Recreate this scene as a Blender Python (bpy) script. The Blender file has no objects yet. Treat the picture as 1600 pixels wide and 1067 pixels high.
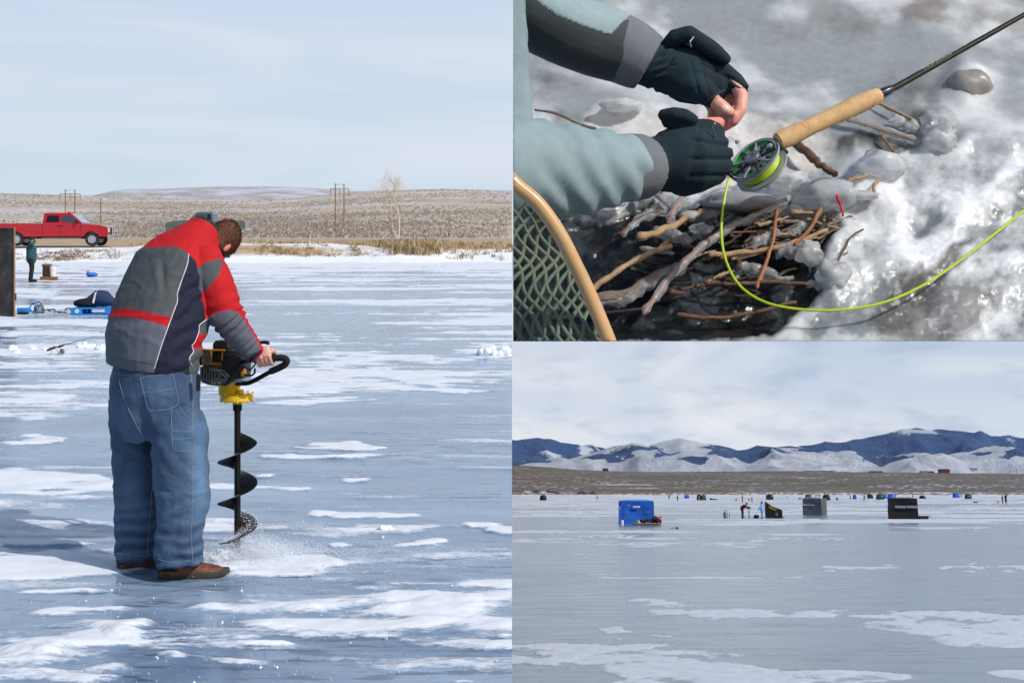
import bpy, bmesh, math, random
import numpy as np
from mathutils import Vector, Matrix, Quaternion, noise as mnoise
from mathutils.bvhtree import BVHTree
C = bpy.context.scene.collection
R = math.radians
random.seed(7)
# ------------------------------------------------------------------ camera, sky, sun, exposure
F = 2222.2                     # focal length in photograph pixels (50 mm on 36 mm, 1600 px wide)
HZ = 370.0                     # row of the level horizon
EYE = 1.60
cam_d = bpy.data.cameras.new('camera'); cam = bpy.data.objects.new('camera', cam_d); C.objects.link(cam)
cam.location = (0, 0, EYE); cam.rotation_euler = (R(90), 0, 0)
cam_d.lens = 50; cam_d.sensor_width = 36; cam_d.sensor_fit = 'HORIZONTAL'
cam_d.shift_y = -(533.5-HZ)/1600.0
cam_d.clip_start = 0.1; cam_d.clip_end = 60000
sc = bpy.context.scene; sc.camera = cam
SUN = Vector((0.60, -0.46, 0.655)).normalized()
w = bpy.data.worlds.new('World'); sc.world = w; w.use_nodes = True
nt = w.node_tree; nt.nodes.clear()
sk = nt.nodes.new('ShaderNodeTexSky'); sk.sky_type = 'NISHITA'; sk.sun_disc = False
sk.sun_elevation = math.asin(SUN.z); sk.sun_rotation = math.atan2(SUN.x, SUN.y)
sk.air_density = 1.0; sk.dust_density = 1.0
bg = nt.nodes.new('ShaderNodeBackground'); bg.inputs[1].default_value = 0.12
wo = nt.nodes.new('ShaderNodeOutputWorld')
nt.links.new(sk.outputs[0], bg.inputs[0]); nt.links.new(bg.outputs[0], wo.inputs[0])
sl = bpy.data.lights.new('sun', 'SUN'); sl.energy = 3.3; sl.angle = R(0.6); sl.color = (1, .955, .89)
so = bpy.data.objects.new('sun', sl); C.objects.link(so); so.location = (5, -5, 12)
so.rotation_euler = SUN.to_track_quat('Z', 'Y').to_euler()
sc.view_settings.view_transform = 'Standard'; sc.view_settings.look = 'None'
sc.view_settings.exposure = 0.0; sc.view_settings.gamma = 1.0
sc.render.engine = 'CYCLES'
try:
    sc.cycles.max_bounces = 6; sc.cycles.transmission_bounces = 6; sc.cycles.volume_bounces = 0
    sc.cycles.use_denoising = True; sc.cycles.transparent_max_bounces = 12
except Exception: pass

# ------------------------------------------------------------------ helpers
def s2l(c):
    return tuple(((v/255)/12.92 if v/255 <= .04045 else ((v/255+.055)/1.055)**2.4) for v in c)
def hexc(r, g, b): return s2l((r, g, b))
CAM = Vector((0, 0, EYE))
def P(px, py, Y):              # the point at depth Y seen at photograph pixel px, py
    return Vector(((px-800)/F*Y, Y, EYE+(HZ-py)/F*Y))
def gl(px, py, z=0.0):         # the point on the level lake seen at that pixel
    Y = (EYE-z)*F/(py-HZ); return Vector(((px-800)/F*Y, Y, z))

_rng = np.random.RandomState(11)
_PERM = _rng.rand(4096)
def _h(ix, iy, iz):
    n = (ix*73856093) ^ (iy*19349663) ^ (iz*83492791)
    return _PERM[(n ^ (n >> 13)) & 4095]
def vnoise(x, y, z=None):
    x = np.asarray(x, float); y = np.asarray(y, float)
    z = np.zeros_like(x) if z is None else np.asarray(z, float)+np.zeros_like(x)
    x0 = np.floor(x).astype(np.int64); y0 = np.floor(y).astype(np.int64); z0 = np.floor(z).astype(np.int64)
    fx, fy, fz = x-x0, y-y0, z-z0
    fx = fx*fx*(3-2*fx); fy = fy*fy*(3-2*fy); fz = fz*fz*(3-2*fz)
    r = 0
    for a in (0, 1):
        wx = fx if a else 1-fx
        for b in (0, 1):
            wy = fy if b else 1-fy
            for c in (0, 1):
                wz = fz if c else 1-fz
                r = r+wx*wy*wz*_h(x0+a, y0+b, z0+c)
    return r*2-1
def fbm(x, y, z=None, o=4, g=.5):
    r = 0; a = 1.0; t = 0; x = np.asarray(x, float); y = np.asarray(y, float)
    zz = None if z is None else np.asarray(z, float)
    for i in range(o):
        k = 2.03**i
        r = r+a*vnoise(x*k+i*17.3, y*k+i*9.1, None if zz is None else zz*k+i*5.7); t += a; a *= g
    return r/t
def smooth(e0, e1, x):
    t = np.clip((x-e0)/(e1-e0), 0, 1); return t*t*(3-2*t)

def new_mat(name):
    m = bpy.data.materials.new(name); m.use_nodes = True
    nt = m.node_tree; b = nt.nodes['Principled BSDF']; return m, nt, b
def N(nt, t, **kw):
    n = nt.nodes.new(t)
    for k, v in kw.items():
        if k.startswith('i_'):
            k2 = k[2:]; k2 = int(k2) if k2.isdigit() else k2.replace('_', ' ')
            n.inputs[k2].default_value = v
        else: setattr(n, k, v)
    return n
def L(nt, a, b): nt.links.new(a, b)
def coords(nt, scale=(1, 1, 1), kind='Object'):
    tc = N(nt, 'ShaderNodeTexCoord'); mp = N(nt, 'ShaderNodeMapping'); mp.inputs['Scale'].default_value = scale
    L(nt, tc.outputs[kind], mp.inputs[0]); return mp.outputs[0]
def noise_n(nt, vec, scale, detail=4, rough=.55):
    n = N(nt, 'ShaderNodeTexNoise'); n.inputs['Scale'].default_value = scale
    n.inputs['Detail'].default_value = detail; n.inputs['Roughness'].default_value = rough
    L(nt, vec, n.inputs['Vector']); return n.outputs['Fac']
def ramp(nt, fac, stops):
    r = N(nt, 'ShaderNodeValToRGB'); e = r.color_ramp.elements
    while len(e) < len(stops): e.new(.5)
    for q, (p, c) in zip(e, stops):
        q.position = p; q.color = (*c, 1) if len(c) == 3 else c
    L(nt, fac, r.inputs[0]); return r.outputs[0]
def mixc(nt, fac, a, b, mode='MIX'):
    m = N(nt, 'ShaderNodeMix', data_type='RGBA', blend_type=mode)
    for s, v in ((m.inputs[0], fac), (m.inputs[6], a), (m.inputs[7], b)):
        if isinstance(v, (int, float)): s.default_value = v
        elif isinstance(v, tuple): s.default_value = (*v[:3], 1)
        else: L(nt, v, s)
    return m.outputs[2]
def attr(nt, name, out='Fac'):
    a = N(nt, 'ShaderNodeAttribute'); a.attribute_name = name; return a.outputs[out]
def bump(nt, b, h, strength=.3, dist=.01):
    bp = N(nt, 'ShaderNodeBump'); bp.inputs['Strength'].default_value = strength; bp.inputs['Distance'].default_value = dist
    L(nt, h, bp.inputs['Height']); L(nt, bp.outputs[0], b.inputs['Normal']); return bp
_M = {}
def mat(name, col=(.5, .5, .5), rough=.6, metal=0.0, var=.15, vs=12.0, bmp=.15, bs=60.0, dist=.004, coat=0.0, trans=0.0, ior=1.45, alpha=1.0):
    """a plain surface with a little procedural unevenness in colour, gloss and relief"""
    if name in _M: return _M[name]
    m, nt, b = new_mat(name)
    v = coords(nt); n1 = noise_n(nt, v, vs, 5, .6)
    lo = tuple(c*(1-var) for c in col); hi = tuple(min(1, c*(1+var)) for c in col)
    L(nt, ramp(nt, n1, [(.3, lo), (.7, hi)]), b.inputs['Base Color'])
    b.inputs['Roughness'].default_value = rough; b.inputs['Metallic'].default_value = metal
    b.inputs['IOR'].default_value = ior
    if coat: b.inputs['Coat Weight'].default_value = coat
    if trans: b.inputs['Transmission Weight'].default_value = trans
    if bmp: bump(nt, b, noise_n(nt, v, bs, 3), bmp, dist)
    _M[name] = m; return m

def link(me, name, mats, parent=None, mw=None):
    o = bpy.data.objects.new(name, me); C.objects.link(o)
    for m in (mats if isinstance(mats, (list, tuple)) else [mats]): me.materials.append(m)
    if parent is not None: o.parent = parent
    if mw is not None: o.matrix_world = mw
    return o
def tag(o, label=None, cat=None, group=None, kind=None):
    if label: o['label'] = label
    if cat: o['category'] = cat
    if group: o['group'] = group
    if kind: o['kind'] = kind
    return o
def empty(name, mw, label, cat, group=None):
    o = bpy.data.objects.new(name, None); C.objects.link(o)
    o.empty_display_size = .1
    if isinstance(mw, (tuple, Vector)): mw = Matrix.Translation(mw)
    o.matrix_world = mw; return tag(o, label, cat, group)
def grid_mesh(name, V, nx, ny, attrs=None, smooth_=True):
    """V: (ny, nx, 3) array"""
    me = bpy.data.meshes.new(name)
    V = V.reshape(-1, 3)
    i = np.arange((nx-1)*(ny-1)); r = i//(nx-1); c = i % (nx-1); a = r*nx+c
    f = np.stack([a, a+1, a+nx+1, a+nx], 1).astype(np.int32)
    me.vertices.add(len(V)); me.vertices.foreach_set('co', V.astype(np.float32).ravel())
    me.loops.add(f.size); me.loops.foreach_set('vertex_index', f.ravel())
    me.polygons.add(len(f)); me.polygons.foreach_set('loop_start', np.arange(0, f.size, 4, dtype=np.int32))
    try: me.polygons.foreach_set('loop_total', np.full(len(f), 4, dtype=np.int32))
    except Exception: pass
    me.update(calc_edges=True); me.validate()
    if smooth_: me.polygons.foreach_set('use_smooth', np.ones(len(me.polygons), bool))
    for k, v in (attrs or {}).items():
        if v.ndim >= 2 and v.shape[-1] == 3 and v.size == V.size:
            at = me.color_attributes.new(k, 'FLOAT_COLOR', 'POINT')
            c4 = np.ones((len(V), 4), np.float32); c4[:, :3] = v.reshape(-1, 3); at.data.foreach_set('color', c4.ravel())
        else:
            at = me.attributes.new(k, 'FLOAT', 'POINT'); at.data.foreach_set('value', v.astype(np.float32).ravel())
    return me

def basis(d, up=Vector((0, 0, 1))):
    d = Vector(d).normalized()
    if abs(d.dot(up)) > .98: up = Vector((0, 1, 0))
    x = up.cross(d).normalized(); y = d.cross(x).normalized(); return x, y, d
class MB:
    """gathers shapes into one mesh"""
    def __init__(s): s.v = []; s.f = []; s.m = []
    def add(s, vs, fs, mi=0, M=None):
        o = len(s.v)
        s.v += [tuple(M @ Vector(p)) if M is not None else tuple(p) for p in vs]
        s.f += [tuple(i+o for i in f) for f in fs]; s.m += [mi]*len(fs); return s
    def box(s, c, size, rot=None, mi=0, bev=0.0):
        bm = bmesh.new(); bmesh.ops.create_cube(bm, size=1)
        bmesh.ops.scale(bm, vec=size, verts=bm.verts)
        if bev > 0: bmesh.ops.bevel(bm, geom=bm.edges[:], offset=min(bev, min(size)*.45), segments=2, affect='EDGES', profile=.7)
        M = Matrix.Translation(c)
        if rot is not None: M = M @ (rot if isinstance(rot, Matrix) else Matrix.Rotation(rot, 4, 'Z'))
        s._bm(bm, mi, M); return s
    def _bm(s, bm, mi=0, M=None):
        bm.verts.index_update()
        s.add([v.co.copy() for v in bm.verts], [[v.index for v in f.verts] for f in bm.faces], mi, M); bm.free()
    def rings(s, rings, mi=0, cap=True, closed=False):
        n = len(rings[0]); o = len(s.v)
        for r in rings: s.v += [tuple(p) for p in r]
        m = len(rings)
        for i in range(m if closed else m-1):
            a = o+i*n; b = o+((i+1) % m)*n
            for j in range(n):
                k = (j+1) % n; s.f.append((a+j, a+k, b+k, b+j)); s.m.append(mi)
        if cap and not closed:
            s.f.append(tuple(o+j for j in reversed(range(n)))); s.m.append(mi)
            s.f.append(tuple(o+(m-1)*n+j for j in range(n))); s.m.append(mi)
        return s
    def tube(s, pts, rad, n=10, mi=0, cap=True, round_ends=False, closed=False):
        pts = [Vector(p) for p in pts]
        if not isinstance(rad, (list, tuple)): rad = [rad]*len(pts)
        if round_ends:
            d0 = (pts[0]-pts[1]).normalized(); d1 = (pts[-1]-pts[-2]).normalized(); r0, r1 = rad[0], rad[-1]
            pre = [(pts[0]+d0*r0*math.sin(a), r0*math.cos(a)) for a in (R(84), R(60), R(30))]
            post = [(pts[-1]+d1*r1*math.sin(a), r1*math.cos(a)) for a in (R(30), R(60), R(84))]
            rad = [q[1] for q in pre]+list(rad)+[q[1] for q in post]
            pts = [q[0] for q in pre]+pts+[q[0] for q in post]
        rg = []; up = None; m = len(pts)
        for i, p in enumerate(pts):
            d = (pts[(i+1) % m]-pts[i-1]) if closed else (pts[min(i+1, m-1)]-pts[max(i-1, 0)])
            if d.length < 1e-9: d = Vector((0, 0, 1))
            d.normalize()
            if up is None: x, y, _ = basis(d)
            else:
                x = (up-d*up.dot(d))
                x = x.normalized() if x.length > 1e-6 else basis(d)[0]
                y = d.cross(x)
            up = x
            rg.append([p+(x*math.cos(t)+y*math.sin(t))*rad[i] for t in [2*math.pi*j/n for j in range(n)]])
        return s.rings(rg, mi, cap, closed)
    def lathe(s, prof, M=None, n=24, mi=0, cap=True):
        """prof: (radius, height) along local Z"""
        rg = [[Vector((r*math.cos(2*math.pi*j/n), r*math.sin(2*math.pi*j/n), h)) for j in range(n)] for r, h in prof]
        if M is not None: rg = [[M @ p for p in r] for r in rg]
        return s.rings(rg, mi, cap)
    def prism(s, poly, depth, M=None, mi=0):
        """poly in local XZ, extruded along local Y from 0 to depth"""
        n = len(poly)
        v = [Vector((x, 0, z)) for x, z in poly]+[Vector((x, depth, z)) for x, z in poly]
        f = [tuple(range(n)), tuple(reversed(range(n, 2*n)))]+[(j, j+n, (j+1) % n+n, (j+1) % n) for j in range(n)]
        return s.add(v, f, mi, M)
    def blob(s, c, r, seed=0, amp=.25, sub=2, mi=0, fr=1.5):
        bm = bmesh.new(); bmesh.ops.create_icosphere(bm, subdivisions=sub, radius=1)
        rv = Vector(r) if isinstance(r, (tuple, list, Vector)) else Vector((r, r, r))
        for v in bm.verts:
            k = 1+amp*mnoise.fractal(v.co*fr+Vector((seed*3.1, seed*1.7, seed)), 1.0, 2.0, 3)
            v.co = Vector((v.co.x*rv.x, v.co.y*rv.y, v.co.z*rv.z))*k
        s._bm(bm, mi, Matrix.Translation(c)); return s
    def build(s, name, mats, parent=None, mw=None, smooth_=True, ang=35, off=None):
        me = bpy.data.meshes.new(name)
        vs = s.v if off is None else [(v[0]-off[0], v[1]-off[1], v[2]-off[2]) for v in s.v]
        me.from_pydata(vs, [], s.f); me.polygons.foreach_set('material_index', s.m)
        bm = bmesh.new(); bm.from_mesh(me); bmesh.ops.recalc_face_normals(bm, faces=bm.faces); bm.to_mesh(me); bm.free()
        if smooth_:
            me.polygons.foreach_set('use_smooth', np.ones(len(me.polygons), bool))
            try: me.set_sharp_from_angle(angle=R(ang))
            except Exception: pass
        me.update()
        return link(me, name, mats, parent, mw)
def catmull(pts, k=6, closed=False):
    pts = [Vector(p) for p in pts]; n = len(pts); out = []
    rng = range(n) if closed else range(n-1)
    for i in rng:
        g = (lambda j: pts[j % n]) if closed else (lambda j: pts[max(0, min(n-1, j))])
        a, b, c, d = g(i-1), g(i), g(i+1), g(i+2)
        for j in range(k):
            t = j/k
            out.append(.5*((2*b)+(c-a)*t+(2*a-5*b+4*c-d)*t*t+(3*b-a-3*c+d)*t**3))
    if not closed: out.append(pts[-1])
    return out
def interp(xs, ys, x): return np.interp(x, xs, ys)
def me_arrays(me):
    n = len(me.vertices); co = np.empty(n*3, np.float32); me.vertices.foreach_get('co', co)
    no = np.empty(n*3, np.float32); me.vertices.foreach_get('normal', no)
    return co.reshape(-1, 3).astype(float), no.reshape(-1, 3).astype(float)
def remeshed(mb, voxel, smooth_it=4, fac=.6, name='m'):
    """fuse the shapes of an MB into one continuous skin; returns mesh data"""
    me = bpy.data.meshes.new('src'); me.from_pydata(mb.v, [], mb.f)
    bm = bmesh.new(); bm.from_mesh(me); bmesh.ops.recalc_face_normals(bm, faces=bm.faces); bm.to_mesh(me); bm.free()
    o = bpy.data.objects.new('src', me); C.objects.link(o)
    r = o.modifiers.new('r', 'REMESH'); r.mode = 'VOXEL'; r.voxel_size = voxel; r.adaptivity = 0
    if smooth_it:
        s = o.modifiers.new('s', 'SMOOTH'); s.factor = fac; s.iterations = smooth_it
    dg = bpy.context.evaluated_depsgraph_get(); dg.update()
    out = bpy.data.meshes.new_from_object(o.evaluated_get(dg)); out.name = name
    bpy.data.objects.remove(o); bpy.data.meshes.remove(me)
    out.polygons.foreach_set('use_smooth', np.ones(len(out.polygons), bool))
    return out
def displace(me, fn):
    co, no = me_arrays(me); d = fn(co, no); co = co+no*d[:, None]
    me.vertices.foreach_set('co', co.astype(np.float32).ravel()); me.update()
def vcol(me, name, col):
    at = me.color_attributes.new(name, 'FLOAT_COLOR', 'POINT')
    c4 = np.ones((len(col), 4), np.float32); c4[:, :3] = col; at.data.foreach_set('color', c4.ravel())
def shift_mesh(me, off):
    co, _ = me_arrays(me); me.vertices.foreach_set('co', (co-np.array(off)).astype(np.float32).ravel()); me.update()
def clip_mesh(me, co, no, fill=True):
    """keep the side the normal points away from"""
    bm = bmesh.new(); bm.from_mesh(me)
    g = bmesh.ops.bisect_plane(bm, geom=bm.verts[:]+bm.edges[:]+bm.faces[:], plane_co=co, plane_no=no, clear_outer=True)
    if fill:
        ed = [e for e in g['geom_cut'] if isinstance(e, bmesh.types.BMEdge)]
        try: bmesh.ops.holes_fill(bm, edges=ed, sides=0)
        except Exception: pass
    bm.to_mesh(me); bm.free(); me.update()
def inpoly(px, py, poly):
    px = np.asarray(px); py = np.asarray(py); r = np.zeros(px.shape, bool); n = len(poly)
    for i in range(n):
        x0, y0 = poly[i]; x1, y1 = poly[(i+1) % n]
        if y0 == y1: continue
        c = ((y0 > py) != (y1 > py)) & (px < (x1-x0)*(py-y0)/(y1-y0)+x0)
        r ^= c
    return r
# ================================================================== THE LAKE WITH THE MAN: setting
def sky_patch(name, rad, az0, az1, el0, el1, col_stops, cloud, label_kind, mw=None, cscale=(1, 1, 1), warp=2.0, cr=(.42, .62), cr2=None, det=5):
    na, ne = 64, 40
    A, E = np.meshgrid(np.radians(np.linspace(az0, az1, na)), np.radians(np.linspace(el0, el1, ne)))
    V = np.stack([np.sin(A)*np.cos(E), np.cos(A)*np.cos(E), np.sin(E)], -1)*rad
    me = grid_mesh(name, V, na, ne, {'elev': E/np.radians(el1)})
    m = bpy.data.materials.new(name+'_air'); m.use_nodes = True; nt = m.node_tree; nt.nodes.clear()
    out = N(nt, 'ShaderNodeOutputMaterial'); em = N(nt, 'ShaderNodeEmission'); L(nt, em.outputs[0], out.inputs[0])
    base = ramp(nt, attr(nt, 'elev'), col_stops)
    v = coords(nt, tuple(c/rad for c in cscale))
    n = N(nt, 'ShaderNodeTexNoise'); n.inputs['Scale'].default_value = 1.0; n.inputs['Detail'].default_value = det; n.inputs['Roughness'].default_value = .48
    n.inputs['Distortion'].default_value = warp; L(nt, v, n.inputs['Vector'])
    f = ramp(nt, n.outputs['Fac'], [(cr[0], (0, 0, 0)), (cr[1], (1, 1, 1))])
    mul = N(nt, 'ShaderNodeMath', operation='MULTIPLY'); L(nt, f, mul.inputs[0]); mul.inputs[1].default_value = cloud[1]
    c = mixc(nt, mul.outputs[0], base, cloud[0])
    if cr2:
        n2 = noise_n(nt, v, cr2[0], 4, .5)
        m2 = N(nt, 'ShaderNodeMath', operation='MULTIPLY'); L(nt, ramp(nt, n2, [(cr2[1], (0, 0, 0)), (cr2[2], (1, 1, 1))]), m2.inputs[0]); m2.inputs[1].default_value = cr2[4]
        c = mixc(nt, m2.outputs[0], c, cr2[3])
    L(nt, c, em.inputs[0]); em.inputs[1].default_value = 1.0
    o = link(me, name, m, None, mw); o['kind'] = 'structure'; return o
sky_patch('sky', 13000, -62, 40, -.6, 34,
          [(0.0, hexc(212, 224, 235)), (.06, hexc(205, 221, 236)), (.25, hexc(203, 218, 238)), (.5, hexc(190, 210, 236)), (1, hexc(150, 182, 222))],
          (hexc(221, 228, 239), .75), None, Matrix.Translation((0, 0, EYE)), (3.0, 3.0, 26), 1.2, (.40, .66))

SNOW = hexc(232, 236, 243)
def ice_material(name, ice_lo, ice_hi, snow, rough=(.12, .34), rip=(1.6, 6.0), bstr=.5, spec=.5, gloss_mix=1.0):
    m, nt, b = new_mat(name)
    v = coords(nt); vr = coords(nt, (rip[0], rip[1], 1)); vf = coords(nt, (1, 2.2, 1))
    n_big = noise_n(nt, coords(nt, (.5, 1.5, 1)), 1.0, 5, .6)
    n_rip = noise_n(nt, vr, 1.0, 4, .6); n_fine = noise_n(nt, vf, 22, 4, .7)
    ice = ramp(nt, n_big, [(.32, ice_lo), (.68, ice_hi)])
    # frost specks and scratches in the ice
    sp = ramp(nt, n_fine, [(.56, (0, 0, 0)), (.74, (1, 1, 1))])
    k = N(nt, 'ShaderNodeMath', operation='MULTIPLY'); L(nt, sp, k.inputs[0]); k.inputs[1].default_value = .38
    ice = mixc(nt, k.outputs[0], ice, tuple(c*.8 for c in snow))
    nd = noise_n(nt, vr, 1.35, 3, .65); nm = noise_n(nt, coords(nt, (.25, .8, 1)), 1.0, 3, .6)
    sb_ = N(nt, 'ShaderNodeMath', operation='MULTIPLY_ADD'); L(nt, nm, sb_.inputs[0]); sb_.inputs[1].default_value = .45; L(nt, nd, sb_.inputs[2])
    dk = ramp(nt, sb_.outputs[0], [(.585, (1, 1, 1)), (.65, (0, 0, 0))])
    k2 = N(nt, 'ShaderNodeMath', operation='MULTIPLY'); L(nt, dk, k2.inputs[0]); k2.inputs[1].default_value = .6
    ice = mixc(nt, k2.outputs[0], ice, tuple(c*.36 for c in ice_lo))
    sn = attr(nt, 'snow')
    ad = N(nt, 'ShaderNodeMath', operation='ADD'); L(nt, sn, ad.inputs[0])
    q = N(nt, 'ShaderNodeMath', operation='MULTIPLY_ADD'); L(nt, n_fine, q.inputs[0]); q.inputs[1].default_value = .9; q.inputs[2].default_value = -.45
    L(nt, q.outputs[0], ad.inputs[1])
    f = ramp(nt, ad.outputs[0], [(.33, (0, 0, 0)), (.68, (1, 1, 1))])
    scol = ramp(nt, noise_n(nt, v, 3.5, 5, .6), [(.3, tuple(c*.84 for c in snow)), (.65, snow)])
    L(nt, mixc(nt, f, ice, scol), b.inputs['Base Color'])
    rr = ramp(nt, n_big, [(.3, (rough[0],)*3), (.7, (rough[1],)*3)])
    L(nt, mixc(nt, f, rr, (.85,)*3), b.inputs['Roughness'])
    b.inputs['IOR'].default_value = 1.31; b.inputs['Specular IOR Level'].default_value = spec
    hb = N(nt, 'ShaderNodeMath', operation='MULTIPLY_ADD'); L(nt, n_fine, hb.inputs[0]); hb.inputs[1].default_value = .35; L(nt, n_rip, hb.inputs[2])
    bump(nt, b, hb.outputs[0], bstr, .012)
    return m

def patches(px, py, lst):
    s = np.full(px.shape, -3.0)
    for cx, cy, rx, ry in lst:
        dx = (px-cx)/rx; dy = (py-cy)/ry
        s = np.maximum(s, 1-(dx*dx+dy*dy))
    return s
# the level lake: rows run away from the camera, columns fan out; it ends at x = 0
py = np.concatenate([np.arange(1096, 700, -1.5), np.arange(700, 410, -1.1)])
Yv = EYE*F/(py-HZ)
Yall = np.concatenate([np.linspace(-9, Yv[0]-.35, 12), Yv])
u = np.concatenate([np.linspace(-1.1, -.40, 24), np.linspace(-.395, 0, 560)])
YY, UU = np.meshgrid(Yall, u, indexing='ij')
XX = UU*np.maximum(YY, 4.6)
PX = 800+UU*F; PY = HZ+EYE*F/np.maximum(YY, 4.4)
snow_l = [(620, 957, 350, 42), (770, 957, 190, 50), (430, 962, 170, 22), (90, 1020, 200, 32), (190, 1000, 170, 26), (340, 996, 150, 13), (60, 1050, 200, 20), (300, 1030, 160, 8), (150, 978, 140, 9),
          (20, 884, 150, 14), (120, 882, 70, 9), (110, 853, 65, 4), (60, 757, 130, 17), (140, 766, 80, 8), (150, 960, 120, 7), (90, 935, 90, 4),
          (605, 808, 75, 6), (520, 805, 45, 4), (780, 820, 50, 9), (650, 841, 45, 4), (525, 843, 22, 4),
          (500, 590, 210, 16), (600, 597, 130, 10), (430, 607, 110, 16), (460, 628, 90, 4), (700, 609, 105, 9), (770, 548, 70, 10), (640, 563, 180, 7),
          (570, 749, 35, 3), (500, 713, 80, 4), (410, 741, 20, 4), (540, 693, 50, 4), (40, 690, 45, 5),
          (70, 625, 140, 17), (60, 604, 140, 5), (40, 648, 100, 6), (90, 521, 110, 7), (90, 551, 130, 12), (60, 568, 100, 4), (60, 577, 60, 3),
          (480, 526, 90, 4), (740, 518, 60, 4), (540, 553, 60, 3), (600, 541, 25, 2), (730, 1066, 40, 4), (440, 1000, 60, 4), (380, 760, 70, 6), (430, 884, 85, 9)]
wx = fbm(XX*1.6, YY*4.0, o=4); wy = fbm(XX*1.3+31, YY*3.0+7, o=4)
S = patches(PX+wx*70, PY+wy*np.interp(PY, [400, 700, 1067], [5, 14, 26]), snow_l)*1.0
n1 = fbm(XX*.55, YY*1.5, o=4); n2 = fbm(XX*3.1, YY*7.0, o=4); n3 = fbm(XX*.20+40, YY*.62, o=5, g=.6)
bias = np.interp(PY, [408, 420, 440, 480, 520, 600, 660, 1067], [.5, .30, .08, .04, -.07, -.22, -.42, -.55])
M1 = S*.42+n1*.42+n2*.55
M2 = (n3+bias)*1.5+n2*.25
thin = .52*smooth(.02, .42, fbm(XX*.7+5, YY*5.5, o=5, g=.62)+.25*fbm(XX*.25, YY*.5+3, o=3))
snow = np.maximum(np.maximum(smooth(-.14, .40, M1), smooth(-.10, .42, M2)), thin*np.interp(PY, [410, 600, 800, 1067], [1, 1, .85, .8]))
# slush heaps low at the bottom and by the small rod
heap = np.exp(-((PX-120)/230)**2-((PY-1012)/34)**2)+.7*np.exp(-((PX-150)/95)**2-((PY-548)/13)**2)+.25*np.exp(-((PX-620)/330)**2-((PY-950)/30)**2)
lump = np.clip(fbm(XX*7, YY*7, o=4)+.12, 0, 1)
ZZ = snow*.012+snow*np.clip(n2, -.4, 1)*.008+heap*(.012+.05*lump*snow)
ZZ += .020*np.clip(fbm(XX*3.2, YY*4.2, o=3), 0, 1)*snow*(YY < 12)
shore = smooth(424, 414, PY); ZZ += shore*(.10+.12*n1); snow = np.maximum(snow, shore)
ZZ[:12] = 0
frost = np.clip(fbm(XX*9, YY*18, o=3), 0, 1)*np.interp(PY, [600, 850, 1067], [.1, .5, .9])+np.interp(PY, [400, 600, 760, 1067], [.75, .55, .3, .15])*(.45+.9*fbm(XX*1.3, YY*3.5, o=4))+1.6*np.exp(-((PX-450)/110)**2-((PY-885)/16)**2)
snow = np.clip(snow+frost*.35*(snow < .5), 0, 1)
man_reflection = .9*np.exp(-((PX-250)/75)**2-((PY-930)/26)**2)  # the man's dark reflection, painted in by clearing snow below his feet
snow = snow*(1-man_reflection*.85)
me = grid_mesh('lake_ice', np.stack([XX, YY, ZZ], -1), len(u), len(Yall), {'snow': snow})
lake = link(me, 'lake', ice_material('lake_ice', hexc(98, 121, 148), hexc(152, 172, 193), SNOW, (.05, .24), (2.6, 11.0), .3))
lake['kind'] = 'structure'

# shore, plain and sage hills behind the lake
ridge_x = [-900, 0, 70, 160, 300, 400, 470, 520, 560, 640, 700, 800, 1000]
ridge_y = [296, 301, 303, 306, 311, 313, 309, 303, 299, 296.5, 295.5, 297.5, 300]
mesa_x = [-900, 120, 155, 180, 200, 270, 300, 350, 420, 470, 520, 560, 620, 1000]
mesa_y = [318, 312, 304, 299, 297, 295.5, 293.5, 292.5, 292.6, 294, 297, 299.5, 303, 312]
Yt = np.concatenate([np.linspace(79.5, 110, 100), np.geomspace(111, 1500, 210), np.geomspace(1550, 7000, 60)])
ut = np.concatenate([np.linspace(-1.0, -.40, 30), np.linspace(-.395, 0, 420)])
YT, UT = np.meshgrid(Yt, ut, indexing='ij'); XT = UT*YT; PXt = 800+UT*F
zr = EYE+(HZ-np.interp(PXt, ridge_x, ridge_y))/F*1150
t = np.clip((YT-150)/1000, 0, 1)
near_h = np.interp(YT, [79.5, 81, 84, 90, 99, 120, 150], [-.05, .12, .90, 1.0, 1.32, 1.45, 1.5])*np.clip(1-(YT-150)/600, 0, 1)+np.clip(zr, 0, 99)*(t**1.25)
back = np.clip((YT-1150)/500, 0, 1)
zt = np.where(YT < 1150, near_h, zr*(1-back)**2)
zm = EYE+(HZ-np.interp(PXt, mesa_x, mesa_y))/F*4200
zt = zt+zm*smooth(2600, 4200, YT)*(1-.5*smooth(5000, 7000, YT))
bank = smooth(79.5, 82, YT)
rel = fbm(XT*.11, YT*.16, o=4)
zt = zt+bank*(.12*rel*(1-smooth(95, 120, YT)))+.25*bank*(1-smooth(85, 90, YT))*smooth(-.1, .3, rel)*smooth(190, 250, PXt)
zt += fbm(XT*.02, YT*.02, o=4)*np.interp(YT, [100, 200, 900, 1200, 1400], [0, .25, 1.0, .5, 0])
zt[0] = -.05
grassy = smooth(-.1, .15, fbm(XT*.06+9, YT*.22, o=4)+np.interp(YT, [80, 83, 86, 93], [-.9, -.30, -.08, .9]))
snowt = 1-grassy
patchy = smooth(.12, .4, fbm(XT*.010+3, YT*.006, o=5, g=.6)+np.interp(YT, [120, 200, 320, 700, 1150], [-.2, .12, .05, .25, .4]))
mt, nt, b = new_mat('sage_land')
v = coords(nt)
g1 = noise_n(nt, v, .9, 5, .7); g2 = noise_n(nt, v, .02, 5, .6)
sage = ramp(nt, g1, [(.3, hexc(140, 126, 112)), (.5, hexc(172, 158, 142)), (.72, hexc(194, 180, 164))])
tan = ramp(nt, g1, [(.3, hexc(150, 124, 88)), (.7, hexc(196, 170, 130))])
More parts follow.
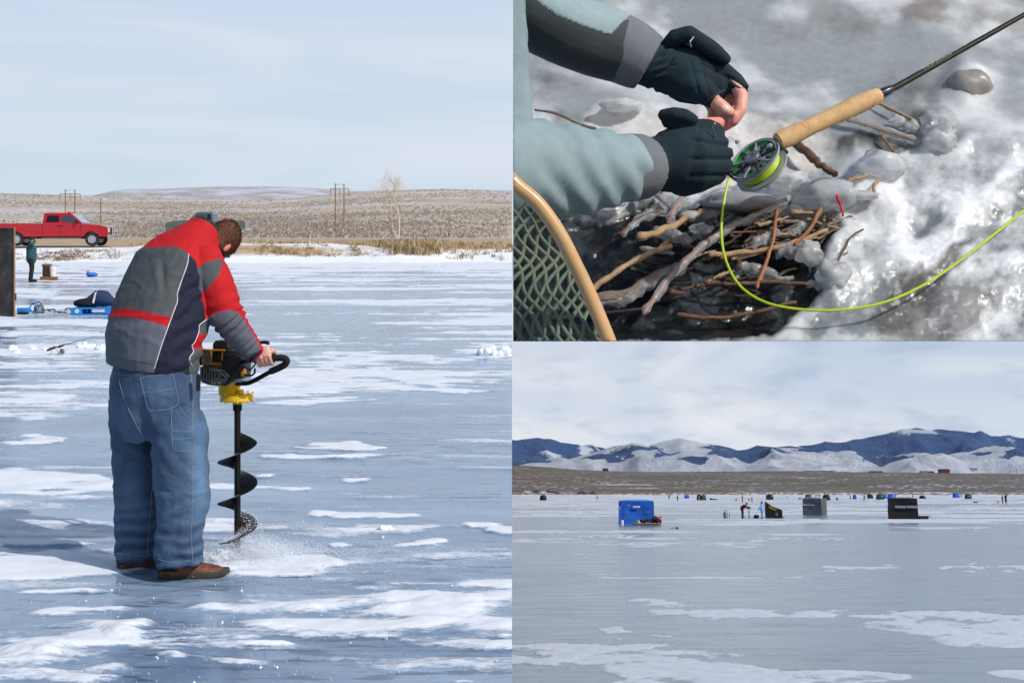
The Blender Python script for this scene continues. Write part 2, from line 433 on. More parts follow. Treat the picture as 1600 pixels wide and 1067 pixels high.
vo = N(nt, 'ShaderNodeTexVoronoi'); vo.inputs['Scale'].default_value = .32; vo.inputs['Randomness'].default_value = 1.0; L(nt, v, vo.inputs['Vector'])
sp = ramp(nt, vo.outputs['Distance'], [(.3, (1, 1, 1)), (.55, (0, 0, 0))])
vb = ramp(nt, noise_n(nt, v, .13, 5, .75), [(.36, (0, 0, 0)), (.50, (1, 1, 1))])
sn1 = mixc(nt, 1.0, sp, vb, 'MULTIPLY')
sn2 = mixc(nt, 1.0, sn1, attr(nt, 'patchy', 'Color'), 'MULTIPLY')
sage = mixc(nt, ramp(nt, noise_n(nt, coords(nt, (.25, 1, 1)), .02, 5, .7), [(.4, (0, 0, 0)), (.6, (.55, .55, .55))]), sage, hexc(206, 192, 174))
c = mixc(nt, attr(nt, 'tan', 'Fac'), sage, tan)
c = mixc(nt, sn2, c, hexc(216, 220, 228))
c = mixc(nt, attr(nt, 'snow'), c, SNOW)
far = attr(nt, 'farm')
c = mixc(nt, far, c, mixc(nt, ramp(nt, noise_n(nt, v, .01, 5, .75), [(.4, (0, 0, 0)), (.6, (1, 1, 1))]), hexc(158, 148, 146), hexc(196, 198, 206)))
L(nt, c, b.inputs['Base Color']); b.inputs['Roughness'].default_value = .95
bump(nt, b, g1, .6, .25)
pt = np.repeat(patchy[..., None], 3, 2)
me = grid_mesh('plain', np.stack([XT, YT, zt], -1), len(ut), len(Yt), {'snow': snowt, 'tan': smooth(135, 96, YT)*.8, 'farm': smooth(2200, 2600, YT), 'patchy': pt})
land = link(me, 'hills', mt); land['kind'] = 'structure'
LAND_BVH = None
def land_z(x, y):
    i = np.interp(y, Yt, np.arange(len(Yt))); j = np.interp(x/y, ut, np.arange(len(ut)))
    return float(zt[int(round(i)), int(round(j))])

# sagebrush over the plain and hill (one mass) and dry grass along the shore
def scatter_brush(name, n, place, mats, tall=False, seed=3):
    rs = np.random.RandomState(seed); V = []; Fc = []; k = 0; mi = []
    for i in range(n):
        p = place(rs)
        if p is None: continue
        x, y, z, h, wd = p; nb = 4 if not tall else 9
        for j in range(nb):
            a = rs.rand()*6.283; rr = wd*rs.rand()**.5*.6; bx, by = x+math.cos(a)*rr, y+math.sin(a)*rr
            lean = (rs.rand()-.5)*wd*.9; hh = h*(.5+.6*rs.rand()); t = wd*(.045 if tall else .22)*(.6+rs.rand())
            V += [(bx-t, by, z-.05), (bx+t, by, z-.05), (bx+lean+t*.5, by+lean*.5, z+hh), (bx+lean-t*.5, by-lean*.4, z+hh*.85)]
            Fc.append((k, k+1, k+2, k+3)); k += 4; mi.append(int(rs.rand()*len(mats)))
    me = bpy.data.meshes.new(name); me.from_pydata(V, [], Fc); me.polygons.foreach_set('material_index', mi); me.update()
    o = link(me, name, mats); return o
sage_m = [mat('sage_a', hexc(166, 155, 144), .95, vs=2), mat('sage_b', hexc(150, 138, 127), .95, vs=2), mat('sage_c', hexc(188, 180, 172), .95, vs=2)]
dry_m = [mat('straw_a', hexc(204, 182, 142), .9, vs=2), mat('straw_b', hexc(178, 150, 110), .9, vs=2), mat('straw_c', hexc(216, 200, 166), .9, vs=2), mat('straw_d', hexc(146, 126, 102), .9, vs=2)]
def pl_sage(rs):
    y = 150*math.exp(rs.rand()*math.log(1120/150)); x = -rs.rand()*.42*y-.5
    if vnoise(np.array([x*.03]), np.array([y*.012]))[0] < rs.rand()*1.2-.7: return None
    return x, y, land_z(x, y), .16+.28*rs.rand()+y*.0002, .28+.35*rs.rand()+y*.0005
o = scatter_brush('sagebrush', 24000, pl_sage, sage_m); tag(o, 'grey brown sagebrush dotting the snowy slope behind the frozen lake', 'sagebrush', kind='stuff')
def pl_grass(rs):
    px = rs.rand()*800; y = 81.6+rs.rand()**1.2*12; 
    w_ = .05+.85*math.exp(-((px-640)/75)**2)+.6*math.exp(-((px-90)/90)**2)+.4*math.exp(-((px-440)/40)**2)
    q = fbm(np.array([px*.02]), np.array([y*.5]), o=3)[0]
    if rs.rand() > w_*(.6+q) or (px < 200 and y > 83.6): return None
    x = (px-800)/F*y
    h = (.10+.18*rs.rand())*(.5 if px < 200 else 1)*(1+1.0*math.exp(-((px-640)/60)**2))
    return x, y, land_z(x, y), h, .25+.25*rs.rand()
o = scatter_brush('dry_grass', 9000, pl_grass, dry_m, True, 5); tag(o, 'clumps of straw coloured dry grass along the snowy lake shore', 'grass', kind='stuff')
# ================================================================== THE MAN WITH THE POWER AUGER
FA = R(52); Fv = Vector((math.cos(FA), math.sin(FA), 0)); Rv = Vector((math.sin(FA), -math.cos(FA), 0)); Zv = Vector((0, 0, 1))
def ring(c, tan, rw, rd, n=28, sq=2.3, side=Rv):
    """superellipse ring round c: rw along the side axis, rd across"""
    tan = tan.normalized(); s = (side-tan*side.dot(tan)).normalized(); d = tan.cross(s)
    out = []
    for j in range(n):
        t = 2*math.pi*j/n; ct, st = math.cos(t), math.sin(t)
        k = (abs(ct)**sq+abs(st)**sq)**(-1/sq)
        out.append(c+s*(rw*k*ct)+d*(rd*k*st))
    return out
def loft(mb, rows, mi=0, side=Rv, sq=2.3):
    cs = [Vector(r[0]) for r in rows]; rg = []
    for i, r in enumerate(rows):
        t = cs[min(i+1, len(cs)-1)]-cs[max(i-1, 0)]
        rg.append(ring(cs[i], t, r[1], r[2], side=side, sq=sq))
    mb.rings(rg, mi)
def finger(mb, pts, r0, r1):
    p = catmull(pts, 5); n = len(p); mb.tube(p, [r0+(r1-r0)*i/(n-1) for i in range(n)], 10, round_ends=True)
def grip_hand(mb, wrist, bc, bd, br, tip_dir, s=1.0, flip=1):
    """a hand closed round a bar: bc bar centre, bd bar direction (towards the little finger), tip_dir: way the knuckles face"""
    bd = bd.normalized(); up = (wrist-bc); up = (up-bd*up.dot(bd)).normalized()
    kn = tip_dir-bd*tip_dir.dot(bd); kn = (kn-up*kn.dot(up)).normalized()
    lens = [1.0, 1.08, 1.0, .82]; R0 = br+.011*s
    for i in range(4):
        off = bd*((i-1.5)*.0205*s); pts = []
        pts.append(bc+off*.9+up*(R0+.022*s)-kn*.018*s)
        for a in [70, 25, -20, -65, -110, -150]:
            if a < -65-85*lens[i]+20: break
            aa = R(a); rr = R0+(.010*s if a > 40 else .001)
            pts.append(bc+off+(up*math.sin(aa)+kn*math.cos(aa))*rr)
        finger(mb, pts, .0108*s, .0082*s)
    # thumb leaves the side of the palm and closes the other way
    o = -bd*.042*s
    finger(mb, [wrist*.35+bc*.65+up*.012*s-bd*.022*s-kn*.012*s, bc+o+up*(R0+.004)-kn*.020*s, bc+o*.95-kn*(R0+.002)-up*.004, bc+o*.6-up*R0*.8-kn*R0*.75], .0135*s, .0095*s)
    k = bc+up*(R0+.020*s)-kn*.006*s
    loft(mb, [(wrist, .027*s, .021*s), (wrist*.6+k*.4, .034*s, .019*s), (k-kn*.006*s, .042*s, .0165*s), (bc+up*(R0+.008*s)+kn*.014*s, .041*s, .0135*s)], side=bd)

# ---- joints
PEL = P(240, 600, 6.74)
spine = [P(240, 600, 6.74), P(241, 530, 6.77), (P(252, 490, 6.82)), P(262, 450, 6.88), P(276, 420, 6.93), P(292, 390, 6.98), P(318, 366, 7.05)]
RSh, REl, RWr = P(322, 409, 6.85), P(354, 494, 6.80), P(400, 553, 6.90)
LSh, LEl, LWr = P(240, 402, 7.08), P(262, 492, 7.30), P(305, 545, 7.33)
NECK, HEAD = P(322, 364, 7.06), P(344, 379, 7.11)
U = (Fv*.84+Zv*.54+Vector((.10, 0, 0))).normalized(); D = Vector((-.22, .95, 0))*.80-Zv*.80; D = (D-U*D.dot(U)).normalized(); Rh = D.cross(U)
RHip, LHip = P(278, 668, 6.72), P(216, 668, 6.82)
RKn, LKn = P(286, 752, 6.65), P(214, 752, 6.83)
RAn, LAn = P(283, 868, 6.64), P(214, 862, 6.83)
RF = Vector((1.0, .13, 0)).normalized(); LF = Vector((.88, .48, 0)).normalized()
rheel = gl(252, 903, 0); lheel = gl(188, 891, 0)
# ---- body: one skin, hands with five fingers, head with a face
bar_r = P(415, 561, 6.93); bar_l = P(306, 556, 7.34)
mb = MB()
loft(mb, [(PEL-Zv*.06, .16, .11), (PEL, .17, .12), (spine[1], .165, .12), (spine[2], .17, .12), (spine[3], .18, .12), (spine[4], .18, .11), (spine[5], .15, .09), (spine[6]-Fv*.01, .07, .06)])
mb.tube([spine[6]-Fv*.04, NECK, HEAD-U*.05-D*.02], [.07, .062, .06], 14, round_ends=True)
mb.tube([RSh, REl, RWr], [.06, .05, .031], 14, round_ends=True); mb.tube([LSh, LEl, LWr], [.06, .05, .031], 14, round_ends=True)
for h, k, a, hd, fd in ((RHip, RKn, RAn, rheel, RF), (LHip, LKn, LAn, lheel, LF)):
    mb.tube([h+Zv*.05, k, a, Vector((a.x-.01, a.y+.01, .105))], [.078, .058, .038, .026], 14, round_ends=True)
    mb.tube([Vector((hd.x, hd.y, .05))+fd*.03, Vector((hd.x, hd.y, .045))+fd*.13, Vector((hd.x, hd.y, .04))+fd*.22], [.028, .026, .022], 12, round_ends=True)
def hp(u, d, r): return HEAD+U*u+D*d+Rh*r
sk_r = []
for u, d, a, b in [(-.118, .045, .012, .014), (-.105, .04, .035, .045), (-.07, .022, .052, .075), (-.035, .012, .062, .086), (0, .002, .068, .094), (.04, -.004, .070, .096), (.075, -.008, .060, .082), (.098, -.010, .040, .055), (.108, -.010, .012, .015)]:
    sk_r.append([hp(u, d+b*math.sin(t), a*math.cos(t)) for t in [2*math.pi*j/28 for j in range(28)]])
mb.rings(sk_r)
mb.tube([hp(.018, .088, 0), hp(-.012, .104, 0), hp(-.026, .108, 0)], [.008, .011, .012], 10, round_ends=True)      # nose
for q in (-1, 1):
    mb.tube([hp(.016, .080, .03*q-.012), hp(.018, .084, .03*q+.012)], .009, 10, round_ends=True)                     # brow, eye sockets below
    bl = MB().blob((0, 0, 0), (.009, .018, .028), 1, .05, 3)                                                      # ears
    M = Matrix.Translation(hp(-.022, -.026, .069*q)) @ Matrix(((Rh.x*q, D.x, U.x, 0), (Rh.y*q, D.y, U.y, 0), (Rh.z*q, D.z, U.z, 0), (0, 0, 0, 1)))
    mb.add(bl.v, bl.f, 0, M)
mb.tube([hp(-.058, .088, -.018), hp(-.058, .094, 0), hp(-.058, .088, .018)], .0065, 8, round_ends=True)             # lips
grip_hand(mb, RWr+Vector((.004, .0, -.004)), bar_r, Vector((-.92, .1, -.12)), .017, Vector((.1, -1, -.25)), 1.02)
grip_hand(mb, LWr, bar_l, Vector((.9, -.2, 0)), .017, Vector((-.1, 1, -.2)), 1.02)
body = remeshed(mb, .0045, 2, .5, 'person_body')
BASE = Vector((-1.62, 6.72, 0))
co, no = me_arrays(body)
skc = np.tile(np.array(s2l((214, 160, 142))), (len(co), 1))
red = fbm(co[:, 0]*30, co[:, 1]*30, co[:, 2]*30, o=3)
skc *= (1+.16*red)[:, None]; skc[:, 1] *= 1-.06*np.clip(red, 0, 1)
ear = np.min([np.linalg.norm(co-np.array(hp(-.022, -.026, .069*q)), axis=1) for q in (-1, 1)], axis=0)
skc[ear < .030] = np.array(s2l((222, 132, 120)))
vcol(body, 'tone', skc)
def attr_mat(name, at, rough, bumpf=None, sheen=0.0, var=.12, vs=30.0, sss=0.0):
    m, nt, b = new_mat(name); v = coords(nt)
    c = attr(nt, at, 'Color'); n1 = noise_n(nt, v, vs, 4, .65)
    k = ramp(nt, n1, [(.3, (1-var,)*3), (.7, (1+var,)*3)]); n9 = noise_n(nt, v, 5, 5, .7); k = mixc(nt, 1.0, k, ramp(nt, n9, [(.3, (.88,)*3), (.7, (1.06,)*3)]), 'MULTIPLY')
    L(nt, mixc(nt, 1.0, c, k, 'MULTIPLY'), b.inputs['Base Color']); b.inputs['Roughness'].default_value = rough
    if sheen: b.inputs['Sheen Weight'].default_value = sheen
    if sss: b.inputs['Subsurface Weight'].default_value = sss; b.inputs['Subsurface Scale'].default_value = .01
    if bumpf: bump(nt, b, noise_n(nt, v, bumpf[0], 3, .6), bumpf[1], bumpf[2])
    return m
skin_m = attr_mat('skin', 'tone', .5, (220, .12, .001), sss=.12)
shift_mesh(body, BASE)
man = link(body, 'person', skin_m, None, Matrix.Translation(BASE))
tag(man, 'man in red and grey jacket and jeans bending over a power auger on the ice', 'person')
def child(me, name, mats, parent=None, off=None):
    off = BASE if off is None else off
    shift_mesh(me, off); o = link(me, name, mats); o.parent = parent or man; return o
# ---- hair: short, reddish brown
mb = MB()
hr = []
for u, d, a, b in [(-.072, -.018, .030, .050), (-.058, -.014, .058, .070), (-.03, -.008, .069, .084), (0, -.006, .0735, .090), (.04, -.006, .0765, .097), (.075, -.010, .068, .090), (.102, -.012, .047, .064), (.118, -.012, .015, .02)]:
    hr.append([hp(u, d+b*math.sin(t), a*math.cos(t)) for t in [2*math.pi*j/28 for j in range(28)]])
mb.rings(hr)
hair = remeshed(mb, .005, 2, .5, 'hair')
displace(hair, lambda c, n: .0045*fbm(c[:, 0]*70, c[:, 1]*70, c[:, 2]*70, o=3)+.005*fbm(c[:, 0]*20, c[:, 1]*20, c[:, 2]*20, o=2))
hm, nt, b = new_mat('hair'); v = coords(nt, (60, 60, 240))
n1 = noise_n(nt, v, 3.0, 5, .7); L(nt, ramp(nt, n1, [(.3, hexc(62, 34, 22)), (.5, hexc(104, 62, 40)), (.72, hexc(150, 98, 68))]), b.inputs['Base Color'])
b.inputs['Roughness'].default_value = .55; bump(nt, b, n1, .8, .004)
co, no = me_arrays(hair); rs = np.random.RandomState(6); V_ = []; F_ = []
Ua, Da = np.array(U), np.array(D)
for i, k in enumerate(rs.randint(0, len(co), 5200)):
    p = co[k]-no[k]*.002; g = -Ua*.7-Da*.25+rs.randn(3)*.35; g -= no[k]*g.dot(no[k]); g /= np.linalg.norm(g)+1e-6; sd = np.cross(g, no[k]); l_ = .012+.010*rs.rand(); w_ = .0011
    q = p+g*l_+no[k]*(.0055+.003*rs.rand()); m0 = p+g*l_*.5+no[k]*.0055; V_ += [tuple(p-sd*w_), tuple(p+sd*w_), tuple(m0+sd*w_*.8), tuple(m0-sd*w_*.8), tuple(q)]; b0 = i*5; F_ += [(b0, b0+1, b0+2, b0+3), (b0+3, b0+2, b0+4)]
ho = child(hair, 'hair', hm)
me = bpy.data.meshes.new('strands'); me.from_pydata(V_, [], F_); me.update(); hs = child(me, 'hair_strands', hm, ho); hs['kind'] = 'stuff'

# ---- jeans
mb = MB()
loft(mb, [(P(238, 566, 6.75), .200, .155), (P(239, 585, 6.75), .222, .175), (P(242, 612, 6.75), .230, .188), (P(245, 650, 6.75), .218, .175), (P(247, 685, 6.75), .17, .13)], sq=2.2)
def leg(rows):
    p = [P(a, b_, y) for a, b_, y, r in rows]; mb.tube(p, [r[3] for r in rows], 24)
leg([(280, 645, 6.68, .105), (282, 672, 6.66, .130), (280, 700, 6.66, .136), (284, 750, 6.655, .129), (284, 800, 6.65, .117), (281, 842, 6.645, .105), (281, 864, 6.64, .107), (282, 880, 6.64, .109)])
leg([(206, 620, 6.84, .112), (208, 660, 6.84, .115), (213, 700, 6.84, .113), (216, 750, 6.835, .112), (216, 800, 6.83, .109), (215, 845, 6.83, .104), (214, 860, 6.83, .101), (213, 873, 6.83, .103)])
jeans = remeshed(mb, .0065, 5, .6, 'jeans')
def jf(c, n):
    x, y, z = c.T; PXv = 800+x/y*F
    lo = np.clip((.50-z)/.35, 0, 1)
    hem = np.clip((.30-z)/.2, 0, 1)
    d = .011*fbm(x*5, y*5, z*8, o=4)+.003*fbm(x*16, y*16, z*22, o=3)
    ph = z*46+5*fbm(x*5, y*5, z*3, o=2)+x*12
    d += lo*.0035*np.sin(ph)*(.5+.5*fbm(x*6+4, y*6, z*5, o=2))+hem*.0035*np.sin(z*75+x*20+3*fbm(x*8, y*8, z*4, o=2))
    d += .0025*np.sin((x*1.0+z*1.1)*58+4*fbm(x*4, y*4, z*4, o=2))*np.exp(-((z-.62)/.16)**2)
    # fold from the seat down the back of each thigh
    cr = 1-2*np.abs(fbm(x*6+3+z*3, y*6, z*5-x*4, o=3)); d += .012*np.clip(cr-.45, 0, 1)*(.5+lo)
    cr2 = 1-2*np.abs(fbm(x*5, y*5+8, z*24+x*6, o=3)); d += .005*np.clip(cr2-.5, 0, 1)*(np.exp(-((z-.42)/.12)**2)+.9*np.exp(-((z-.12)/.12)**2)+.35)
    d -= .016*np.exp(-((PXv-(232+(0.62-z)*60))/9)**2)*np.exp(-((z-.70)/.16)**2)
    return d
displace(jeans, jf)
co, no = me_arrays(jeans); px_ = 800+co[:, 0]/co[:, 1]*F; py_ = HZ+(EYE-co[:, 2])/co[:, 1]*F
fade = .5+.5*fbm(co[:, 0]*5, co[:, 1]*5, co[:, 2]*3, o=4)
fade += .55*np.exp(-((px_-312)/16)**2)*np.exp(-((py_-730)/90)**2)+.25*np.exp(-((px_-248)/30)**2-((py_-610)/35)**2)+.2*np.exp(-((px_-200)/24)**2-((py_-630)/45)**2)  # sunlit right edge of the leg painted lighter over the denim's own fading
fade += .18*np.sin(co[:, 2]*90+6*fbm(co[:, 0]*6, co[:, 1]*6, co[:, 2]*6, o=2))*np.clip((.5-co[:, 2])/.3, 0, 1)
a_, b_ = np.array(s2l((22, 42, 72))), np.array(s2l((92, 122, 154)))
f = np.clip((fade-.42)*1.15+.28, 0, 1)[:, None]; jc = a_*(1-f)+b_*f
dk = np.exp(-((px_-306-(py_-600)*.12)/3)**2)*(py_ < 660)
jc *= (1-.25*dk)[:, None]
jc[(py_ > 880) & (px_ > 246)] *= 1.0
vcol(jeans, 'tone', jc)
denim = attr_mat('denim', 'tone', .9, (260, .35, .002), 0, .22, 110)
bvj = None
dgm = bmesh.new(); dgm.from_mesh(jeans); bvj = BVHTree.FromBMesh(dgm); dgm.free()
def on_surface(bv, poly, lift=.0015, step=4):
    """points of a polyline drawn over a garment, dropped on to its surface"""
    out = []
    for i in range(len(poly)-1):
        (x0, y0), (x1, y1) = poly[i], poly[i+1]; n = max(1, int(math.hypot(x1-x0, y1-y0)/step))
        for j in range(n+(i == len(poly)-2)):
            x = x0+(x1-x0)*j/n; y = y0+(y1-y0)*j/n
            d = (P(x, y, 1)-CAM).normalized(); h = bv.ray_cast(CAM, d)
            if h[0] is not None: out.append(h[0]+h[1]*lift if h[1].dot(d) < 0 else h[0]-h[1]*lift)
    return out
def seams(bv, polys, r, name, m, parent, off, step=4, lift=.0008):
    for pl in polys:
        p = on_surface(bv, pl, lift, step); runs = [[]]
        for a in p:
            if runs[-1] and (a-runs[-1][-1]).length > .045: runs.append([])
            runs[-1].append(a)
        q = max(runs, key=len)
        if len(q) > 3:
            for _ in range(2): q = [q[0]]+[(q[i-1]+q[i]*2+q[i+1])/4 for i in range(1, len(q)-1)]+[q[-1]]
            MB().tube(q, r, 6).build(name, m, parent, off=off)
o = child(jeans, 'jeans', denim)
stitch_m = mat('stitching', hexc(132, 130, 126), .8); seam_d = mat('denim_seam', hexc(112, 140, 172), .85)
seams(bvj, [[(186, 570), (187, 600), (197, 630), (212, 662), (228, 690)], [(163, 583), (200, 586), (222, 583), (245, 578)],
            [(297, 576), (301, 610), (301, 660), (301, 720), (300, 780), (299, 840), (301, 878)], [(240, 700), (238, 760), (232, 830), (229, 870)]], .0016, 'stitching', stitch_m, o, BASE)
seams(bvj, [[(219, 591), (270, 582), (280, 632), (262, 640), (232, 642), (219, 591)], [(222, 613), (245, 612), (272, 607)], [(268, 636), (268, 674), (298, 674)], [(268, 674), (270, 704), (300, 704)], [(268, 686), (299, 684)], [(280, 636), (298, 657)],
            [(247, 873), (262, 878), (290, 877), (316, 868)], [(182, 864), (212, 868), (243, 866)]], .0013, 'pocket_seam', seam_d, o, BASE)

# ---- shoes
def shoe(heel, fd, name, label):
    s = Vector((-fd.y, fd.x, 0)); M = Matrix(((fd.x, s.x, 0, heel.x), (fd.y, s.y, 0, heel.y), (0, 0, 1, .002), (0, 0, 0, 1)))
    st = [(-.012, .028, .02), (.0, .036, .07), (.04, .040, .098), (.085, .042, .100), (.13, .046, .086), (.18, .050, .070), (.23, .050, .058), (.27, .042, .048), (.298, .026, .034), (.308, .008, .02)]
    rg = []
    for x, hw, ht in st:
        rg.append([Vector((x, hw*math.cos(t)*(1-.12*max(0, math.sin(t))), .018+max(0, math.sin(t))**.8*(ht-.018)+min(0, math.sin(t))*.006)) for t in [2*math.pi*j/20 for j in range(20)]])
    u = MB().rings(rg, 0); u.tube([(.080, 0, .05), (.082, 0, .10), (.080, 0, .135)], [.047, .050, .049], 16)
    ub = MB(); ub.add(u.v, u.f, 0, M)
    me = remeshed(ub, .005, 2, .5, 'shoe'); 
    displace(me, lambda c, n: .0018*fbm(c[:, 0]*40, c[:, 1]*40, c[:, 2]*40, o=3))
    sh = child(me, name, mat('shoe_leather', hexc(106, 62, 42), .55, var=.35, vs=25, bmp=.3, bs=120))
    so_ = MB(); out = [(-.018, .0), (-.012, .026), (.02, .038), (.1, .040), (.17, .052), (.24, .052), (.285, .038), (.312, .016), (.316, 0)]
    pl = out+[(x, -y) for x, y in reversed(out[1:-1])]
    r1 = [[M @ Vector((x*k, y*k2, z+max(0, (x-.24))*.12)) for x, y in pl] for z, k, k2 in ((0, .98, .95), (.006, 1.0, 1.0), (.024, 1.003, 1.02), (.030, .99, .95))]
    so_.rings(r1); o2 = so_.build('sole', mat('rubber_sole', hexc(58, 52, 50), .8), sh, off=BASE)
    hc = MB(); rg = [[M @ Vector((x, hw*1.06*math.cos(t), .026+.03*(.5+.5*math.sin(t)))) for t in [2*math.pi*j/16 for j in range(16)]] for x, hw in ((-.016, .020), (-.008, .034), (.03, .040), (.06, .042), (.08, .040))]
    hc.rings(rg); hc.build('heel_cap', mat('heel_rubber', hexc(38, 36, 36), .8), sh, off=BASE)
    lc = MB()
    for i in range(3):
        x = .135+.022*i; lc.tube([M @ Vector((x, -.026, .073-.006*i)), M @ Vector((x, 0, .090-.007*i)), M @ Vector((x, .026, .073-.006*i))], .0022, 6)
    lc.build('lace', mat('lace', hexc(90, 62, 48), .9), sh, off=BASE)
    if label: sh['label'] = label
shoe(rheel, RF, 'shoe', None); shoe(lheel, LF, 'shoe', None)

# ---- jacket
mb = MB()
loft(mb, [(P(237, 576, 6.75), .222, .172), (P(238, 566, 6.75), .232, .185), (P(240, 530, 6.77), .240, .197), (P(251, 492, 6.82), .243, .205), (P(262, 455, 6.87), .232, .195), (P(274, 422, 6.92), .228, .180),
          (P(290, 398, 6.96), .190, .145), (P(305, 379, 7.01), .130, .112), (P(316, 366, 7.05), .096, .086)], sq=2.4)
mb.tube([P(316, 398, 6.88), RSh+Vector((.0, 0, -.02)), P(338, 448, 6.82), REl, P(372, 522, 6.835), P(392, 546, 6.88), P(401, 555, 6.90)], [.088, .092, .089, .079, .068, .054, .046], 22)
mb.tube([P(266, 412, 7.02), LSh+Vector((.03, 0, -.04)), LEl, P(285, 522, 7.315), P(300, 542, 7.33)], [.080, .082, .074, .062, .047], 20)
mb.tube([P(304, 388, 6.92), P(304, 384, 6.99), P(284, 395, 7.06)], [.070, .080, .062], 16, round_ends=True)
jacket = remeshed(mb, .0047, 8, .6, 'jacket')
armR = [RSh, P(338, 448, 6.82), REl, P(372, 522, 6.835), P(401, 555, 6.90)]; armL = [LSh, LEl, P(285, 522, 7.315), P(300, 542, 7.33)]
def seg_d(co, chain):
    best = np.full(len(co), 9.0); tt = np.zeros(len(co))
    for i in range(len(chain)-1):
        a = np.array(chain[i]); b = np.array(chain[i+1]); ab = b-a
        t = np.clip(((co-a)@ab)/(ab@ab), 0, 1); d = np.linalg.norm(co-(a+t[:, None]*ab), axis=1)
        k = d < best; best = np.where(k, d, best); tt = np.where(k, i+t, tt)
    return best, tt
def jkf(c, n):
    x, y, z = c.T; px_ = 800+x/y*F; py_ = HZ+(EYE-z)/y*F
    d = .0035*fbm(x*4, y*4, z*5, o=4)+.0018*fbm(x*14, y*14, z*14, o=3)+.0010*fbm(x*45, y*45, z*45, o=2)
    cr = 1-2*np.abs(fbm(x*6, y*6, z*9+x*4, o=3)); d += .007*np.clip(cr-.55, 0, 1)
    da, ta = seg_d(c, armR); on = da < .105
    # sleeve folds gather at the elbow; the side panel creases
    e = np.exp(-((ta-2.15)/.55)**2)*on
    d += e*.0085*np.sin(ta*17+3*fbm(x*8, y*8, z*8, o=2)); d += on*np.exp(-((ta-3.6)/.4)**2)*.004*np.sin(ta*28)
    side = smooth(262, 280, px_)*(1-smooth(318, 330, px_))*(py_ > 430)*(~on)
    d += side*(.006*np.sin(py_*.22+px_*.10+4*fbm(x*7, y*7, z*7, o=3))+.004*fbm(x*22, y*22, z*22, o=2))
    d += .005*np.exp(-((py_-495)/4)**2)*(px_ < 268)          # the band stands a little proud
    d -= .010*np.exp(-((px_-(255+(py_-440)*.06))/5)**2)*np.exp(-((py_-428)/26)**2)
    d += .006*np.exp(-((px_-(246+(py_-440)*.1))/6)**2)*np.exp(-((py_-428)/26)**2)
    return d
displace(jacket, jkf)
# open hem: hollow the underside up a little
co, no = me_arrays(jacket); px_ = 800+co[:, 0]/co[:, 1]*F; py_ = HZ+(EYE-co[:, 2])/co[:, 1]*F
da, ta = seg_d(co, armR); dl, tl = seg_d(co, armL); sleeve = (da < .108) & (px_ > 300) & ((px_ > 318) | (py_ < 470)); sl_l = (dl < .10) & (co[:, 1] > 7.05)
REDc, GRD, GRL, NVY, BLK = [np.array(s2l(c)) for c in ((186, 4, 16), (74, 80, 82), (94, 98, 110), (14, 20, 48), (14, 14, 18))]
col = np.tile(REDc, (len(co), 1))
ip = lambda poly: inpoly(px_, py_, poly)
pip = [(295, 397), (293, 413), (286, 432), (276, 461), (278, 469), (264, 507), (252.5, 539), (241, 576)]
back = [(150, 388), (221.5, 387.5), (272, 385), (286, 389)]+pip[:5]+[(275, 477), (266, 496), (224, 486), (202, 482), (150, 482)]
low = [(150, 496), (196, 496), (213, 497), (238, 503), (262, 510)]+pip[5:]+[(241, 620), (150, 620)]
navy = pip[::-1]+[(303, 405), (318, 420), (330, 470), (323, 498), (310, 508), (311.5, 517), (303, 538), (297.5, 539), (304, 549), (294.7, 559), (300, 576), (300, 620), (241, 620)]
col[ip(back)] = GRD; col[ip(low)] = GRL; col[ip(navy)] = NVY
front = [(323, 498), (310, 508), (311.5, 517), (303, 538), (297.5, 539), (304, 549), (294.7, 559), (300, 620), (420, 620), (420, 480), (340, 480)]
fr = ip(front); col[fr] = GRD; col[fr & (py_ > 522) & (py_ < 545)] = REDc
s = sleeve; col[s] = REDc
oval = [(302, 424), (320, 411), (337, 405), (347, 404), (347, 416), (341, 432), (326, 449), (306, 465), (301, 447)]
fore = [(318, 500), (337, 489), (356.5, 484), (369, 486), (380, 497), (385, 506), (393, 517), (407, 542), (401.5, 551), (390, 559), (385, 566), (340, 540), (320, 511)]
col[s & ip(oval)] = GRD; col[s & ip(fore)] = GRL*.9; col[s & ip([(387, 562), (407, 545), (410.5, 549), (391, 567)])] = NVY*.6
col[sl_l] = GRD; col[sl_l & (tl > 1.2)] = GRL
vcol(jacket, 'tone', col)
cloth = attr_mat('jacket_cloth', 'tone', .85, (300, .2, .0015), 0, .10, 18)
bm_ = bmesh.new(); bm_.from_mesh(jacket); bvk = BVHTree.FromBMesh(bm_); bm_.free()
jk = child(jacket, 'jacket', cloth)
seams(bvk, [pip, [(323, 499), (310, 508), (311.5, 517), (303, 538), (297.5, 539), (304, 549), (294.7, 559), (300, 572)]], .0022, 'piping', mat('white_piping', hexc(215, 215, 222), .6), jk, BASE, 3)
seams(bvk, [[(165, 559), (200, 562), (240, 569)]], .0012, 'hem_seam', mat('grey_thread', hexc(70, 74, 84), .8), jk, BASE, 3)
